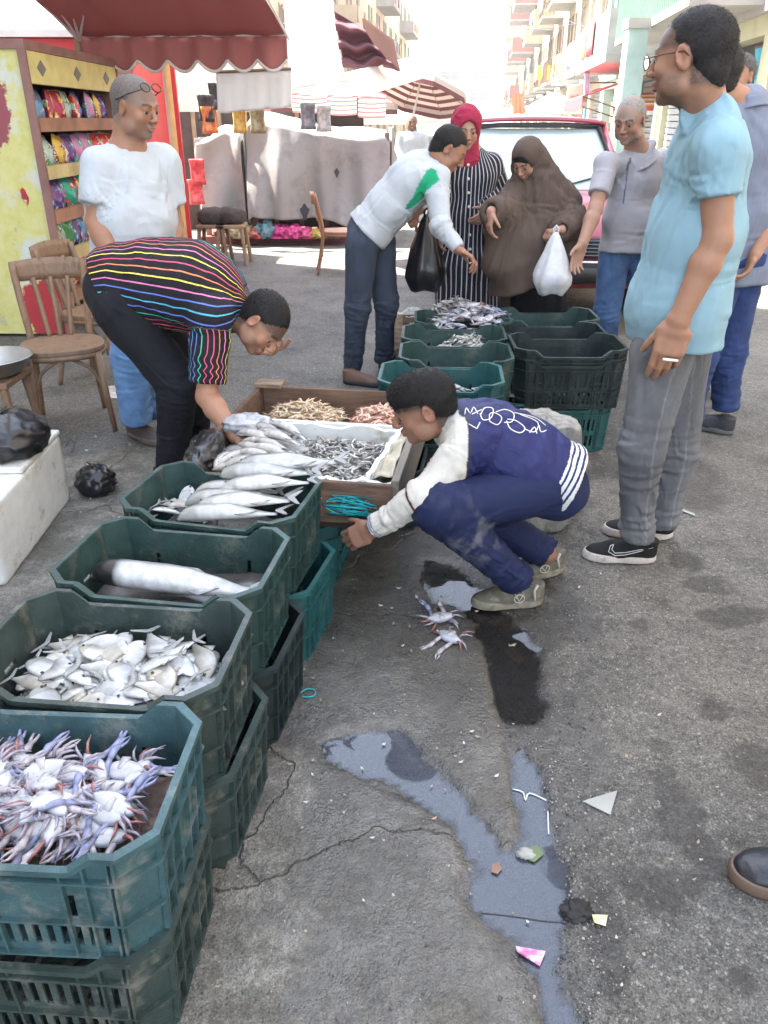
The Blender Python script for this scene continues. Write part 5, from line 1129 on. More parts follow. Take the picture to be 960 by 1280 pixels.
# ---- crabs
def crab_meshes():
    V = []; F = []; k = 14; col = []
    for (rx, z) in ((.25, -.011), (.75, -.009), (1.0, 0), (.8, .009), (.35, .014)):
        for j in range(k):
            a = 2*math.pi*j/k; sx = .044*rx*(1+.28*(abs(math.cos(a))**10)); V.append((sx*math.cos(a), .027*rx*math.sin(a)*(1 if math.sin(a) > 0 else .85), z)); col.append(((.50, .50, .51) if z > -.005 else (.26, .24, .28)) if rx < 1 else (.30, .32, .42))
    for i in range(4):
        for j in range(k): F.append((i*k+j, i*k+(j+1) % k, (i+1)*k+(j+1) % k, (i+1)*k+j))
    F.append(tuple(range(k))[::-1]); F.append(tuple(4*k+j for j in range(k)))
    b0 = len(V)   # belly flap
    for q in ((-.010, -.022, .0145), (.010, -.022, .0145), (.004, .008, .017), (-.004, .008, .017), (-.010, -.022, .010), (.010, -.022, .010), (.004, .008, .010), (-.004, .008, .010)): V.append(q); col.append((.48, .47, .47))
    F += [(b0, b0+1, b0+2, b0+3), (b0, b0+4, b0+5, b0+1), (b0+1, b0+5, b0+6, b0+2), (b0+3, b0+2, b0+6, b0+7), (b0, b0+3, b0+7, b0+4)]
    me = mkmesh('crab_shell', V, F, tissue('crab_shell', .35, bump=.2, bscale=400), True)
    at = me.attributes.new('dye', 'FLOAT_COLOR', 'POINT'); A_ = np.ones((len(V), 4), np.float32); A_[:, :3] = np.array(col); at.data.foreach_set('color', A_.ravel())
    claws = []
    for cname, c1 in (('crab_claw_blue', (.26, .28, .42)), ('crab_claw_white', (.42, .38, .40))):
        m = MB(); m.tube([(0, 0, 0), (.012, .010, .004), (.030, .020, .004)], [.006, .007, .006], 7); m.tube([(.030, .020, .004), (.052, .030, .003), (.070, .030, .001)], [.007, .0095, .005], 7, flat=.7); m.tube([(.066, .033, .001), (.085, .036, 0), (.100, .030, 0)], [.0045, .0032, .001], 6); m.tube([(.066, .026, .001), (.084, .024, 0), (.098, .027, 0)], [.0040, .0028, .001], 6)
        claws.append(m.mesh('crab_claw', mat(cname, c1, rough=.35, var=.35, vscale=50), True))
    m = MB(); m.tube([(0, 0, 0), (.016, .004, .006), (.034, .0, .003), (.052, -.010, -.004)], [.0040, .0040, .0030, .0010], 6)
    leg = m.mesh('crab_leg', mat('crab_leg', (.27, .24, .28), rough=.4, var=.4, vscale=50), True)
    m = MB(); m.tube([(0, 0, 0), (.016, .004, .006), (.034, .0, .003), (.052, -.010, -.004)], [.0040, .0040, .0030, .0010], 6)
    leg2 = m.mesh('crab_leg', mat('crab_leg_red', (.26, .11, .10), rough=.4, var=.4, vscale=50), True)
    return me, claws, (leg, leg2)
CR = crab_meshes()
def put_crab(loc, rot, label, group, sc=1, r=rf, parts=True):
    o = link('crab', CR[0], None, loc, rot, (sc,)*3); tag(o, label, 'crab', group)
    for s_ in (-1, 1):
        c = link('claw', CR[1][r.random() < .5], o, (s_*.026, .016, 0), (0 if s_ > 0 else math.pi, 0, (R(r.uniform(40, 120)) if s_ > 0 else R(180-r.uniform(40, 120)))))
        for k in range(4 if parts else 2):
            link('leg', CR[2][r.random() < .3], o, (s_*(.036-.004*k), .006-.010*k, -.002), (r.uniform(-.3, .3), r.uniform(-.2, .5)*s_, (R(15-22*k+r.uniform(-10, 10)) if s_ > 0 else R(165+22*k+r.uniform(-10, 10)))))
    return o
base_mound(K1, 'packed crab legs and straw filling the nearest crate', (.20, .13, .10), .105, .225, .135, .02, 'packed_crabs')
for i in range(76):
    lay = i/76; x = rf.uniform(-.18, .165); y = rf.uniform(-.075, .085); z = .130+.045*lay+.025*math.exp(-(x*x/.03+y*y/.015))
    put_crab(in_crate(K1, x, y, z), (rf.gauss(0, .16), rf.gauss(0, .16), rf.uniform(0, 6.28)), 'blue crab turned belly up in the crate nearest the camera', 'crabs heaped in the nearest crate', rf.uniform(.76, .98))
g = G(550, 776); put_crab((g.x, g.y, .012), (0.1, 0, .3), 'white crab with bluish legs on wet concrete, farther of the two, by the shoe', None, .95)
g = G(562, 800); put_crab((g.x, g.y, .012), (-.1, .1, 2.3), 'upturned white crab with pale blue claws on wet concrete, nearer of the two', None, .95)
# ---- far block
rf2 = random.Random(8)
for i in range(84):
    lay = i/84; x, y = .50+rf2.gauss(0, .12), 4.56+rf2.gauss(0, .09); z = .40+.14*math.exp(-((x-.52)**2/.03+(y-4.6)**2/.03))+.02*lay
    if i % 2: put_fish(SIL['flat'][i % 3], (x, y, z), (rf2.gauss(0, .3), rf2.gauss(0, .3), rf2.uniform(0, 6.28)), 'small flat silver fish mixed into the crab heap of the far block', 'flat fish in the far crab heap', .6, False); continue
    put_crab((x, y, z), (rf2.gauss(0, .2), rf2.gauss(0, .2), rf2.uniform(0, 6.28)), 'crab in the overflowing heap of the far block of crates', 'crabs heaped in the far crate', rf2.uniform(.7, .9), rf2, False)
def heap(n, cx, cy, sx, sy, z0, top, kind, label, group, sc=(.8, 1.1), r=rf2, keep=60):
    m = MB(); m.grid(lambda u, v: (cx+(u-.5)*3.2*sx, cy+(v-.5)*3.2*sy, z0-.012+top*.85*math.exp(-((u-.5)**2+(v-.5)**2)*7)), 14, 12)
    m.build('packed_fish', mat('packed_fish_m', (.20, .20, .18), rough=.4, var=.5, vscale=40, bump=.8, bscale=90), smooth=True)
    o = [q for q in COL.objects if q.name.startswith('packed_fish')][-1]; tag(o, 'dark wet mass below '+label, 'fish heap', kind='stuff')
    def spot(): x, y = cx+r.gauss(0, sx*.75), cy+r.gauss(0, sy*.75); return (x, y, z0+top*math.exp(-(((x-cx)/sx)**2+((y-cy)/sy)**2)*.7))
    it = []
    for i in range(n-keep):
        p_ = spot(); it.append((r.choice(SIL[kind])[0], Matrix.Translation(Vector(p_)-Vector((0, 0, .004))) @ Euler((r.gauss(0, .35), r.gauss(0, .3), r.uniform(0, 6.28))).to_matrix().to_4x4() @ Matrix.Scale(r.uniform(*sc), 4)))
    if it: tag(joined('fish_pile', it), 'lower fish of the heap: '+label, 'fish heap', kind='stuff')
    for i in range(keep):
        x, y = cx+r.gauss(0, sx*.75), cy+r.gauss(0, sy*.75); z = z0+top*math.exp(-(((x-cx)/sx)**2+((y-cy)/sy)**2)*.7)
        put_fish(r.choice(SIL[kind]), (x, y, z), (r.gauss(0, .35), r.gauss(0, .3), r.uniform(0, 6.28)), label, group, r.uniform(*sc), False)
heap(200, .43, 4.20, .115, .075, .36, .10, 'small', 'small sardine in the mound behind the boy', 'sardines in the small mound', keep=70)
heap(50, .95, 4.66, .13, .07, .34, .055, 'small', 'small fish in the farthest dark crate of the right column', 'small fish in the farthest right crate', keep=25)
heap(26, .40, 3.85, .15, .09, .30, .04, 'small', 'small fish on the bottom of the half empty green crate', 'small fish in the half empty crate', keep=20)
for i in range(5): put_fish(SIL['mid'][i % 2], (.10+.05*i, 3.47+.02*(i % 3), .40), (0, 0, rf2.uniform(-.5, .5)), 'silver fish in the teal crate behind the boy\'s head', 'silver fish in the teal crate', 1.1)
# ============================================================ the wooden fish tray
WOOD = mat('weathered_wood', (.16, .095, .060), rough=.75, var=.45, vscale=6, stretch=(1, 9, 9), bump=.6, bscale=60, dirt=(.07, .045, .03), dirtscale=5)
WOODW = mat('pale_wood', (.30, .21, .14), rough=.75, var=.4, vscale=6, stretch=(1, 9, 9), bump=.6, bscale=60, dirt=(.15, .10, .07), dirtscale=5)

TY, TYAW = (-.255, 2.845), R(-9)
TZ = .305
tray = thing('wooden_tray', 'long shallow wooden tray with prawns and fish between the bending man and the boy', 'tray', (*TY, TZ), TYAW)
hw, hd, hh = .355, .455, .15
for i in range(5): MB().b(-hw+.004, hw-.004, -hd+i*.182, -hd+i*.182+.178, 0, .012).build('plank', WOOD, tray, bevel=.002)
MB().b(-hw-.012, hw+.012, -hd-.020, -hd-.001, -.012, hh-.012).build('front_board', WOOD, tray, bevel=.004)
MB().b(-hw, hw, hd+.001, hd+.020, -.012, hh).build('back_board', WOOD, tray, bevel=.004)
MB().b(-hw-.021, -hw-.001, -hd, hd+.02, -.01, hh).build('side_board', WOOD, tray, bevel=.004)
MB().b(hw+.001, hw+.028, -hd-.02, hd+.02, -.012, hh+.006).build('side_board', mat('grey_wood', (.20, .18, .15), rough=.8, var=.35, vscale=6, stretch=(9, 1, 9), bump=.6, bscale=60), tray, bevel=.004)
MB().b(-hw+.001, hw-.001, .075, .090, .012, hh-.012).build('divider', FOAM, tray, bevel=.003)
MB().b(-hw-.03, -hw+.09, hd-.03, hd+.05, hh+.001, hh+.018).build('corner_block', WOODW, tray, bevel=.003)
# foam lining in the front right, with chipped upper edge
lining = thing('foam_box', 'broken white foam box holding grey prawns inside the wooden tray', 'foam box', (*TY, TZ), TYAW)
def foam_wall(x0, y0, x1, y1, z0, z1, th, nm='foam_side'):
    m = MB(); n = 26; L_ = math.hypot(x1-x0, y1-y0); dx, dy = (x1-x0)/L_, (y1-y0)/L_; nx_, ny_ = -dy, dx; V = []; rr_ = random.Random(int(x0*100+y0*77))
    for i in range(n+1):
        t = i/n; zt = z1+.006*math.sin(t*19)+rr_.uniform(-.005, .004)
        for o, z in ((0, z0), (th, z0), (th*rr_.uniform(.8, 1), zt), (0, zt-.002)): V.append((x0+(x1-x0)*t+nx_*o, y0+(y1-y0)*t+ny_*o, z))
    F = [(i*4+j, (i+1)*4+j, (i+1)*4+(j+1) % 4, i*4+(j+1) % 4) for i in range(n) for j in range(4)]+[(0, 1, 2, 3), (n*4+3, n*4+2, n*4+1, n*4)]
    m.add(V, F); return m.build(nm, FOAM, lining)
foam_wall(-.02, -hd+.003, hw-.004, -hd+.003, .013, .135, .022)
foam_wall(hw-.024, .070, hw-.075, -hd+.030, .013, .148, -.020)
foam_wall(-.30, .050, hw-.03, .050, .013, .135, .020)
m = MB(); m.b(-.02, hw-.08, -hd+.03, .045, .013, .028); m.build('foam_base', FOAM, lining)
m = MB(); m.grid(lambda u, v: (hw-.072+u*.068, -.40+v*.44, .148-.03*(1-u)+.010*math.sin(v*17+u*5)), 8, 30); m.build('foam_flap', mat('foam_stained', (.50, .45, .34), rough=.7, var=.35, vscale=16, bump=.5, bscale=120), lining, smooth=True, solid=.006)
fT = M2(math.degrees(TYAW))
def tp(x, y, z): a, b_ = fT(x, y); return (TY[0]+a, TY[1]+b_, TZ+z)
def prawn_mesh(name, L, c, curl):
    m = MB(); P = []; rr_ = []
    for i in range(7):
        t = i/6; a = (t-.5)*curl; P.append((L*.5*math.sin(a)/(curl/2+1e-6)*1.0, -L*.5*(1-math.cos(a))/(curl/2+1e-6), .004)); rr_.append(L*(.02+.065*math.sin(math.pi*min(1, .12+t*.86))**.8))
    m.tube(P, rr_, 6); n0 = len(m.V)
    m.tube([P[0], (P[0][0]-L*.10, P[0][1]-L*.02, .006)], [L*.02, L*.004], 4)
    for s_ in (-1, 1): m.tube([P[0], (P[0][0]-L*.15, P[0][1]+s_*L*.2, .004), (P[0][0]+L*.1, P[0][1]+s_*L*.38, .003)], L*.006, 3, caps=False)
    m.add([(P[-1][0]-L*.01, P[-1][1], .004), (P[-1][0]+L*.10, P[-1][1]-L*.10, .003), (P[-1][0]+L*.13, P[-1][1], .003), (P[-1][0]+L*.10, P[-1][1]+L*.08, .003)], [(0, 1, 2, 3)])
    return m.mesh(name, c, True)
def pm(nm, c): return mat(nm, c, rough=.28, var=.45, vscale=130, spec=.6)
PG = [prawn_mesh('prawn', .060, pm('prawn_grey', (.34, .33, .29)), 1.3), prawn_mesh('prawn', .055, pm('prawn_pale', (.58, .56, .50)), 2.2), prawn_mesh('prawn', .055, pm('prawn_dark', (.16, .15, .14)), .8)]
PT = [prawn_mesh('prawn', .062, pm('prawn_tan', (.62, .46, .30)), 1.5), prawn_mesh('prawn', .055, pm('prawn_sand', (.74, .60, .42)), 2.2), prawn_mesh('prawn', .058, pm('prawn_brown', (.42, .29, .17)), .9)]
PP = [prawn_mesh('prawn', .062, pm('prawn_pink', (.72, .44, .32)), 1.5), prawn_mesh('prawn', .055, pm('prawn_peach', (.78, .58, .46)), 2.2), prawn_mesh('prawn', .058, pm('prawn_rust', (.52, .26, .17)), .9)]
def prawns(n, x0, x1, y0, y1, z0, top, meshes, label, group, bed, extra):
    cx, cy = (x0+x1)/2, (y0+y1)/2
    zf = lambda x, y: z0+top*max(0, 1-((x-cx)/(x1-x0)*1.9)**2)*max(0, 1-((y-cy)/(y1-y0)*1.9)**2)+.006*math.sin(x*61)*math.cos(y*53)
    m = MB(); m.grid(lambda u, v: tp(x0+u*(x1-x0), y0+v*(y1-y0), zf(x0+u*(x1-x0), y0+v*(y1-y0))-.012), 20, 20)
    o = m.build('packed_prawns', mat(bed[0], bed[1], rough=.35, var=.7, vscale=90, bump=.6, bscale=200), smooth=True); tag(o, 'wet bed of prawn bits under '+label, 'prawns', kind='stuff')
    rr_ = random.Random(n); it = []
    for k in range(extra):      # under layer, uncountable
        x, y = rr_.uniform(x0, x1), rr_.uniform(y0, y1); it.append((rr_.choice(meshes), Matrix.Translation(Vector(tp(x, y, zf(x, y)-.004))) @ Euler((rr_.gauss(0, .35), rr_.gauss(0, .3), rr_.random()*6.28)).to_matrix().to_4x4() @ Matrix.Scale(rr_.uniform(.75, 1.1), 4)))
    tag(joined('prawn_pile', it), 'lower layer, '+label, 'prawns', kind='stuff')
    for i in range(n):
        x, y = rr_.uniform(x0+.01, x1-.01), rr_.uniform(y0+.01, y1-.01)
        q = link('prawn', rr_.choice(meshes), None, tp(x, y, zf(x, y)+rr_.uniform(-.002, .006)), (rr_.gauss(0, .35), rr_.gauss(0, .3), rr_.random()*6.28), (rr_.uniform(.75, 1.1),)*3); tag(q, label, 'prawn', group)
prawns(180, -.06, hw-.085, -hd+.028, .045, .065, .055, PG, 'small grey prawn in the foam box at the front of the wooden tray', 'grey prawns in the foam box', ('prawn_bed_grey', (.16, .155, .14)), 260)
prawns(60, -.29, .03, .12, .42, .06, .075, PT, 'tan prawn in the back left heap of the wooden tray', 'tan prawns in the back of the tray', ('prawn_bed_tan', (.30, .21, .13)), 190)
prawns(60, .08, hw-.02, .11, .42, .06, .075, PP, 'pinkish prawn in the back right heap of the wooden tray', 'pink prawns in the back of the tray', ('prawn_bed_pink', (.36, .21, .14)), 190)
# long whitings at the left front of the tray
for i, (x, y, z, yaw) in enumerate(((-.30, -.30, .135, 78), (-.265, -.29, .14, 80), (-.225, -.28, .145, 72), (-.17, -.38, .145, 4), (-.12, -.335, .150, -14), (-.13, -.29, .155, -18), (-.16, -.25, .160, -22), (-.15, -.20, .165, -24), (-.11, -.22, .170, -20), (-.18, -.14, .165, -28), (-.12, -.13, .172, -26), (-.09, -.17, .178, -25), (-.16, -.07, .165, -30), (-.08, -.08, .172, -34), (-.17, -.01, .155, -38), (-.09, -.27, .165, -16))):
    ORD = ['first', 'second', 'third', 'fourth', 'fifth', 'sixth', 'seventh', 'eighth', 'ninth', 'tenth', 'eleventh', 'twelfth', 'thirteenth']
    put_fish(SIL['mid'][i % 2], tp(x, y, z-.030), (rf.gauss(-.1, .2), R(rf.uniform(-4, 6)), TYAW+R(yaw)), (ORD[i]+' from the left of the slim fish pointing away at the tray corner' if i < 3 else ORD[i-3]+' from the front of the slim slanting fish on the tray newspaper'), 'slim fish at the front left of the tray', rf.uniform(.98, 1.15))
m = MB(); m.grid(lambda u, v: tp(-.34+u*.40, -.43+v*.47, .060+.055*math.sin(u*2.6+.3)*math.sin(v*2.8+.2)), 14, 14); o = m.build('newspaper', mat('wet_paper', (.45, .44, .42), rough=.5, var=.2, vscale=30), smooth=True, solid=.003); tag(o, 'wet newspaper lining under the slim fish in the tray', 'newspaper')
BLK = mat('black_plastic_bag', (.010, .010, .012), rough=.28, bump=.5, bscale=45, var=.1, spec=.6)
a = tp(-.345, -.28, .10); crumple('plastic_bag', 'crumpled glossy black plastic bag at the left corner of the wooden tray', 'plastic bag', a, (.055, .15, .05), BLK, 4, .7, .35, False)
a = tp(-.28, .0, .115); crumple('plastic_bag', 'crumpled clear whitish plastic bag at the bending man\'s hand on the tray', 'plastic bag', a, (.09, .06, .035), mat('clear_bag', (.55, .56, .58), rough=.2, var=.3, vscale=30, trans=.3), 9, .7, .4, False)
# teal twine at the front right corner
m = MB(); rr_ = random.Random(2)
for k in range(9):
    P = [tp(.17+rr_.uniform(-.03, .13)+.02*math.cos(t*2+k), -hd-.028-.006*rr_.random(), .06+.035*math.sin(t+k)*(1 if k < 5 else .5)-.02*(k > 5)) for t in np.linspace(0, 4, 12)]
    m.tube(P, .0022, 5)
tag(m.build('twine', mat('teal_twine', (.02, .40, .42), rough=.8), smooth=True), 'tangle of teal twine hanging on the front board of the wooden tray', 'twine')
# the slab of board the tray stands on
o = MB().box((0, 0, 0), (.66, .88, .045)).build('support_board', mat('dark_board', (.05, .035, .03), rough=.8, var=.3), loc=(TY[0]+.005, TY[1]+.01, .2725), rot=(0, 0, TYAW), bevel=.004); tag(o, 'dark wet board carrying the wooden fish tray on top of the crates', 'board')
# rough wooden box with silver fish, far block
t = thing('wooden_box', 'rough pale wooden box heaped with small fish beside the bending man in white', 'wooden box', (.40, 4.97, .245), R(-2))
for nm, q in (('board', (-.33, .33, -.19, -.172, 0, .13)), ('board', (-.33, .33, .172, .19, 0, .13)), ('board', (-.33, -.312, -.171, .171, 0, .13)), ('board', (.312, .33, -.171, .171, 0, .13)), ('base', (-.311, .311, -.171, .171, 0, .015)), ('corner_post', (-.311, -.28, -.171, -.14, .0151, .20)), ('corner_post', (.28, .311, -.171, -.14, .0151, .20))):
    MB().b(*q).build(nm, WOODW, t, bevel=.003)
heap(130, .46, 4.97, .15, .10, .37, .13, 'mid', 'small silver fish heaped in the rough wooden box of the far block', 'silver fish heaped in the far wooden box', (.45, .6), keep=60)
o = crumple('sack', 'grey speckled sack of ice on the ground beside the sweater man\'s shoes', 'sack', (.18, 5.35, .0), (.20, .15, .20), mat('sack_grey', (.42, .42, .40), rough=.8, var=.4, vscale=60, bump=.8, bscale=100), 5, .8, .15, False)
# stone block behind the boy
bm = bmesh.new(); bmesh.ops.create_cube(bm, size=1); bmesh.ops.subdivide_edges(bm, edges=bm.edges[:], cuts=22, use_grid_fill=True)
V = np.array([v.co for v in bm.verts]); n = fbm(V*4, 3, 5)-.5
for v, a in zip(bm.verts, n):
    c = v.co; rr = max(0, c.length-.60); c2 = c*(1-.62*rr); c2 = c2*(1+.10*a); v.co = Vector((c2.x*.40, c2.y*.40, (c2.z+.5)*.50*(1+.06*a)))
me = bpy.data.meshes.new('stone_block'); bm.to_mesh(me); bm.free(); me.polygons.foreach_set('use_smooth', [True]*len(me.polygons))
me.materials.append(mat('rough_stone', (.30, .285, .25), rough=.9, var=.45, vscale=22, bump=1, bscale=70, dirt=(.14, .13, .11), dirtscale=9))
o = link('stone_block', me, None, (.635, 2.95, -.01), (0, 0, R(8)), (.64, .72, .94)); tag(o, 'rough grey stone block on the street right behind the crouching boy', 'stone block')
# ============================================================ people
def unit(v): v = np.array(v, np.float64); return v/(np.linalg.norm(v)+1e-12)
def frame(f, u):
    f = unit(f); r = unit(np.cross(f, u)); u = np.cross(r, f); return np.stack([r, f, u], 1)   # columns right, forward, up
def lc(c, A, p, s=1): return np.array(c)+A@(np.array(p, float)*s)
def head_sdf(S, c, A, s=1, mouth=0, fat=1.0):
    P = lambda p: lc(c, A, p, s)
    E = lambda p, r, k=.012, op='add', M=None: S.ell(P(p), np.array(r)*s, A if M is None else A@M, k, op)
    E((0, -.018, .028), (.073, .092, .082), .02)
    E((0, .026, -.005), (.064*fat, .062, .085), .03)
    E((0, .028, -.066), (.050*fat, .047, .042), .03)
    E((0, .066, -.094), (.021, .017, .016), .02)
    for x in (-1, 1):
        E((x*.040*fat, .058, -.028), (.021, .020, .020), .02)
        E((x*.056*fat, .02, -.068), (.014, .03, .024), .025)
        S.cone(P((x*.010, .086, .020)), .007*s, P((x*.045, .070, .018)), .007*s, .012)
    for x in (-1, 1): E((x*.031, .099, .001), (.017, .017, .011), .014, 'cut')
    for x in (-1, 1):
        E((x*.031, .074, .0065), (.0165, .0125, .0085), .003)
        E((x*.031, .0725, -.0085), (.0155, .011, .006), .003)
    S.cone(P((0, .083, .012)), .008*s, P((0, .104, -.024)), .0105*s, .008)
    E((0, .104, -.029), (.0115, .012, .009), .006)
    for x in (-1, 1): E((x*.012, .096, -.033), (.0075, .011, .0075), .005)
    S.cone(P((-.016, .086, -.057)), .0055*s, P((.016, .086, -.057)), .0055*s, .006)
    E((0, .091, -.057), (.014, .007, .006), .006)
    E((0, .088, -.068), (.017, .008, .0065), .007)
    S.cone(P((-.019, .092, -.064)), .0020*s, P((.019, .092, -.064)), .0020*s, .005, 'cut')
    for x in (-1, 1):
        Mr = np.array(Euler((R(-12), 0, R(x*-22))).to_matrix())
        E((x*.076, -.006, -.005), (.0075, .021, .033), .006, M=Mr)
        E((x*.083, .000, -.002), (.005, .011, .017), .005, 'cut', M=Mr)
def hand_sdf(S, wr, d, palm, curl=(.4, .5, .55, .6), s=1, thumb=.4, spread=.035, right=True, tcurl=.3):
    """d wrist->knuckles, palm = normal the palm faces; thumb on side = cross sign"""
    d = unit(d); palm = unit(np.array(palm)-d*(np.dot(palm, d))); sd_ = np.cross(d, palm)*(1 if right else -1)   # towards thumb
    wr = np.array(wr, float)
    pc = wr+d*.048*s
    S.cone(wr, .021*s, wr+d*.03*s, .020*s, .012, side=sd_, asp=1.45)
    S.cone(wr+d*.03*s, .0155*s, wr+d*.086*s, .0125*s, .01, side=sd_, asp=3.0)
    S.ell(wr+d*.035*s+sd_*.024*s+palm*.008*s, np.array((.016, .028, .014))*s, frame(d, palm), .012)
    L = [(.044, .026, .021), (.048, .030, .022), (.045, .028, .021), (.036, .021, .018)]
    for i in range(4):
        o = (1.5-i)*.0205*s
        p = wr+d*(.088-abs(i-1)*.004)*s+sd_*o
        dd = unit(d+sd_*(1.5-i)*spread); ax = dd.copy(); a = 0; rr = [.0102, .0095, .0086, .0072]
        if i == 3: rr = [q*.88 for q in rr]
        S.cone(wr+d*.06*s+sd_*o, .009*s, p, rr[0]*s, .006)
        for j in range(3):
            a += curl[i]*(1.0, 1.1, .7)[j]
            v = math.cos(a)*dd+math.sin(a)*palm
            q = p+v*L[i][j]*s
            S.cone(p, rr[j]*s, q, rr[j+1]*s, .0025); p = q
    p = wr+d*.022*s+sd_*.026*s+palm*.006*s
    v = unit(d*(.8-thumb*.5)+sd_*(.45+thumb*.6)+palm*.25)
    q = p+v*.042*s; S.cone(p, .013*s, q, .0105*s, .008)
    v2 = unit(v+palm*tcurl*.9+d*.35); q2 = q+v2*.03*s; S.cone(q, .0105*s, q2, .0095*s, .003)
    v3 = unit(v2+palm*tcurl*.6+d*.2); S.cone(q2, .0092*s, q2+v3*.022*s, .0075*s, .003)
    return sd_
SKIN = {}
def skin_mat():
    return mat('skin', (1, 1, 1), rough=.5, attr='dye', var=.06, vscale=26, bump=.25, bscale=380, spec=.45, sss=.06)
def head_dye(V, col, c, A, s=1, stubble=0, stub_col=(.11, .07, .05), brow=(.02, .015, .012), lip=(.42, .17, .14), goatee=0, hair=None):
    col = np.array(col, np.float32)
    D = np.tile(col, (len(V), 1))*(1+.12*(fbm(V*22, 3)-.5))[:, None]
    q = ((V-_v(c))@np.array(A, np.float32))/s
    near = (np.abs(q) < .15).all(1)
    def mixc(m, cc): D[:] = D*(1-m[:, None])+_v(cc)*m[:, None]
    D *= (1+.16*(fbm(V*60, 13, 3)-.5))[:, None]
    x, y, z = q[:, 0], q[:, 1], q[:, 2]
    blush = np.exp(-((np.abs(x)-.04)/.02)**2-((z+.03)/.02)**2)*(y > .03)*near; mixc(blush*.25, col*_v((1.15, .8, .75)))
    ns = np.exp(-(x/.016)**2-((z+.03)/.016)**2)*(y > .08)*near; mixc(ns*.25, col*_v((1.1, .78, .7)))
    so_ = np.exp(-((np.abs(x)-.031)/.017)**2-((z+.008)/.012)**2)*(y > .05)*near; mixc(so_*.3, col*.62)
    ear = (np.abs(x) > .074)*near; mixc(ear*.3, col*_v((1.1, .75, .7)))
    if stubble:
        m = np.clip((-.028-z)/.02, 0, 1)*np.clip((y+.02)/.03, 0, 1)*(z > -.125)*near
        m = m*(1-np.exp(-((np.abs(x)-.034)/.018)**2-((z+.03)/.015)**2)*.9)
        nn = .6+.8*fbm(V*260, 5)
        mixc(np.clip(m*stubble*nn, 0, 1), stub_col)
    if goatee:
        m = np.exp(-(x/.026)**4-((z+.078)/.03)**4)*(y > .05)*near; mixc(np.clip(m*goatee, 0, 1), stub_col)
    m = ((((x)/.022)**2+((z+.0625)/.0085)**2) < 1)*(y > .07)*near; mixc(m*.8, np.array(lip))
    if hair:
        hl_, fc_, hm_, tmp_ = hair; e1 = np.sqrt((x/.12)**2+((y-fc_[0])/fc_[2])**2+((z-fc_[1])/(.085+hl_*.55))**2); e2 = np.sqrt(((np.abs(x)-.09)/.04)**2+((y-tmp_)/.05)**2+((z+.035)/.052)**2)
        m = np.clip((np.minimum(e1, e2)-.87)/.13, 0, 1)*near*np.maximum(np.clip((z-.005)/.02, 0, 1), np.clip((-.012-y)/.015, 0, 1)*np.clip((z+.085)/.02, 0, 1)); mixc(m**1.5*(.55+.6*fbm(V*300, 7))*.85*(np.abs(x) < .079), hm_)
    zb = .021+.004*np.cos((np.abs(x)-.03)*70)
    m = (np.abs(z-zb) < .0042)*(np.abs(x) > .012)*(np.abs(x) < .05)*(y > .045)*near; mixc(m*.8, brow)
    return D
def eyes(parent, org, c, A, s=1, down=.35):
    for x in (-1, 1):
        e = MB(); me = bpy.data.meshes.get('eye_white_mesh')
        if me is None:
            bm = bmesh.new(); bmesh.ops.create_uvsphere(bm, u_segments=14, v_segments=10, radius=.0118); me = bpy.data.meshes.new('eye_white_mesh'); bm.to_mesh(me); bm.free()
            me.materials.append(mat('eye_white', (.38, .34, .30), rough=.25, var=.03)); me.polygons.foreach_set('use_smooth', [True]*len(me.polygons))  # white kept dark to carry the shade of the lids
            bm = bmesh.new(); bmesh.ops.create_uvsphere(bm, u_segments=12, v_segments=8, radius=.0075); m2 = bpy.data.meshes.new('iris_mesh'); bm.to_mesh(m2); bm.free()
            m2.materials.append(mat('iris', (.02, .012, .008), rough=.15, var=.03))
        p = lc(c, A, (x*.031, .0725, -.001), s)-np.array(org)
        o = link('eye', me, parent, Vector(p), None, (s, s, s))
        o2 = link('iris', bpy.data.meshes['iris_mesh'], o, Vector(A@np.array((0, .0066, -.0066*down))))
HAIRM = lambda n, c: mat(n, c, rough=.55, var=.35, vscale=90, bump=.5, bscale=900, spec=.3)
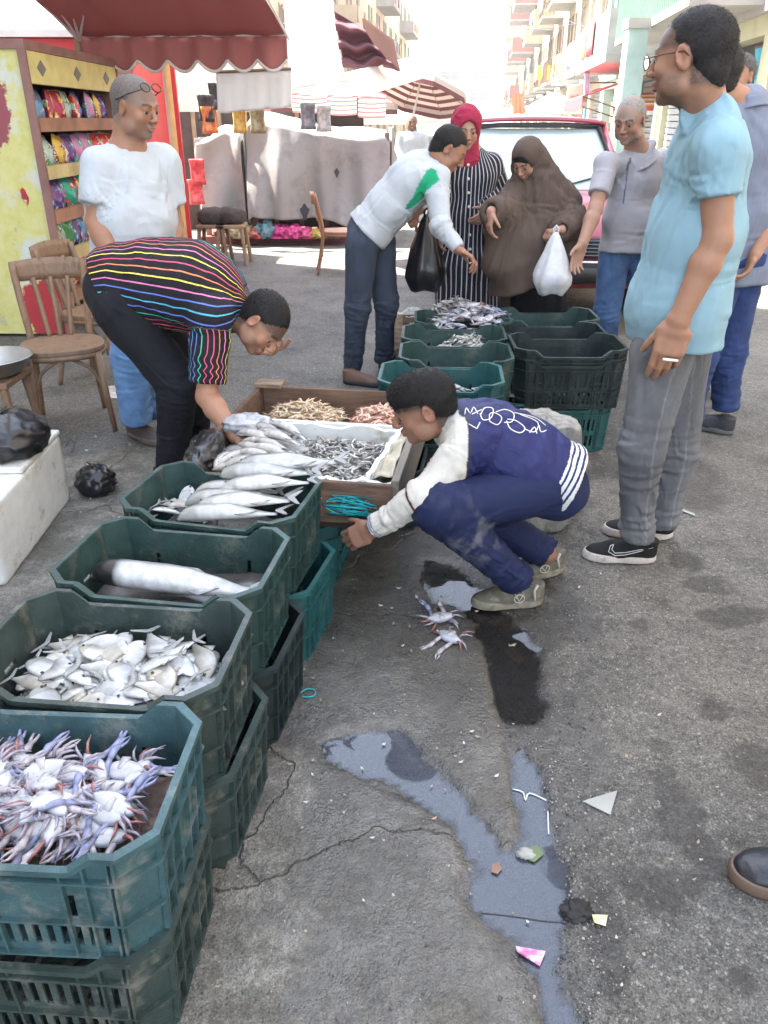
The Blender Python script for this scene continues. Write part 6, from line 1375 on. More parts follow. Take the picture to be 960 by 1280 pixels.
def hair_short(parent, org, c, A, s=1, t=.007, m=None, hl=.045, h=.003, low=-.075, top=1.0, fuzz=.0025, vol=(0, 0, 0), temple=.02, strands=5000, slen=.008, comb=-.2, fc=(.125, -.045, .082)):
    c = np.array(c)
    S = SDF(c-.15*s, c+.15*s, h)
    P = lambda p: lc(c, A, p, s)
    S.ell(P((0, -.020, .030)), np.array((.074+t*.7, .092+t, .082+t*top))*s, A, .01)
    if any(vol): S.ell(P((vol[0], .01+vol[1], .055+vol[2])), np.array((.066, .075, .058))*s, A, .02)
    S.ell(P((0, -.055, -.035)), np.array((.056, .05, .055))*s, A, .02)
    # open the face, the ears and the nape
    S.ell(P((0, fc[0], fc[1])), np.array((.12, fc[2], .085+hl*.55))*s, A, .006, 'cut')
    for x in (-1, 1): S.ell(P((x*.09, temple, -.035)), np.array((.04, .05, .052))*s, A, .006, 'cut')
    S.plane(P((0, -.09, low)), A@np.array((0, .35, -1)), .006)
    V, Q = S.extract()
    if not len(Q): return
    N = normals(V, Q); V = V+N*((vnoise(V*420, 2)-.5)*fuzz*1.1+(fbm(V*40, 9)-.5)*fuzz*1.6)[:, None]
    ho = link('hair', npmesh('hair', V, Q, m, origin=org), parent)
    if strands:
        N = normals(V, Q); r_ = np.random.default_rng(4); q = ((V-_v(c))@np.array(A, np.float32)); ok = np.nonzero((N@_v(A[:, 2]) > -.95))[0]; ix = r_.choice(ok, strands); P0 = V[ix]+r_.normal(0, h*.45, (strands, 3)).astype(np.float32)
        d = N[ix]*r_.uniform(.25, .75, (strands, 1))+(A@np.array((0, comb, -.55)))[None, :]+r_.normal(0, .28, (strands, 3)); d /= np.linalg.norm(d, axis=1, keepdims=True)
        sd_ = np.cross(d, r_.normal(0, 1, (strands, 3))); sd_ /= np.linalg.norm(sd_, axis=1, keepdims=True); Ln = (slen*r_.uniform(.5, 1.2, strands))[:, None]
        VV = np.concatenate([P0-sd_*.0006, P0+sd_*.0006, P0+d*Ln])-np.array(org); me = bpy.data.meshes.new('strands'); me.vertices.add(3*strands); me.vertices.foreach_set('co', VV.astype(np.float32).ravel())
        I = np.stack([np.arange(strands), np.arange(strands)+strands, np.arange(strands)+2*strands], 1).astype(np.int32); me.loops.add(3*strands); me.loops.foreach_set('vertex_index', I.ravel()); me.polygons.add(strands); me.polygons.foreach_set('loop_start', np.arange(0, 3*strands, 3, dtype=np.int32)); me.update(calc_edges=True); me.materials.append(m); tag(link('strands', me, ho), kind='stuff')
def shoe(parent, org, heel, d, s=1, upper=None, solem=None, tall=0, lift=0, dyef=None, h=.004, pitch=0, welt=.027):
    """heel = heel point on the ground, d = direction to toe, pitch lifts the heel"""
    d = unit((d[0], d[1], 0)); rt = np.array((d[1], -d[0], 0)); up = np.array((0, 0, 1.))
    cp, sp = math.cos(pitch), math.sin(pitch)
    toe = np.array(heel)+d*.26*s
    if pitch:   # rotate about ball of the foot
        f = d*cp-up*sp; u2 = up*cp+d*sp; A = np.stack([rt, f, u2], 1); ball = np.array(heel)+d*.19*s; o = ball-f*.19*s
    else: A = np.stack([rt, d, up], 1); o = np.array(heel, float)
    P = lambda p: lc(o, A, p, s)
    lo, hi = np.minimum(P((0, .14, .06))-.2*s, 0*up-9*0+P((0, .14, .06))-.2*s), P((0, .14, .06))+.2*s
    S = SDF(lo, hi, h)
    S.ell(P((0, .05, .04)), np.array((.034, .055, .045))*s, A, .01)
    S.ell(P((0, .14, .030)), np.array((.043, .09, .036))*s, A, .03)
    S.ell(P((.004, .205, .024)), np.array((.043, .062, .030))*s, A, .02)
    S.cone(P((0, .035, .04)), .033*s, P((0, .03, .085+tall)), .037*s, .02)
    S.cone(P((0, .06, .07)), .026*s, P((0, .16, .045)), .03*s, .03)
    S.plane(P((0, 0, .018)), -A[:, 2]); S.plane(P((0, .03, .095+tall)), A@np.array((0, -.15, 1)))
    V, Q = S.extract(); N = normals(V, Q)
    V = folds(V, N, .0012, 40)
    q = ((V-_v(o))@np.array(A, np.float32))/s
    dye = dyef(q, V) if dyef else None
    sh = link('shoe', npmesh('shoe', V, Q, upper, dye, org), parent)
    S = SDF(lo, hi, h)
    S.ell(P((0, .06, .012)), np.array((.040, .068, .05))*s, A, .01); S.ell(P((0, .14, .012)), np.array((.042, .11, .05))*s, A, .03)
    S.ell(P((.004, .20, .012)), np.array((.049, .074, .05))*s, A, .03)
    S.plane(P((0, 0, .0)), -A[:, 2]); S.plane(P((0, 0, welt)), A@np.array((0, -.03, 1)))
    V, Q = S.extract()
    link('sole', npmesh('sole', V, Q, solem, None, org), sh)
    return sh, P, A
def fabric(name, col, rough=.85, var=.08, vscale=12, bscale=900, bump=.25, attr=None, sheen=0):
    return mat(name, col, rough=rough, var=var, vscale=vscale, bump=bump, bscale=bscale, attr=attr, sheen=sheen, spec=.25)
def collar(p, m_, c, A, r=.072, h=.035, drop=.05, gap=24, w=.045, name='collar'):
    org = Vector(p.o); q = MB()
    def f(u, v):
        a = R(gap)+(2*math.pi-2*R(gap))*u; fr = math.cos(a)            # 0 = front
        rr = r+(.004+w*v*.62)*(1+.35*(fr > .6)*v); z = (h*(1-fr)/2-drop*(1+fr)/2)+(.010 if v < .3 else 0)-w*.75*v*(1+.5*max(0, fr)**4)
        return Vector(lc(c, A, (rr*math.sin(a), rr*math.cos(a)*.95, z)))-org
    q.grid(f, 40, 6); return q.build(name, m_, p.root, smooth=True, solid=.004)
class Person:
    """joint positions are world points (metres)"""
    def __init__(s, label, group=None, base=None, h=.005, **J):
        s.J = {k: np.array(v, float) for k, v in J.items()}; s.h = h
        s.org = np.array(base if base is not None else (s.J['pel'][0], s.J['pel'][1], 0))
        s.root = thing('person', label, 'person', Vector(s.org), 0, group)
        s.o = tuple(s.org)
    def bounds(s, keys, m):
        P = np.array([s.J[k] for k in keys]); return P.min(0)-m, P.max(0)+m
    def body(s, A, hs, hands, skin, arm_r=(.052, .043, .028), legs=False, leg_r=(.075, .05, .036), torso=.085, asp=1.35, dyeopt={}, face=1, fat=1.0, lat=None, neck_r=.056, eyes_down=.35, noeyes=False):
        J = s.J; keys = [k for k in J]; lo, hi = s.bounds(keys, .2)
        if not legs:
            zz = J['pel'][2]-.1; hz = min([zz]+[J[k][2]-.22 for k in ('wrL', 'wrR')]); lo[2] = hz
        S = SDF(lo, hi, s.h)
        lat = lat if lat is not None else J['shR']-J['shL']; s.lat = lat; s.A = A; s.hs = hs
        S.cone(J['neck'], torso*.8, J['chest'], torso, .03, side=lat, asp=asp); S.cone(J['chest'], torso, J['pel'], torso, .03, side=lat, asp=asp)
        S.cone(J['shL'], .05, J['shR'], .05, .04)
        nb = lc(J['head'], A, (0, -.03, -.06), hs)
        S.cone(J['neck'], neck_r*1.12, nb, neck_r*hs, .035)
        head_sdf(S, J['head'], A, hs, fat=fat)
        for c in 'LR':
            if 'sh'+c not in J or 'el'+c not in J: continue
            S.cone(J['sh'+c], arm_r[0], J['el'+c], arm_r[1], .03)
            mid = J['el'+c]*.7+J['wr'+c]*.3
            S.cone(J['el'+c], arm_r[1], mid, arm_r[1]*1.02, .02); S.cone(mid, arm_r[1]*1.02, J['wr'+c], arm_r[2], .02)
            if c in hands: hand_sdf(S, J['wr'+c], **hands[c])
        if legs:
            for c in 'LR': S.cone(J['hip'+c], leg_r[0], J['kn'+c], leg_r[1], .03); S.cone(J['kn'+c], leg_r[1], J['an'+c], leg_r[2], .02)
        V, Q = S.extract()
        D = head_dye(V, skin, J['head'], A, hs, **dyeopt)
        link('body', npmesh('body', V, Q, skin_mat(), D, s.o), s.root)
        if not noeyes: eyes(s.root, s.o, J['head'], A, hs, eyes_down)
        return s
    def cloth(s, name, m, build, keys, margin=.25, h=None, fold=(.006, 9, (1, 1, 1)), dye=None, fold2=None, post=None, M=None, parent=None, sm=0):
        lo, hi = s.bounds(keys, margin) if not isinstance(keys, tuple) else keys
        S = SDF(lo, hi, h or s.h*1.25); build(S); V, Q = S.extract()
        if sm: V = smooth(V, Q, sm)
        N = normals(V, Q); V0 = V
        if fold: V = folds(V, N, fold[0], fold[1], fold[2], len(name), M)
        if fold2: V = folds(V, N, fold2[0], fold2[1], fold2[2], 33, M)
        if post: V = post(V, N)
        D = dye(V0, N) if dye else None; ex = None
        if isinstance(D, tuple): D, ex = D
        o = link(name, npmesh(name, V, Q, m, D, s.o, ex), parent or s.root); return o
    def trousers(s, m, r=(.105, .082, .062), pel_r=.125, asp=1.3, dye=None, fold=.006, waist_n=None, h=None, k=.03, cuff=True, lat=None, butt=None, name='trousers'):
        J = s.J; lat = s.lat if lat is None else lat
        def b(S):
            up = J['chest']-J['pel']; up = up/np.linalg.norm(up)
            S.cone(J['pel']+up*.10, pel_r*.9, J['pel'], pel_r, k, side=lat, asp=asp, flat=(1, 0))
            if butt is not None: S.ell(butt[0], butt[1], None, .05)
            for c in 'LR':
                S.cone(J['hip'+c], r[0], J['kn'+c], r[1], k)
                an = J['an'+c]; S.cone(J['kn'+c], r[1]*.99, an, r[2], .03, flat=(0, 1))
        def post(V, N):
            # bunched cloth at knees and ankles
            for c in 'LR':
                for jn, rad, amp, fr in (('kn', .17, .010, 16), ('an', .12, .008, 22)):
                    p = _v(J[jn+c]); ax = _v(unit(J['an'+c]-J['kn'+c])); q = V-p
                    wgt = np.exp(-(q**2).sum(1)/rad**2*2)
                    tt = q@ax
                    n = vnoise(np.stack([tt*fr*2.2, q[:, 0]*6, q[:, 1]*6], 1), 3+len(jn)+ord(c)); V = V+N*(amp*wgt*(1-np.abs(2*n-1)*2))[:, None]
                k0, a0, h0 = J['kn'+c], J['an'+c], J['hip'+c]
                V = creases(V, N, k0, unit(a0-k0), 14, .075, .010, .007, .07, 5+ord(c), True); V = creases(V, N, a0*.85+k0*.15, unit(a0-k0), 12, .07, .009, .008, .045, 9+ord(c), True)
                V = creases(V, N, h0, unit(k0-h0), 10, .11, .012, .006, .07, 11+ord(c), False); V = creases(V, N, (k0+a0)/2, unit(a0-k0), 7, .08, .011, .005, .08, 13+ord(c), True)
            return V
        return s.cloth(name, m, b, ['pel', 'hipL', 'hipR', 'knL', 'knR', 'anL', 'anR'], .22, h, (fold, 5, (1, 1, .7)), dye, None, post)
    def shirt(s, m, torso, sleeve=.55, sl_r=(.078, .075), asp=1.4, hem=None, k=.05, dye=None, fold=(.008, 6, (1, 1, .5)), sh_r=.068, h=None, neckcut=None, extra=None, long=False, wrist_r=.04, el_r=.058, name='shirt', arms='LR', post=None, fold2=None, lat=None, M=None, cr=.006):
        """torso: list of (point, radius, aspect)"""
        J = s.J; lat = s.lat if lat is None else lat
        def b(S):
            for (p0, r0, a0), (p1, r1, a1) in zip(torso[:-1], torso[1:]): S.cone(p0, r0, p1, r1, k, side=lat, asp=(a0+a1)/2)
            S.cone(J['shL'], sh_r, J['shR'], sh_r, k)
            for c in arms:
                sh, el, wr = J['sh'+c], J['el'+c], J['wr'+c]
                if long:
                    S.cone(sh, sl_r[0], el, el_r, .035); S.cone(el, el_r, el+(wr-el)*.96, wrist_r, .02, flat=(0, 1))
                else:
                    e = sh+(el-sh)*sleeve; S.cone(sh, sl_r[0], e, sl_r[1], .035, flat=(0, 1))
            if extra: extra(S)
            if hem is not None: S.plane(hem[0], hem[1])
            if neckcut is not None: S.ell(neckcut[0], neckcut[1], s.A, .012, 'cut')
        def pp(V, N):
            for c in arms:
                sh, el, wr = J['sh'+c], J['el'+c], J['wr'+c]; ax = unit(el-sh); arm = sh+(el-sh)*.12
                V = creases(V, N, sh*.55+J['chest']*.45, unit(J['pel']-sh), 9, .13, .011, cr, .05, 3+ord(c), False)
                V = creases(V, N, arm+(el-sh)*.2, ax, 6, .07, .009, cr*.8, .05, 7+ord(c), True)
                if long: V = creases(V, N, el, ax, 12, .07, .009, cr*1.1, .045, 17+ord(c), True); V = creases(V, N, el*.4+wr*.6, unit(wr-el), 8, .06, .008, cr*.8, .06, 19+ord(c), True)
            up = unit(J['chest']-J['pel']); V = creases(V, N, J['pel']*.75+J['chest']*.25, up, 16, .15, .013, cr, .10, 23, True); V = creases(V, N, J['pel']*.3+J['chest']*.7, up, 9, .14, .014, cr*.8, .09, 29, False)
            return post(V, N) if post else V
        return s.cloth(name, m, b, ['pel', 'shL', 'shR', 'elL', 'elR', 'chest', 'neck']+(['wrL', 'wrR'] if long else []), .26, h, fold, dye, fold2, pp, M)
SK1, SK2 = (.36, .185, .115), (.33, .165, .10)
def lerp(a, b, t): return np.array(a)*(1-t)+np.array(b)*t
def seg_t(V, a, b):
    a, b = _v(a), _v(b); ba = b-a; t = np.clip(((V-a)@ba)/(ba@ba), 0, 1); return t, np.linalg.norm(V-a-t[:, None]*ba, axis=1)

# ---------------------------------------------------------------- crouching boy in the navy tracksuit
def person_boy():
    p = Person('crouching boy in navy tracksuit jacket with white raglan sleeves reaching under the fish tray', h=.0042, base=(.45, 2.35, 0),
        head=W(529, 508, 2.35), neck=W(572, 532, 2.38), chest=W(620, 556, 2.38), pel=W(688, 592, 2.36),
        shL=W(590, 550, 2.25), shR=W(583, 543, 2.50), elL=W(531, 620, 2.16), elR=W(555, 625, 2.55), wrL=W(466, 661, 2.22), wrR=W(505, 625, 2.55),
        hipL=W(688, 606, 2.30), hipR=W(684, 604, 2.44), knL=W(552, 636, 2.14), knR=W(595, 640, 2.52), anL=W(648, 727, 2.22), anR=W(684, 692, 2.47))
    J = p.J; A = frame((-.95, -.08, -.34), (-.3, 0, .95))
    lat = np.array((0, 1., 0))
    p.body(A, .97, {'L': dict(d=(-.85, .1, -.5), palm=(-.3, .5, -.5), curl=(.5, .55, .6, .6), s=.88, right=False, thumb=.25, tcurl=.6)}, (.25, .125, .078), arm_r=(.042, .036, .025), torso=.075, lat=lat,
        dyeopt=dict(lip=(.3, .11, .09), hair=(-.005, (.13, -.05, .078), (.02, .016, .014), .02)), neck_r=.05, legs=True, leg_r=(.06, .045, .036))
    hair_short(p.root, p.o, J['head'], A, .97, .005, HAIRM('hair_black', (.014, .012, .011)), hl=-.005, top=1.3, fuzz=.003, vol=(0, .012, .006), low=-.05, strands=16000, slen=.009, comb=.9, fc=(.13, -.05, .078))
    navy, cream = (.020, .023, .095), (.56, .53, .47)
    spine = [J['pel'], J['chest'], J['neck']]
    def dye(V, N):
        D = np.tile(_v(navy), (len(V), 1))
        tS, dS = seg_t(V, J['neck'], J['shL']); tU, dU = seg_t(V, J['shL'], J['elL']); tF, dF = seg_t(V, J['elL'], J['wrL'])
        # cream raglan: everything on the arm in front of a seam line, from collar to cuff
        d1 = _v(unit(J['shL']-J['neck'])); seam = _v(lerp(J['shL'], J['elL'], .1)); nrm = _v(unit(np.array((-.83, -.16, .10))))
        arm = (dU < .085) | (dF < .08)
        side = (V-seam)@nrm
        cr = ((side > .018) & (V[:, 0] < J['chest'][0]-.05)) | (dF < .075) & (tF > .03)
        D[cr] = _v(cream)
        stripe = (np.abs(side-.012) < .005) & (V[:, 0] < J['neck'][0]+.05); D[stripe] = _v((.03, .03, .05))
        band = (dF < .08) & (np.abs(tF-.1) < .035); D[band] = _v((.09, .03, .03))
        cuff = (dF < .08) & (tF > .86); D[cuff] = _v(cream); D[cuff & (np.abs(np.mod((tF-.86)*26, 1)-.5) < .2)] = _v((.04, .06, .2))
        # striped waist rib
        ax = _v(unit(J['pel']-J['chest'])); u = (V-_v(pl))@ax+.062
        st2 = np.where(u > -.004, 1+(u+.004)/.0185, 0).astype(np.float32)
        return D, st2
    def ex(S):
        S.cone(J['neck'], .064, lc(J['head'], A, (0, -.04, -.085)), .066, .01, flat=(0, 1))
    pl = J['pel']+unit(J['pel']-J['chest'])*.062+np.array((0, 0, .012))
    p.shirt(stripe_mat('tracksuit_jacket', [(.60, .60, .58)], .62, rough=.6), [(J['neck'], .075, 1.35), (lerp(J['neck'], J['chest'], .5), .100, 1.35), (J['chest'], .118, 1.35), (lerp(J['chest'], J['pel'], .5), .118, 1.3), (pl, .118, 1.25)], long=True, lat=lat,
        sl_r=(.062, .06), el_r=.050, wrist_r=.036, sh_r=.06, hem=(pl, unit(pl-J['chest'])), dye=dye, fold=(.006, 8, (1, .6, 1)), fold2=(.004, 18, (1, .4, .7)), extra=ex, name='jacket', h=.0045, cr=.006)
    def pd(V, N):
        D = np.tile(_v((.012, .018, .060)), (len(V), 1))
        t, d = seg_t(V, J['knL'], J['anL']); m = np.clip((fbm(V*28, 4)-.52)*6, 0, 1)*np.exp(-((t-.3)/.22)**2)*(d < .1); return D*(1-m[:, None]*.6)+_v((.15, .15, .16))*m[:, None]*.6
    p.trousers(fabric('tracksuit_trousers', (1, 1, 1), attr='dye', rough=.75, bump=.15), r=(.092, .076, .05), pel_r=.100, asp=1.25, dye=pd, fold=.005, lat=lat,
        butt=(J['pel']+np.array((.025, 0, -.055)), (.105, .135, .095)))
    # cream outline print on the back
    up = unit(J['chest']-J['pel'])
    def deco(name, strokes, r=.0032):
        m = MB()
        for st in strokes: m.tube([Vector(q) for q in st], r, 5)
        m.build(name, mat('print_cream', (.75, .7, .6), rough=.7), p.root, smooth=True)
    ob = [o for o in p.root.children if o.name.startswith('jacket')][0]
    from mathutils.bvhtree import BVHTree
    me = ob.data; bvh = BVHTree.FromPolygons([v.co for v in me.vertices], [tuple(q.vertices) for q in me.polygons])
    org = Vector(p.o)
    def on(px, py):
        x, f, u = ray(px, py); d = Vector((x, f, u)).normalized(); o = Vector((0, 0, CAMH))-org
        h, n, i, dd = bvh.ray_cast(o, d)
        return (h+n*.0005) if h else None
    def st(P, n=7):
        out = [on(a.x, a.y) for a in curve_pts([(x, y, 0) for x, y in P], n)]; return [q for q in out if q is not None]
    S_ = [st([(586, 530), (596, 536)], 4), st([(596, 536), (600, 528)], 4), st([(581, 518), (583, 510), (588, 517), (592, 509), (597, 517)], 3), st([(590, 518), (602, 512)], 3),
          st([(601, 518), (606, 510), (616, 511), (614, 522), (604, 525), (600, 517)], 5), st([(612, 527), (622, 531), (627, 522), (618, 516), (612, 518), (612, 527)], 4), st([(620, 515), (631, 512), (642, 517), (640, 527), (630, 528)], 4),
          st([(633, 526), (638, 536), (650, 541), (656, 535), (645, 526), (634, 524)], 5), st([(650, 518), (672, 528), (668, 540), (655, 536)], 4), st([(643, 516), (668, 522), (682, 532)], 4), st([(662, 541), (668, 534), (671, 542)], 3), st([(674, 532), (676, 540), (683, 538)], 3)]
    deco('print', [s for s in S_ if len(s) > 1], .0018)
    soles = mat('sole_dirty', (.22, .20, .15), rough=.8, var=.3, vscale=40, dirt=(.08, .07, .05), dirtscale=30)
    up_ = mat('trainer_grey', (.12, .11, .085), rough=.75, var=.35, vscale=35, bump=.5, bscale=300, dirt=(.30, .28, .22), dirtscale=18, dirtlo=.56)
    for hl, d, pt in ((G(676, 752), (-1, -.10, 0), .0), (G(704, 716), (-.95, -.22, 0), .12)):
        o, P, A2 = shoe(p.root, p.o, hl, d, .90, up_, soles, tall=.0, h=.0038, pitch=pt)
        m = MB()
        for k in range(4): m.tube([Vector(P((-.022, .10+k*.018, .078-k*.010)))-org, Vector(P((0, .108+k*.018, .085-k*.010)))-org, Vector(P((.022, .10+k*.018, .078-k*.010)))-org], .0028, 5)
        m.tube([Vector(P((-.012, .10, .086)))-org, Vector(P((-.03, .12, .078)))-org, Vector(P((-.045, .11, .05)))-org], .002, 5)
        m.build('laces', mat('laces', (.5, .48, .4)), o, smooth=True)
        m = MB(); c = P((-.0445, .10, .048)); m.tube([Vector(lc(c, A2, (-.001, .018*math.cos(t), .016*math.sin(t))))-org for t in np.linspace(0, 6.28, 14)[:-1]], .0018, 5, closed=True)
        m.tube([Vector(lc(c, A2, (-.001, y, z)))-org for y, z in ((.010, .010), (0, -.010), (-.010, .010))], .0018, 5)
        m.tube([Vector(lc(c, A2, (0, y, z)))-org for y, z in ((-.055, -.01), (-.05, .03), (-.06, .05))], .005, 5)
        m.build('badge', mat('badge_cream', (.5, .47, .38), rough=.6), o, smooth=True)

# ---------------------------------------------------------------- man in the pale teal T-shirt
def person_teal():
    p = Person('tall man in pale teal T-shirt and grey jeans with glasses holding a cigarette', h=.0045, base=(1.0, 2.62, 0),
        head=W(863, 72, 2.60), neck=W(882, 152, 2.66), chest=W(880, 215, 2.63), pel=W(842, 398, 2.64),
        shL=W(897, 186, 2.47), shR=W(885, 178, 2.82), elL=W(896, 300, 2.44), elR=W(870, 300, 2.86), wrL=W(848, 400, 2.42), wrR=W(845, 395, 2.86),
        hipL=W(828, 440, 2.57), hipR=W(852, 436, 2.73), knL=W(802, 562, 2.55), knR=W(843, 565, 2.73), anL=W(797, 672, 2.57), anR=W(826, 655, 2.74))
    J = p.J; A = frame((-.80, .58, -.06), (.04, 0, 1))
    lat = np.array((.12, 1., 0))
    p.body(A, 1.08, {'L': dict(d=(-.16, -.05, -1), palm=(.25, 1, 0), curl=(.30, .34, .42, .5), s=1.18, right=False, thumb=.0, tcurl=.5, spread=.0)}, SK1, arm_r=(.052, .043, .031), torso=.08, lat=lat, dyeopt=dict(stubble=.6, hair=(-.03, (.135, -.05, .074), (.03, .024, .02), .02)), neck_r=.060)
    hair_short(p.root, p.o, J['head'], A, 1.08, .003, HAIRM('hair_dark', (.022, .019, .018)), hl=-.03, top=1.25, fuzz=.0018, low=-.085, strands=14000, slen=.006, fc=(.135, -.05, .074))
    gl = MB(); P = lambda q: Vector(lc(J['head'], A, q, 1.08))-Vector(p.o)
    for x in (-1, 1):
        gl.tube([P((x*.034+.023*math.cos(t), .108-.004*abs(math.cos(t)), -.004+.018*math.sin(t))) for t in np.linspace(0, 6.28, 17)[:-1]], .0017, 5, closed=True)
        gl.tube([P((x*.058, .104, .002)), P((x*.079, .05, .006)), P((x*.082, -.01, .008)), P((x*.082, -.022, -.004))], .0017, 5)
    gl.tube([P((-.011, .108, 0)), P((0, .112, .003)), P((.011, .108, 0))], .0017, 5)
    g = gl.build('glasses', mat('glasses_frame', (.03, .015, .01), rough=.3), p.root, smooth=True)
    for x in (-1, 1):
        ln = MB(); ln.add([P((x*.034+.022*math.cos(t), .1065, -.004+.017*math.sin(t))) for t in np.linspace(0, 6.28, 17)[:-1]], [tuple(range(16))]); ln.build('lens', mat('lens_glass', (.9, .9, .85), rough=.05, trans=.9, ior=1.1, var=0), g)
    T = [(W(884, 158, 2.65), .085, 1.6), (W(884, 200, 2.64), .112, 1.55), (W(868, 290, 2.64), .134, 1.4), (W(846, 380, 2.64), .144, 1.32), (W(842, 450, 2.64), .150, 1.3)]
    def ex(S): S.cone(J['neck'], .073, lc(J['head'], A, (0, -.05, -.13), 1.08), .068, .02, flat=(0, 1))
    teal = (.25, .40, .47)
    def dye(V, N):
        D = np.tile(_v(teal), (len(V), 1)); return D*(.97+.06*fbm(V*15, 2))[:, None]
    hp = W(842, 424, 2.64)
    p.shirt(fabric('teal_cotton', (1, 1, 1), attr='dye', bump=.2), T, sleeve=.50, sl_r=(.070, .066), sh_r=.062, hem=(hp, (-.04, .0, -1)), dye=dye, fold=(.009, 4.5, (1, 1, .35)), fold2=(.004, 12, (1, 1, .4)), extra=ex, lat=lat, h=.006)
    def jd(V, N):
        D = np.tile(_v((.118, .120, .128)), (len(V), 1)); f = fbm(V*_v((16, 16, 5)), 6)
        D = D*(.45+1.1*f)[:, None]  # streaky noise paints light and dark folds into the denim colour
        for c in 'LR':
            t, d = seg_t(V, J['hip'+c], J['kn'+c]); t2, d2 = seg_t(V, J['kn'+c], J['an'+c])
            ctr = np.where(t < 1, J['hip'+c][0]+(J['kn'+c][0]-J['hip'+c][0])*t, J['kn'+c][0]+(J['an'+c][0]-J['kn'+c][0])*t2)
            m = (np.abs(V[:, 0]-ctr-.012) < .0028) & (V[:, 1] < J['hip'+c][1]); D[m] *= 1.5
            fd = np.exp(-((V[:, 0]-ctr+.05)/.05)**2)*.35; D = D*(1+fd[:, None]*.8)
        return D
    p.trousers(mat('grey_denim', (1, 1, 1), rough=.9, attr='dye', bump=.5, bscale=900, var=.1, vscale=60), r=(.098, .070, .054), pel_r=.118, asp=1.25, dye=jd, fold=.010, lat=lat)
    # white line emblem on the shoe side
    org = Vector(p.o)
    def shd(q, V):
        D = np.tile(_v((.014, .016, .022)), (len(q), 1)); m = (fbm(q*60, 3) > .6); D[m] *= 1.8; return D
    for hl, d in ((G(817, 700), (-1, .10, 0)), (G(838, 671), (-1, .16, 0))):
        o, P, A2 = shoe(p.root, p.o, hl, d, .98, vmat('shoe_black_mesh', rough=.7, bump=.6, bscale=500), mat('sole_offwhite', (.50, .44, .40), rough=.7, var=.2, vscale=30, dirt=(.2, .17, .15), dirtscale=25, dirtlo=.55), h=.0038)
        me = o.data; bvh = BVHTree.FromPolygons([v.co for v in me.vertices], [tuple(q.vertices) for q in me.polygons])
        def s3(y, z):
            q = Vector(P((-.2, y, z)))-org; h, n, i, dd = bvh.ray_cast(q, Vector(A2[:, 0])); h2 = bvh.ray_cast(Vector(P((.2, y, z)))-org, -Vector(A2[:, 0]))[0]
            return (h+n*.0008) if h else q
        m = MB(); sw = [(.205, .060), (.212, .045), (.200, .034), (.16, .038), (.11, .050), (.06, .062), (.11, .043), (.16, .028), (.200, .0245), (.224, .036), (.216, .056), (.205, .060)]
        sw = [(y-.04, z+.012) for y, z in sw]
        # emblem on the side facing the camera (left foot side)
        def s4(y, z):
            h, n, i, dd = bvh.ray_cast(Vector(lc(P((0, y, z)), A2, (-.3, 0, 0)))-org, Vector(A2[:, 0])); return h+n*.001 if h else None
        pts = [s4(y, z) for y, z in sw]; pts = [q for q in pts if q is not None]
        m.tube(pts, .0016, 5)
        m.build('emblem', mat('emblem_white', (.7, .7, .7)), o, smooth=True)
        m = MB()
        for k in range(6): m.tube([Vector(P((-.024, .095+k*.014, .084-k*.007)))-org, Vector(P((0, .101+k*.014, .092-k*.007)))-org, Vector(P((.024, .095+k*.014, .084-k*.007)))-org], .003, 5)
        m.build('laces', mat('laces_black', (.02, .02, .022)), o, smooth=True)
    c = MB(); a, b = W(829, 449, 2.375)-org, W(848, 450, 2.385)-org
    cg = thing('cigarette', 'white cigarette between the fingers of the man in teal', 'cigarette', W(838, 450, 2.37))
    k = MB(); dd = W(848, 451, 2.375)-W(829, 449, 2.365); dd.normalize()
    k.tube([-dd*.025, dd*.025], .0042, 8); k.build('paper', mat('cig_paper', (.85, .83, .78)), cg, smooth=True)
    k = MB(); k.tube([dd*.025, dd*.028], .004, 8); k.build('ash', mat('ash', (.15, .14, .13)), cg)

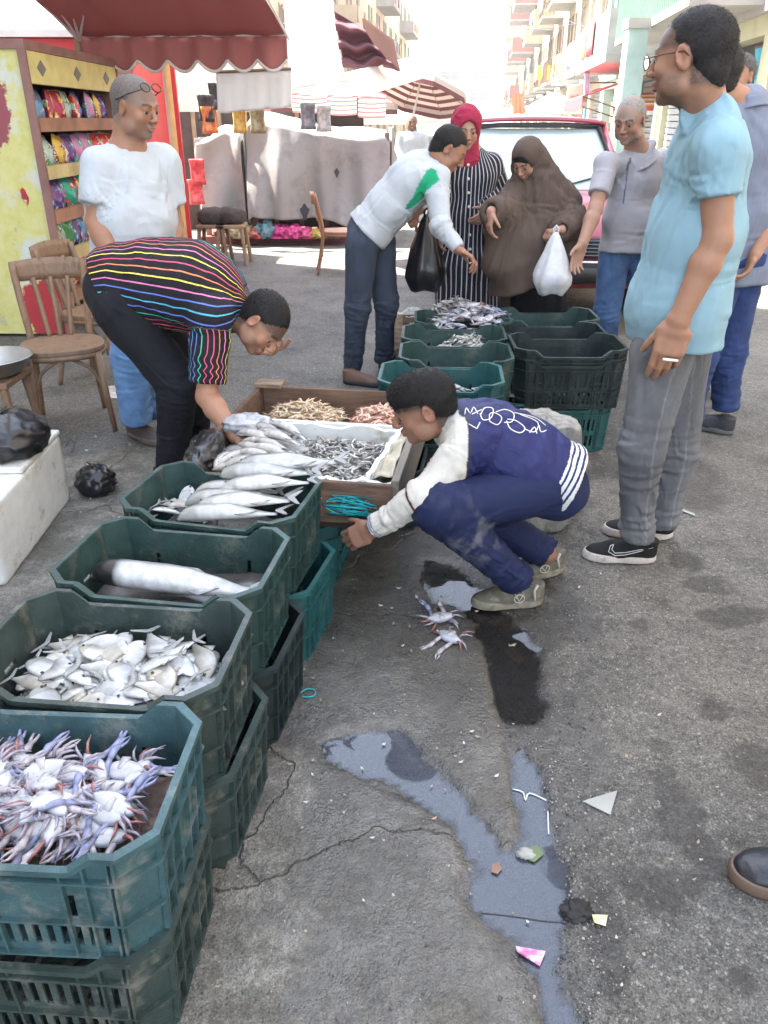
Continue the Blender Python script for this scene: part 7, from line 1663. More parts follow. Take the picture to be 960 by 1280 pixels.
# ---------------------------------------------------------------- bending man in the striped shirt
def person_striped():
    p = Person('bending man in black shirt with rainbow stripes leaning over the fish tray', h=.0045, base=(-.95, 3.35, 0),
        head=W(329, 404, 3.20), neck=W(290, 384, 3.28), chest=W(240, 352, 3.30), pel=W(152, 358, 3.32),
        shL=W(276, 368, 3.46), shR=W(264, 392, 3.12), elL=W(304, 396, 3.74), elR=W(259, 496, 3.04), wrL=W(321, 436, 3.58), wrR=W(294, 545, 2.86),
        hipL=W(165, 378, 3.42), hipR=W(152, 385, 3.22), knL=W(246, 470, 3.50), knR=W(222, 478, 3.22), anL=W(240, 568, 3.62), anR=W(214, 598, 3.34))
    J = p.J; A = frame((.46, -.40, -.78), (.80, -.05, .52)); lat = np.array((0, -1., 0))
    p.body(A, 1.04, {'R': dict(d=(.8, -.2, -.4), palm=(0, 0, -1), curl=(.6, .6, .6, .6), s=.95), 'L': dict(d=(.95, -.1, -.1), palm=(0, -.2, .9), curl=(.35, .45, .6, .7), s=.95, right=False)}, SK1, arm_r=(.052, .043, .03), torso=.09, lat=lat, dyeopt=dict(stubble=.35, hair=(-.01, (.125, -.045, .082), (.02, .016, .014), .02)))
    hair_short(p.root, p.o, J['head'], A, 1.04, .006, HAIRM('hair_black', (.014, .012, .011)), hl=-.01, top=1.3, fuzz=.002, strands=12000, slen=.008)
    cols = [_v(c) for c in ((.62, .10, .18), (.75, .24, .12), (.80, .70, .12), (.70, .22, .42), (.12, .20, .60), (.10, .45, .65), (.70, .12, .22), (.05, .50, .30), (.75, .3, .1))]
    sp = [J['pel'], lerp(J['pel'], J['chest'], .5)+np.array((0, 0, .03)), J['chest'], J['neck']]
    def dye(V, N):
        D = np.tile(_v((.014, .012, .016)), (len(V), 1))
        ax = _v(unit(J['chest']-J['pel'])); nrm = _v(unit(np.cross(lat, ax)))
        if nrm[2] < 0: nrm = -nrm
        ta, da = seg_t(V, J['shR'], J['elR']); ta2, da2 = seg_t(V, J['shL'], J['elL'])
        ts, ds = seg_t(V, J['pel'], J['neck'])
        ctr = _v(J['pel'])+ts[:, None]*(_v(J['neck'])-_v(J['pel'])); q = V-ctr
        ang = np.arctan2(q@_v((0, -1., 0)), q@nrm)         # 0 on the spine, + towards the camera
        u = ang*.185/.0275+26
        arm = ((da < .092)&(ta > .18)) 
        st2 = u.copy()
        ay = _v(unit(J['elR']-J['shR'])); e1 = _v(unit(np.cross(ay, (0, 1, 0)))); e2 = np.cross(ay, e1)
        qq = V-_v(J['shR']); aa = np.arctan2(qq@e1, qq@e2)
        tt = ta*.33/.024+.25*np.abs(np.mod(aa/np.pi*2.2, 1)-.5)*5
        st2[arm] = (aa*.075/.024+26+.22*np.sin(ta*31+3*np.sin(ta*9)))[arm]
        return D, st2
    T = [(J['neck'], .085, 1.45), (lerp(J['neck'], J['chest'], .5), .135, 1.3), (J['chest']-np.array((0, 0, .02)), .172, 1.15), (lerp(J['pel'], J['chest'], .5)+np.array((0, 0, .0)), .165, 1.1), (J['pel']+np.array((-.0, 0, .01)), .145, 1.12), (J['pel']-unit(J['chest']-J['pel'])*.12, .14, 1.1)]
    hp = J['pel']-unit(J['chest']-J['pel'])*.035
    p.shirt(stripe_mat('striped_shirt', [tuple(float(x) for x in cols[i]) for i in (0, 6, 1, 3, 2, 0, 1, 2, 3, 4, 5, 4, 7)], .17), T, sleeve=.82, sl_r=(.078, .070), sh_r=.075, hem=(hp, -unit(J['chest']-J['pel'])+np.array((0, 0, -.35))), dye=dye, fold=(.007, 6, (1, 1, 1)), fold2=(.0035, 15, (1, 1, 1)), lat=lat, h=.005,
        extra=lambda S: S.cone(J['neck'], .075, lc(J['head'], A, (0, -.06, -.10)), .066, .02, flat=(0, 1)))
    p.trousers(fabric('black_cotton_trousers', (.012, .013, .017), rough=.85), r=(.115, .082, .062), pel_r=.135, asp=1.15, fold=.009, lat=lat, butt=(J['pel']+np.array((-.015, 0, -.035)), (.128, .150, .135)))
    for hl, d in ((G(196, 605), (1, -.1, 0)), (G(232, 572), (1, .1, 0))): shoe(p.root, p.o, hl, d, .95, mat('shoe_black', (.02, .02, .02)), mat('sole_black', (.03, .03, .03)), h=.006)

# ---------------------------------------------------------------- man in white polo behind
def person_whitepolo():
    p = Person('grey haired man in white polo shirt, sunglasses on his head, beside the snack cabinet', h=.005, base=(-1.25, 3.88, 0),
        head=W(170, 134, 3.85), neck=W(160, 196, 3.88), chest=W(160, 228, 3.88), pel=W(168, 335, 3.88),
        shR=W(125, 208, 3.78), shL=W(202, 205, 4.0), elR=W(121, 278, 3.72), elL=W(216, 280, 4.0), wrR=W(143, 330, 3.62), wrL=W(214, 330, 3.85),
        hipR=W(155, 350, 3.82), hipL=W(184, 348, 3.96), knR=W(165, 445, 3.80), knL=W(186, 440, 3.95), anR=W(171, 525, 3.84), anL=W(190, 515, 3.98))
    J = p.J; A = frame((.86, -.42, -.22), (0, 0, 1)); lat = J['shL']-J['shR']; lat[2] = 0
    p.body(A, 1.05, {'R': dict(d=(.4, -.2, -.9), palm=(.5, .5, 0), s=1), 'L': dict(d=(0, -.2, -.9), palm=(-.5, .5, 0), s=1, right=False)}, SK2, lat=lat, torso=.1, arm_r=(.055, .047, .033), dyeopt=dict(stubble=.25, stub_col=(.15, .13, .12), goatee=.6, hair=(.03, (.125, -.045, .082), (.16, .12, .10), .02)), fat=1.08, neck_r=.065)
    hair_short(p.root, p.o, J['head'], A, 1.05, .005, HAIRM('hair_salt', (.15, .125, .11)), hl=.03, top=.96, fuzz=.0012, low=-.07, slen=.004)
    P = lambda q: Vector(lc(J['head'], A, q, 1.05))-Vector(p.o)
    gl = MB()
    for x in (-1, 1):
        gl.tube([P((x*.034+.026*math.cos(t), .072-.010*math.sin(t), .088+.014*math.sin(t))) for t in np.linspace(0, 6.28, 17)[:-1]], .0026, 5, closed=True)
        gl.tube([P((x*.060, .075, .08)), P((x*.084, .03, .055)), P((x*.086, -.03, .02))], .0025, 5)
    gl.build('sunglasses', mat('shades', (.03, .012, .01), rough=.2), p.root, smooth=True)
    T = [(J['neck'], .074, 1.15), (W(162, 228, 3.88), .122, 1.4), (W(166, 275, 3.86), .150, 1.28), (W(168, 320, 3.86), .155, 1.22), (W(168, 370, 3.86), .15, 1.2)]
    def dye(V, N):
        D = np.tile(_v((.47, .50, .53)), (len(V), 1)); t, d = seg_t(V, J['shR'], J['elR']); cf = (d < .1)&(t > .53)&(np.abs(np.mod(t*28, 1)-.5) < .08); D[cf] *= .75; return D
    def col(S):
        a = J['neck']; P2 = lambda q: lc(a, A, q)
        S.cone(P2((-.07, -.03, .03)), .014, P2((-.06, .06, .0)), .013, .01); S.cone(P2((.07, -.03, .03)), .014, P2((.06, .06, .0)), .013, .01); S.cone(P2((-.07, -.03, .03)), .014, P2((.07, -.03, .03)), .014, .01)
    p.shirt(fabric('white_polo', (1, 1, 1), attr='dye'), T, sleeve=.66, sl_r=(.080, .078), hem=(W(168, 350, 3.86), (0, 0, -1)), dye=dye, fold=(.012, 5, (1, 1, .6)), fold2=(.005, 13, (1, 1, .6)), lat=lat, extra=col, sh_r=.07)
    collar(p, fabric('white_polo_collar', (.52, .55, .58)), J['neck']+np.array((0, 0, .01)), frame((.75, -.65, 0), (0, 0, 1)), r=.088, gap=16, drop=.06)
    p.trousers(mat('light_denim', (.13, .25, .46), rough=.9, bump=.4, bscale=700, var=.3, vscale=14), r=(.10, .088, .076), pel_r=.14, asp=1.2, lat=lat, fold=.012)
    for hl, d in ((G(163, 542), (.75, -.6, 0)), (G(176, 522), (.9, .2, 0))): shoe(p.root, p.o, hl, d, 1.0, mat('shoe_brown', (.07, .055, .05), rough=.7, var=.2), mat('sole_brown', (.12, .10, .08)), h=.006)

# ---------------------------------------------------------------- man in white sweater with green side patch
def person_sweater():
    p = Person('man in white long sleeved top with green patch bending over the far crates', h=.006, base=(-.1, 4.95, 0),
        head=W(562, 187, 4.85), neck=W(546, 206, 4.92), chest=W(513, 228, 4.93), pel=W(460, 288, 4.93),
        shR=W(545, 222, 4.78), shL=W(532, 206, 5.10), elR=W(552, 282, 4.66), elL=W(545, 240, 5.20), wrR=W(573, 312, 4.58), wrL=W(522, 262, 5.02),
        hipR=W(452, 305, 4.86), hipL=W(474, 303, 5.02), knR=W(447, 385, 4.87), knL=W(483, 380, 5.04), anR=W(440, 463, 4.95), anL=W(480, 452, 5.12))
    J = p.J; A = frame((.80, -.12, -.58), (.55, 0, .83)); lat = np.array((.15, -1., 0))
    p.body(A, 1.0, {'R': dict(d=(.8, -.1, -.4), palm=(0, -.1, -1), curl=(.5, .6, .7, .7), s=1), 'L': dict(d=(-.6, -.3, -.5), palm=(.3, -.6, -.3), curl=(1.1, 1.1, 1.1, 1.1), s=.95, right=False)}, SK2, lat=lat, torso=.08, legs=False)
    hair_short(p.root, p.o, J['head'], A, 1.0, .006, HAIRM('hair_black', (.014, .012, .011)), hl=-.01, top=1.25, h=.004, strands=8000)
    T = [(J['neck'], .08, 1.5), (lerp(J['neck'], J['chest'], .5), .118, 1.4), (J['chest'], .130, 1.35), (lerp(J['chest'], J['pel'], .5), .125, 1.25), (J['pel'], .125, 1.2), (J['pel']-unit(J['chest']-J['pel'])*.1, .125, 1.2)]
    def dye(V, N):
        D = np.tile(_v((.48, .50, .52)), (len(V), 1)); t, d = seg_t(V, W(503, 264, 4.8), W(540, 224, 4.74)); wd = .008+.045*t
        nn = (fbm(V*30, 4)-.5)*.02; m = (d+nn < wd)&(N[:, 1] < .2)&(seg_t(V, J['elR'], J['wrR'])[1] > .07); D[m] = _v((.02, .36, .17)); m2 = (d+nn < wd+.012)&~m&(N[:, 1] < .2)&(V[:, 2] < J['chest'][2]); D[m2] = _v((.5, .55, .6)); return D
    hp = J['pel']-unit(J['chest']-J['pel'])*.01
    p.shirt(fabric('white_jersey', (1, 1, 1), attr='dye'), T, long=True, sl_r=(.066, .06), el_r=.052, wrist_r=.036, hem=(hp, -unit(J['chest']-J['pel'])), dye=dye, fold=(.010, 6, (1, 1, 1)), lat=lat)
    def jd(V, N): return np.tile(_v((.038, .05, .075)), (len(V), 1))*(.7+.7*fbm(V*_v((12, 12, 5)), 6))[:, None]
    p.trousers(mat('dark_denim', (1, 1, 1), rough=.9, attr='dye', bump=.4, bscale=700), r=(.098, .070, .055), pel_r=.12, asp=1.2, lat=lat, dye=jd, fold=.008)
    b = MB(); up = unit(J['chest']-J['pel']); c0 = J['pel']+up*.055
    rt = np.cross(up, unit(lat)); L_ = unit(lat-up*np.dot(lat, up))
    for hl, d in ((G(430, 478), (.8, -.3, 0)), (G(474, 460), (.9, .2, 0))): shoe(p.root, p.o, hl, d, .95, mat('shoe_tan', (.16, .09, .06), rough=.6), mat('sole_black', (.03, .03, .03)), h=.006)

# ---------------------------------------------------------------- grey polo man reaching down
def person_greypolo():
    p = Person('balding man in pale grey polo shirt and blue jeans reaching down beside the stacked crates', h=.0055, base=(1.45, 5.1, 0),
        head=W(787, 150, 5.0), neck=W(798, 192, 5.1), chest=W(795, 226, 5.1), pel=W(783, 304, 5.1),
        shR=W(757, 206, 5.0), shL=W(832, 202, 5.15), elR=W(744, 262, 4.85), elL=W(846, 265, 5.1), wrR=W(728, 305, 4.72), wrL=W(838, 310, 4.95),
        hipR=W(768, 318, 5.08), hipL=W(800, 318, 5.12), knR=W(757, 400, 4.98), knL=W(806, 400, 5.1), anR=W(756, 468, 5.05), anL=W(806, 462, 5.15))
    J = p.J; A = frame((-.52, -.72, -.30), (-.06, -.1, 1)); lat = J['shL']-J['shR']; lat[2] = 0
    p.body(A, 1.04, {'R': dict(d=(-.3, -.2, -.9), palm=(.4, -.9, 0), curl=(.25, .3, .35, .4), s=1.0), 'L': dict(d=(0, -.2, -.9), palm=(-.5, .5, 0), s=1, right=False)}, (.36, .20, .135), lat=lat, torso=.085, dyeopt=dict(stubble=.4, stub_col=(.30, .24, .20), hair=(-.01, (.125, -.045, .082), (.30, .22, .17), .02)), arm_r=(.05, .041, .03))
    hair_short(p.root, p.o, J['head'], A, 1.04, .003, HAIRM('hair_grey_short', (.30, .26, .23)), hl=-.01, top=.97, fuzz=.001, h=.004)
    T = [(J['neck'], .070, 1.15), (J['chest'], .108, 1.45), (lerp(J['chest'], J['pel'], .6), .122, 1.3), (J['pel']-np.array((0, 0, .12)), .136, 1.3)]
    g = (.38, .37, .39)
    def dye(V, N):
        D = np.tile(_v(g), (len(V), 1)); c = lc(J['neck'], A, (0, .1, 0)); r = np.array(A, np.float32)[:, 0]; x = (V-_v(J['neck']))@r
        m = (np.abs(x+.0) < .005)&(N[:, 1] < -.2)&(V[:, 2] > J['chest'][2]-.12)&(V[:, 2] < J['neck'][2]-.02); D[m] = _v((.12, .13, .18)); return D
    def col(S):
        P2 = lambda q: lc(J['neck'], A, q)
        S.cone(P2((-.07, -.04, .045)), .014, P2((-.045, .085, -.03)), .013, .01); S.cone(P2((.07, -.04, .045)), .014, P2((.045, .085, -.03)), .013, .01); S.cone(P2((-.07, -.04, .045)), .014, P2((.07, -.04, .045)), .014, .01)
    p.shirt(fabric('grey_polo', (1, 1, 1), attr='dye'), T, sleeve=.66, sl_r=(.062, .060), sh_r=.058, cr=.004, hem=(W(780, 315, 5.1), (0, -.1, -1)), dye=dye, fold=(.010, 6, (1, 1, .7)), lat=lat, extra=col)
    collar(p, fabric('grey_polo_collar', (.34, .33, .35)), J['neck']+np.array((0, 0, .012)), frame((-.6, -.8, 0), (0, 0, 1)), r=.082, gap=18, drop=.06)
    p.trousers(mat('mid_denim', (.06, .12, .24), rough=.9, bump=.4, bscale=700, var=.35, vscale=16), r=(.096, .078, .064), pel_r=.110, asp=1.25, lat=lat, fold=.008)
    for hl, d in ((G(760, 462), (-.4, -.8, 0)), (G(812, 458), (-.2, -.9, 0))): shoe(p.root, p.o, hl, d, .95, mat('shoe_black', (.02, .02, .02)), mat('sole_black', (.03, .03, .03)), h=.008)

# ---------------------------------------------------------------- man in blue-grey shirt walking behind the man in teal
def person_bluegrey():
    p = Person('man in blue grey shirt and dark blue jeans seen from behind at the right edge', h=.0065, base=(1.72, 3.95, 0),
        head=W(893, 92, 3.92), neck=W(930, 135, 3.95), chest=W(944, 178, 3.95), pel=W(925, 322, 3.95),
        shR=W(975, 152, 4.0), shL=W(900, 150, 3.9), elR=W(977, 250, 3.92), elL=W(880, 240, 3.85), wrR=W(944, 318, 3.8), wrL=W(870, 320, 3.8),
        hipR=W(925, 345, 4.0), hipL=W(897, 350, 3.92), knR=W(910, 440, 3.98), knL=W(874, 445, 3.88), anR=W(905, 510, 4.02), anL=W(858, 530, 3.86))
    J = p.J; A = frame((-.5, .85, 0), (0, 0, 1)); lat = J['shR']-J['shL']; lat[2] = 0
    p.body(A, 1.04, {'R': dict(d=(-.3, -.1, -.9), palm=(-.8, .2, 0), curl=(.5, .6, .6, .6), s=1.0)}, SK1, lat=lat, torso=.09, neck_r=.062)
    hair_short(p.root, p.o, J['head'], A, 1.04, .010, HAIRM('hair_dark', (.018, .015, .014)), hl=.03, top=1.2, low=-.09, h=.005)
    T = [(J['neck'], .085, 1.5), (J['chest'], .125, 1.45), (lerp(J['chest'], J['pel'], .6), .13, 1.3), (J['pel']-np.array((0, 0, .12)), .13, 1.25)]
    def dye(V, N): return np.tile(_v((.19, .21, .27)), (len(V), 1))*(.85+.3*fbm(V*_v((150, 150, 20)), 3))[:, None]
    def col(S):
        P2 = lambda q: lc(J['neck'], A, q)
        S.cone(P2((-.06, -.05, .04)), .018, P2((.06, -.05, .04)), .018, .02)
    p.shirt(fabric('bluegrey_shirt', (1, 1, 1), attr='dye'), T, sleeve=1.0, sl_r=(.08, .068), hem=(W(925, 352, 3.95), (0, 0, -1)), dye=dye, fold=(.012, 5, (1, 1, .6)), lat=lat, extra=col)
    collar(p, fabric('bluegrey_collar', (.19, .21, .27)), J['neck']+np.array((0, 0, .01)), A, r=.082)
    p.trousers(mat('navy_denim', (.022, .045, .14), rough=.9, bump=.4, bscale=700, var=.3, vscale=16), r=(.1, .078, .066), pel_r=.125, asp=1.25, lat=lat, fold=.012)
    for hl, d in ((G(915, 543), (-.75, .55, 0)), (G(866, 552), (-.8, .3, 0))): shoe(p.root, p.o, hl, d, 1.0, mat('shoe_dark_grey', (.035, .035, .04), rough=.6), mat('sole_grey', (.09, .09, .09)), h=.005)
def person_behind():
    p = Person('man with short grey hair and light jeans standing furthest behind the man in teal', h=.009, base=(1.85, 4.6, 0),
        head=W(921, 97, 4.75), neck=W(905, 145, 4.75), chest=W(900, 180, 4.75), pel=W(888, 300, 4.7),
        shR=W(930, 160, 4.85), shL=W(870, 160, 4.7), elR=W(930, 230, 4.8), elL=W(868, 230, 4.7), wrR=W(915, 290, 4.7), wrL=W(870, 290, 4.65),
        hipR=W(897, 320, 4.7), hipL=W(877, 320, 4.65), knR=W(893, 410, 4.68), knL=W(873, 410, 4.6), anR=W(888, 475, 4.7), anL=W(871, 482, 4.62))
    J = p.J; A = frame((-.7, -.6, 0), (0, 0, 1)); lat = J['shR']-J['shL']; lat[2] = 0
    p.body(A, 1.0, {}, SK1, lat=lat)
    hair_short(p.root, p.o, J['head'], A, 1.0, .006, HAIRM('hair_grey', (.10, .09, .085)), h=.006)
    p.shirt(fabric('brown_shirt', (.16, .13, .11)), [(J['neck'], .08, 1.5), (J['chest'], .12, 1.4), (J['pel']-np.array((0, 0, .1)), .12, 1.2)], sleeve=.6, hem=(W(888, 330, 4.7), (0, 0, -1)), lat=lat)
    p.trousers(mat('light_denim', (.13, .25, .46)), r=(.09, .07, .06), lat=lat)
    for hl, d in ((G(880, 490), (-.7, -.6, 0)), (G(868, 497), (-.2, -.9, 0))): shoe(p.root, p.o, hl, d, .95, mat('shoe_reddish', (.16, .07, .05), rough=.6), mat('sole_brown', (.12, .10, .08)), h=.006)

# ---------------------------------------------------------------- women
def person_khimar():
    p = Person('woman in long brown khimar holding a white plastic bag behind the crates', h=.0055, base=(.88, 5.05, 0),
        head=W(659, 200, 5.0), neck=W(672, 228, 5.08), chest=W(678, 262, 5.1), pel=W(672, 330, 5.1),
        shR=W(646, 244, 5.10), shL=W(698, 243, 5.15), elR=W(628, 268, 4.92), elL=W(714, 280, 5.02), wrR=W(614, 264, 4.74), wrL=W(702, 287, 4.80))
    J = p.J; A = frame((-.55, -.62, -.55), (-.2, -.25, .9)); lat = J['shL']-J['shR']
    p.body(A, .93, {'R': dict(d=(-.15, -.1, -1), palm=(.9, .3, 0), curl=(.4, .5, .5, .5), s=.9), 'L': dict(d=(-1, -.15, -.1), palm=(0, 0, -1), curl=(1.0, 1.1, 1.1, 1.1), s=.9, right=False)}, (.40, .22, .15), lat=lat, torso=.08, arm_r=(.045, .038, .027))
    def b(S):
        c = lambda q: lc(J['head'], A, q, .93)
        S.ell(c((0, -.02, .025)), (.086, .104, .100), A, .02)
        S.ell(c((0, -.03, -.07)), (.085, .09, .09), A, .05)
        S.cone(c((0, -.04, -.07)), .085, J['neck']+np.array((0, 0, -.06)), .105, .04, side=lat, asp=1.4)
        ch = J['chest']
        S.cone(J['neck']+np.array((0, 0, -.04)), .115, ch, .15, .06, side=lat, asp=1.3)
        S.cone(ch, .155, W(664, 305, 5.05), .185, .08, side=lat, asp=1.3); S.cone(W(664, 305, 5.05), .185, W(652, 350, 5.02), .185, .08, side=lat, asp=1.05)
        S.cone(W(652, 350, 5.02), .185, W(652, 400, 5.02), .19, .08, side=lat, asp=1.0)
        S.cone(J['shR'], .08, J['elR'], .075, .06); S.cone(J['shL'], .08, J['elL'], .07, .05); S.cone(J['elR'], .075, lerp(J['elR'], J['wrR'], .75), .07, .05); S.cone(J['elL'], .08, lerp(J['elL'], J['wrL'], .85), .062, .05)
        S.cone(J['elR'], .075, W(628, 330, 4.9), .10, .09); S.cone(J['elL'], .07, W(700, 320, 5.0), .08, .09)
        S.ell(c((.002, .110, -.006)), (.066, .104, .079), A, .008, 'cut')
        S.cone(lerp(J['elR'], J['wrR'], .55), .036, J['wrR']+(J['wrR']-J['elR'])*.5, .05, .01, op='cut')
        S.cone(lerp(J['elL'], J['wrL'], .7), .032, J['wrL']+(J['wrL']-J['elL'])*.5, .045, .01, op='cut')
        S.plane(W(655, 360, 4.9), (.35, 0, -1))
    def post(V, N):
        q = V-_v(J['head'])
        for k, (cx, cz, amp, fr) in enumerate(((0, -.2, .012, 14), (.1, -.5, .016, 9))):
            # hanging folds swing out from the head towards hem and elbows
            ang = np.arctan2(q[:, 0], -(q[:, 2]-.15)); n = vnoise(np.stack([ang*fr, q[:, 2]*1.5, q[:, 1]*3], 1), 40+k)
            V = V+N*(amp*np.clip((-q[:, 2]-.05)*3, 0, 1)*(1-np.abs(2*n-1)*2))[:, None]
        V = creases(V, N, J['neck']+np.array((0, -.05, -.08)), (0, 0, -1), 22, .20, .016, .007, .10, 3, False); V = creases(V, N, J['chest'], (1, 0, -.25), 12, .24, .018, .008, .14, 5, False)
        V = creases(V, N, J['elL'], (-.5, 0, 1), 8, .18, .016, .006, .08, 8, False); V = creases(V, N, J['elR'], (.4, 0, .9), 6, .15, .014, .006, .06, 9, False); return V
    p.cloth('khimar', fabric('brown_khimar', (.100, .070, .054), rough=.8, var=.06), b, ['head', 'pel', 'elL', 'elR', 'wrL', 'wrR', 'chest'], .34, .007, (.006, 7, (1, 1, 1)), None, None, post)
    def u(S):
        S.ell(lc(J['head'], A, (0, -.008, .028), .93), (.076, .092, .084), A, .01); S.ell(lc(J['head'], A, (0, .11, -.045), .93), (.08, .08, .085), A, .006, 'cut'); S.plane(lc(J['head'], A, (0, 0, -.01)), A@np.array((0, .3, -1)))
    p.cloth('underscarf', fabric('black_cloth', (.012, .012, .014)), u, ['head'], .15, .005, None)
    def sk(S): S.cone(J['pel'], .13, W(675, 480, 5.25), .2, .05, side=lat, asp=1.2); S.plane((0, 0, .02), (0, 0, -1))
    p.cloth('skirt', fabric('black_cloth', (.012, .012, .014)), sk, ((.4, 4.6, 0), (1.35, 5.6, 1.1)), 0, .01, (.012, 5, (1.5, 1.5, .2)))
def person_hijab():
    p = Person('woman in dark red hijab and black white striped long dress in front of the car', h=.0055, base=(.5, 5.35, 0),
        head=W(583, 162, 5.3), neck=W(586, 192, 5.35), chest=W(590, 222, 5.35), pel=W(588, 300, 5.35),
        shR=W(562, 210, 5.35), shL=W(614, 206, 5.38), elR=W(548, 252, 5.4), elL=W(628, 244, 5.42), wrR=W(545, 285, 5.25), wrL=W(612, 262, 5.22))
    J = p.J; A = frame((.08, -.96, -.22), (0, -.1, 1)); lat = np.array((1., 0, 0))
    p.body(A, .93, {'R': dict(d=(0, -.3, -.9), palm=(.9, .3, 0), s=.9), 'L': dict(d=(-.6, -.4, -.5), palm=(-.3, .7, 0), s=.88, right=False)}, (.40, .22, .145), lat=lat, torso=.08, arm_r=(.042, .036, .026), dyeopt=dict(lip=(.4, .12, .12)))
    def b(S):
        c = lambda q: lc(J['head'], A, q, .93)
        S.ell(c((0, -.02, .03)), (.094, .112, .108), A, .02); S.ell(c((0, -.02, -.07)), (.082, .085, .08), A, .03)
        S.cone(c((0, -.02, -.10)), .075, J['neck']+np.array((0, -.02, -.05)), .085, .03)
        S.ell(c((0, .11, -.012)), (.056, .085, .083), A, .008, 'cut')
    p.cloth('hijab', fabric('red_hijab', (.30, .02, .05), rough=.8), b, ['head', 'neck'], .2, .005, (.006, 14, (1, 1, 1.6)))
    def dr(S):
        k = .05
        S.cone(J['neck']+np.array((0, 0, -.03)), .075, J['chest'], .105, k, side=lat, asp=1.5); S.cone(J['chest'], .108, W(588, 270, 5.35), .12, k, side=lat, asp=1.25)
        S.cone(W(588, 270, 5.35), .12, W(584, 330, 5.35), .15, k, side=lat, asp=1.25); S.cone(W(584, 330, 5.35), .15, W(584, 430, 5.35), .17, k, side=lat, asp=1.25)
        S.cone(J['shL'], .06, J['shR'], .06, k)
        for c in 'LR': S.cone(J['sh'+c], .066, J['el'+c], .066, .03); S.cone(J['el'+c], .066, lerp(J['el'+c], J['wr'+c], .8), .06, .02, flat=(0, 1))
        S.plane((0, 0, .04), (0, 0, -1))
    def dye(V, N):
        D = np.tile(_v((.016, .016, .024)), (len(V), 1))
        out = np.zeros(len(V), bool)
        cx = J['pel'][0]; ang = np.arctan2(V[:, 0]-cx, J['pel'][1]-V[:, 1]+.02); u = ang*.2/.036
        isl = np.zeros(len(V), bool)
        for c in 'LR':
            t, d = seg_t(V, J['sh'+c]+np.array((.0, 0, -.04)), J['el'+c]); t2, d2 = seg_t(V, J['el'+c], J['wr'+c]); m = ((d < .075)&(t > .05))|(d2 < .075)
            ax = _v(unit(J['el'+c]-J['sh'+c])); e1 = _v(unit(np.cross(ax, (0, 1, 0)))); uu = ((V-_v(J['sh'+c]))@e1)/.027
            u = np.where(m, uu, u)
        return D, (u+40).astype(np.float32)
    def post(V, N):
        q = V-_v(J['pel']); n = vnoise(np.stack([np.arctan2(q[:, 0], -q[:, 1])*3.2, q[:, 2]*1.2, q[:, 1]*0], 1), 12); return V+N*(.018*np.clip(-q[:, 2]*3+.2, 0, 1)*(1-np.abs(2*n-1)*2))[:, None]
    p.cloth('dress', stripe_mat('striped_dress', [(.50, .48, .48)], .22), dr, ((.1, 4.95, 0), (1.0, 5.75, 1.5)), 0, .0065, (.006, 7, (1, 1, .5)), dye, None, post)
    for k in range(8):
        m = MB(); y = 205+k*17; q = W(583+k*.3, y, 5.35); pt = Vector((q.x, 5.35-.105-.0*k-.0035*k-.006*(k > 3)*(k-3), q.z))
        m.lathe([(.001, -.003), (.009, -.003), (.009, .003), (.001, .003)], (0, 0, 0), 10); n = len(m.V)-40
        for i in range(n, n+40): v = m.V[i]; m.V[i] = Vector((v.x, v.z-.012, v.y))+pt-Vector(p.o)
        m.build('button', mat('pearl_button', (.75, .65, .5), rough=.3), p.root, smooth=True)
    pass

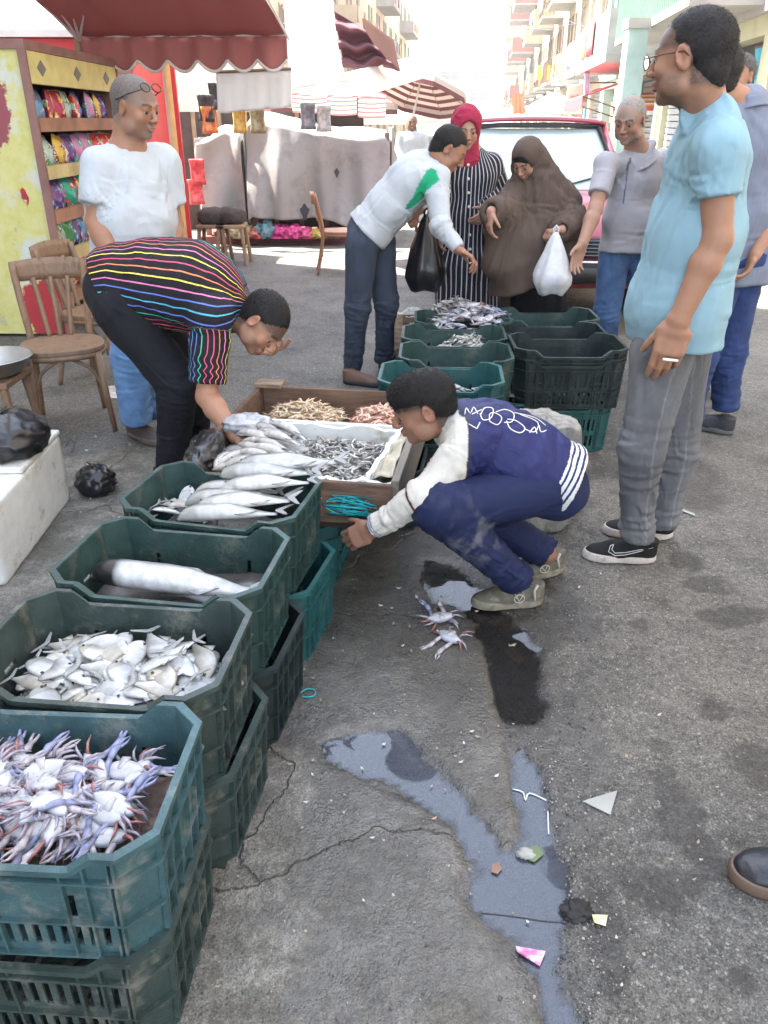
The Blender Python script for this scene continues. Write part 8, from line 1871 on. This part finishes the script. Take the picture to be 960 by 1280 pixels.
def person_far():
    p = Person('distant bearded man in pale grey galabeya walking up the market street', h=.014, base=(.45, 14, 0),
        head=W(515, 153, 14), neck=W(515, 166, 14), chest=W(515, 175, 14), pel=W(515, 200, 14),
        shR=W(503, 172, 14), shL=W(529, 172, 14), elR=W(501, 186, 14), elL=W(531, 186, 14), wrR=W(504, 200, 13.9), wrL=W(529, 200, 13.9))
    J = p.J; A = frame((0, -1, -.1), (0, 0, 1)); lat = J['shL']-J['shR']
    p.body(A, 1.08, {}, (.2, .09, .055), lat=lat, dyeopt=dict(stubble=1), noeyes=True)
    def b(S):
        S.cone(J['neck']-np.array((0, 0, .05)), .1, J['chest'], .13, .05, side=lat, asp=1.5); S.cone(J['chest'], .13, (J['pel'][0], 14, .1), .22, .05, side=lat, asp=1.2)
        for c in 'LR': S.cone(J['sh'+c], .09, J['el'+c], .08, .04); S.cone(J['el'+c], .08, J['wr'+c], .07, .04)
    p.cloth('galabeya', fabric('grey_galabeya', (.4, .43, .46)), b, ((J['pel'][0]-.5, 13.5, 0), (J['pel'][0]+.5, 14.5, 1.7)), 0, .02, (.02, 5, (1, 1, .3)))

def person_edge():
    hl = G(1085, 1075); hl = Vector((1.03, 1.22, 0))
    p = Person('person in dark trousers beyond the right edge, only one black leather shoe in the picture', h=.012, base=(1.05, 1.25, 0),
        head=(1.22, 1.15, 1.55), neck=(1.22, 1.17, 1.40), chest=(1.22, 1.18, 1.25), pel=(1.2, 1.2, .92), shR=(1.18, 1.36, 1.38), shL=(1.25, .98, 1.38), elR=(1.2, 1.42, 1.1), elL=(1.3, .93, 1.1), wrR=(1.15, 1.4, .88), wrL=(1.25, .92, .88),
        hipR=(1.15, 1.27, .88), hipL=(1.22, 1.1, .88), knR=(1.12, 1.25, .48), knL=(1.25, 1.05, .48), anR=(1.09, 1.235, .09), anL=(1.32, 1.03, .09))
    J = p.J; A = frame((-1, .1, -.2), (0, 0, 1)); lat = np.array((0, 1., 0))
    p.body(A, 1.0, {}, SK2, lat=lat, noeyes=True)
    hair_short(p.root, p.o, J['head'], A, 1.0, .01, HAIRM('hair_black', (.012, .010, .009)), h=.008)
    p.shirt(fabric('dark_shirt', (.1, .1, .11)), [(J['neck'], .08, 1.5), (J['chest'], .12, 1.4), (J['pel'], .12, 1.2)], sleeve=.6, lat=lat, h=.015)
    p.trousers(fabric('black_cotton_trousers', (.012, .013, .017)), lat=lat, h=.015)
    lm = mat('black_leather', (.018, .018, .022), rough=.32, bump=.3, bscale=120, var=.2)
    shoe(p.root, p.o, (1.088, 1.185, 0), (-1, .04, 0), 1.20, lm, mat('welt_tan', (.13, .085, .06), rough=.6), h=.004, welt=.020)
    shoe(p.root, p.o, (1.33, 1.02, 0), (-1, .04, 0), 1.1, lm, mat('welt_tan', (.20, .13, .09)), h=.008)
PEOPLE = [person_boy, person_teal, person_striped, person_whitepolo, person_sweater, person_greypolo, person_bluegrey, person_behind, person_khimar, person_hijab, person_far, person_edge]
for f in PEOPLE:
    f()
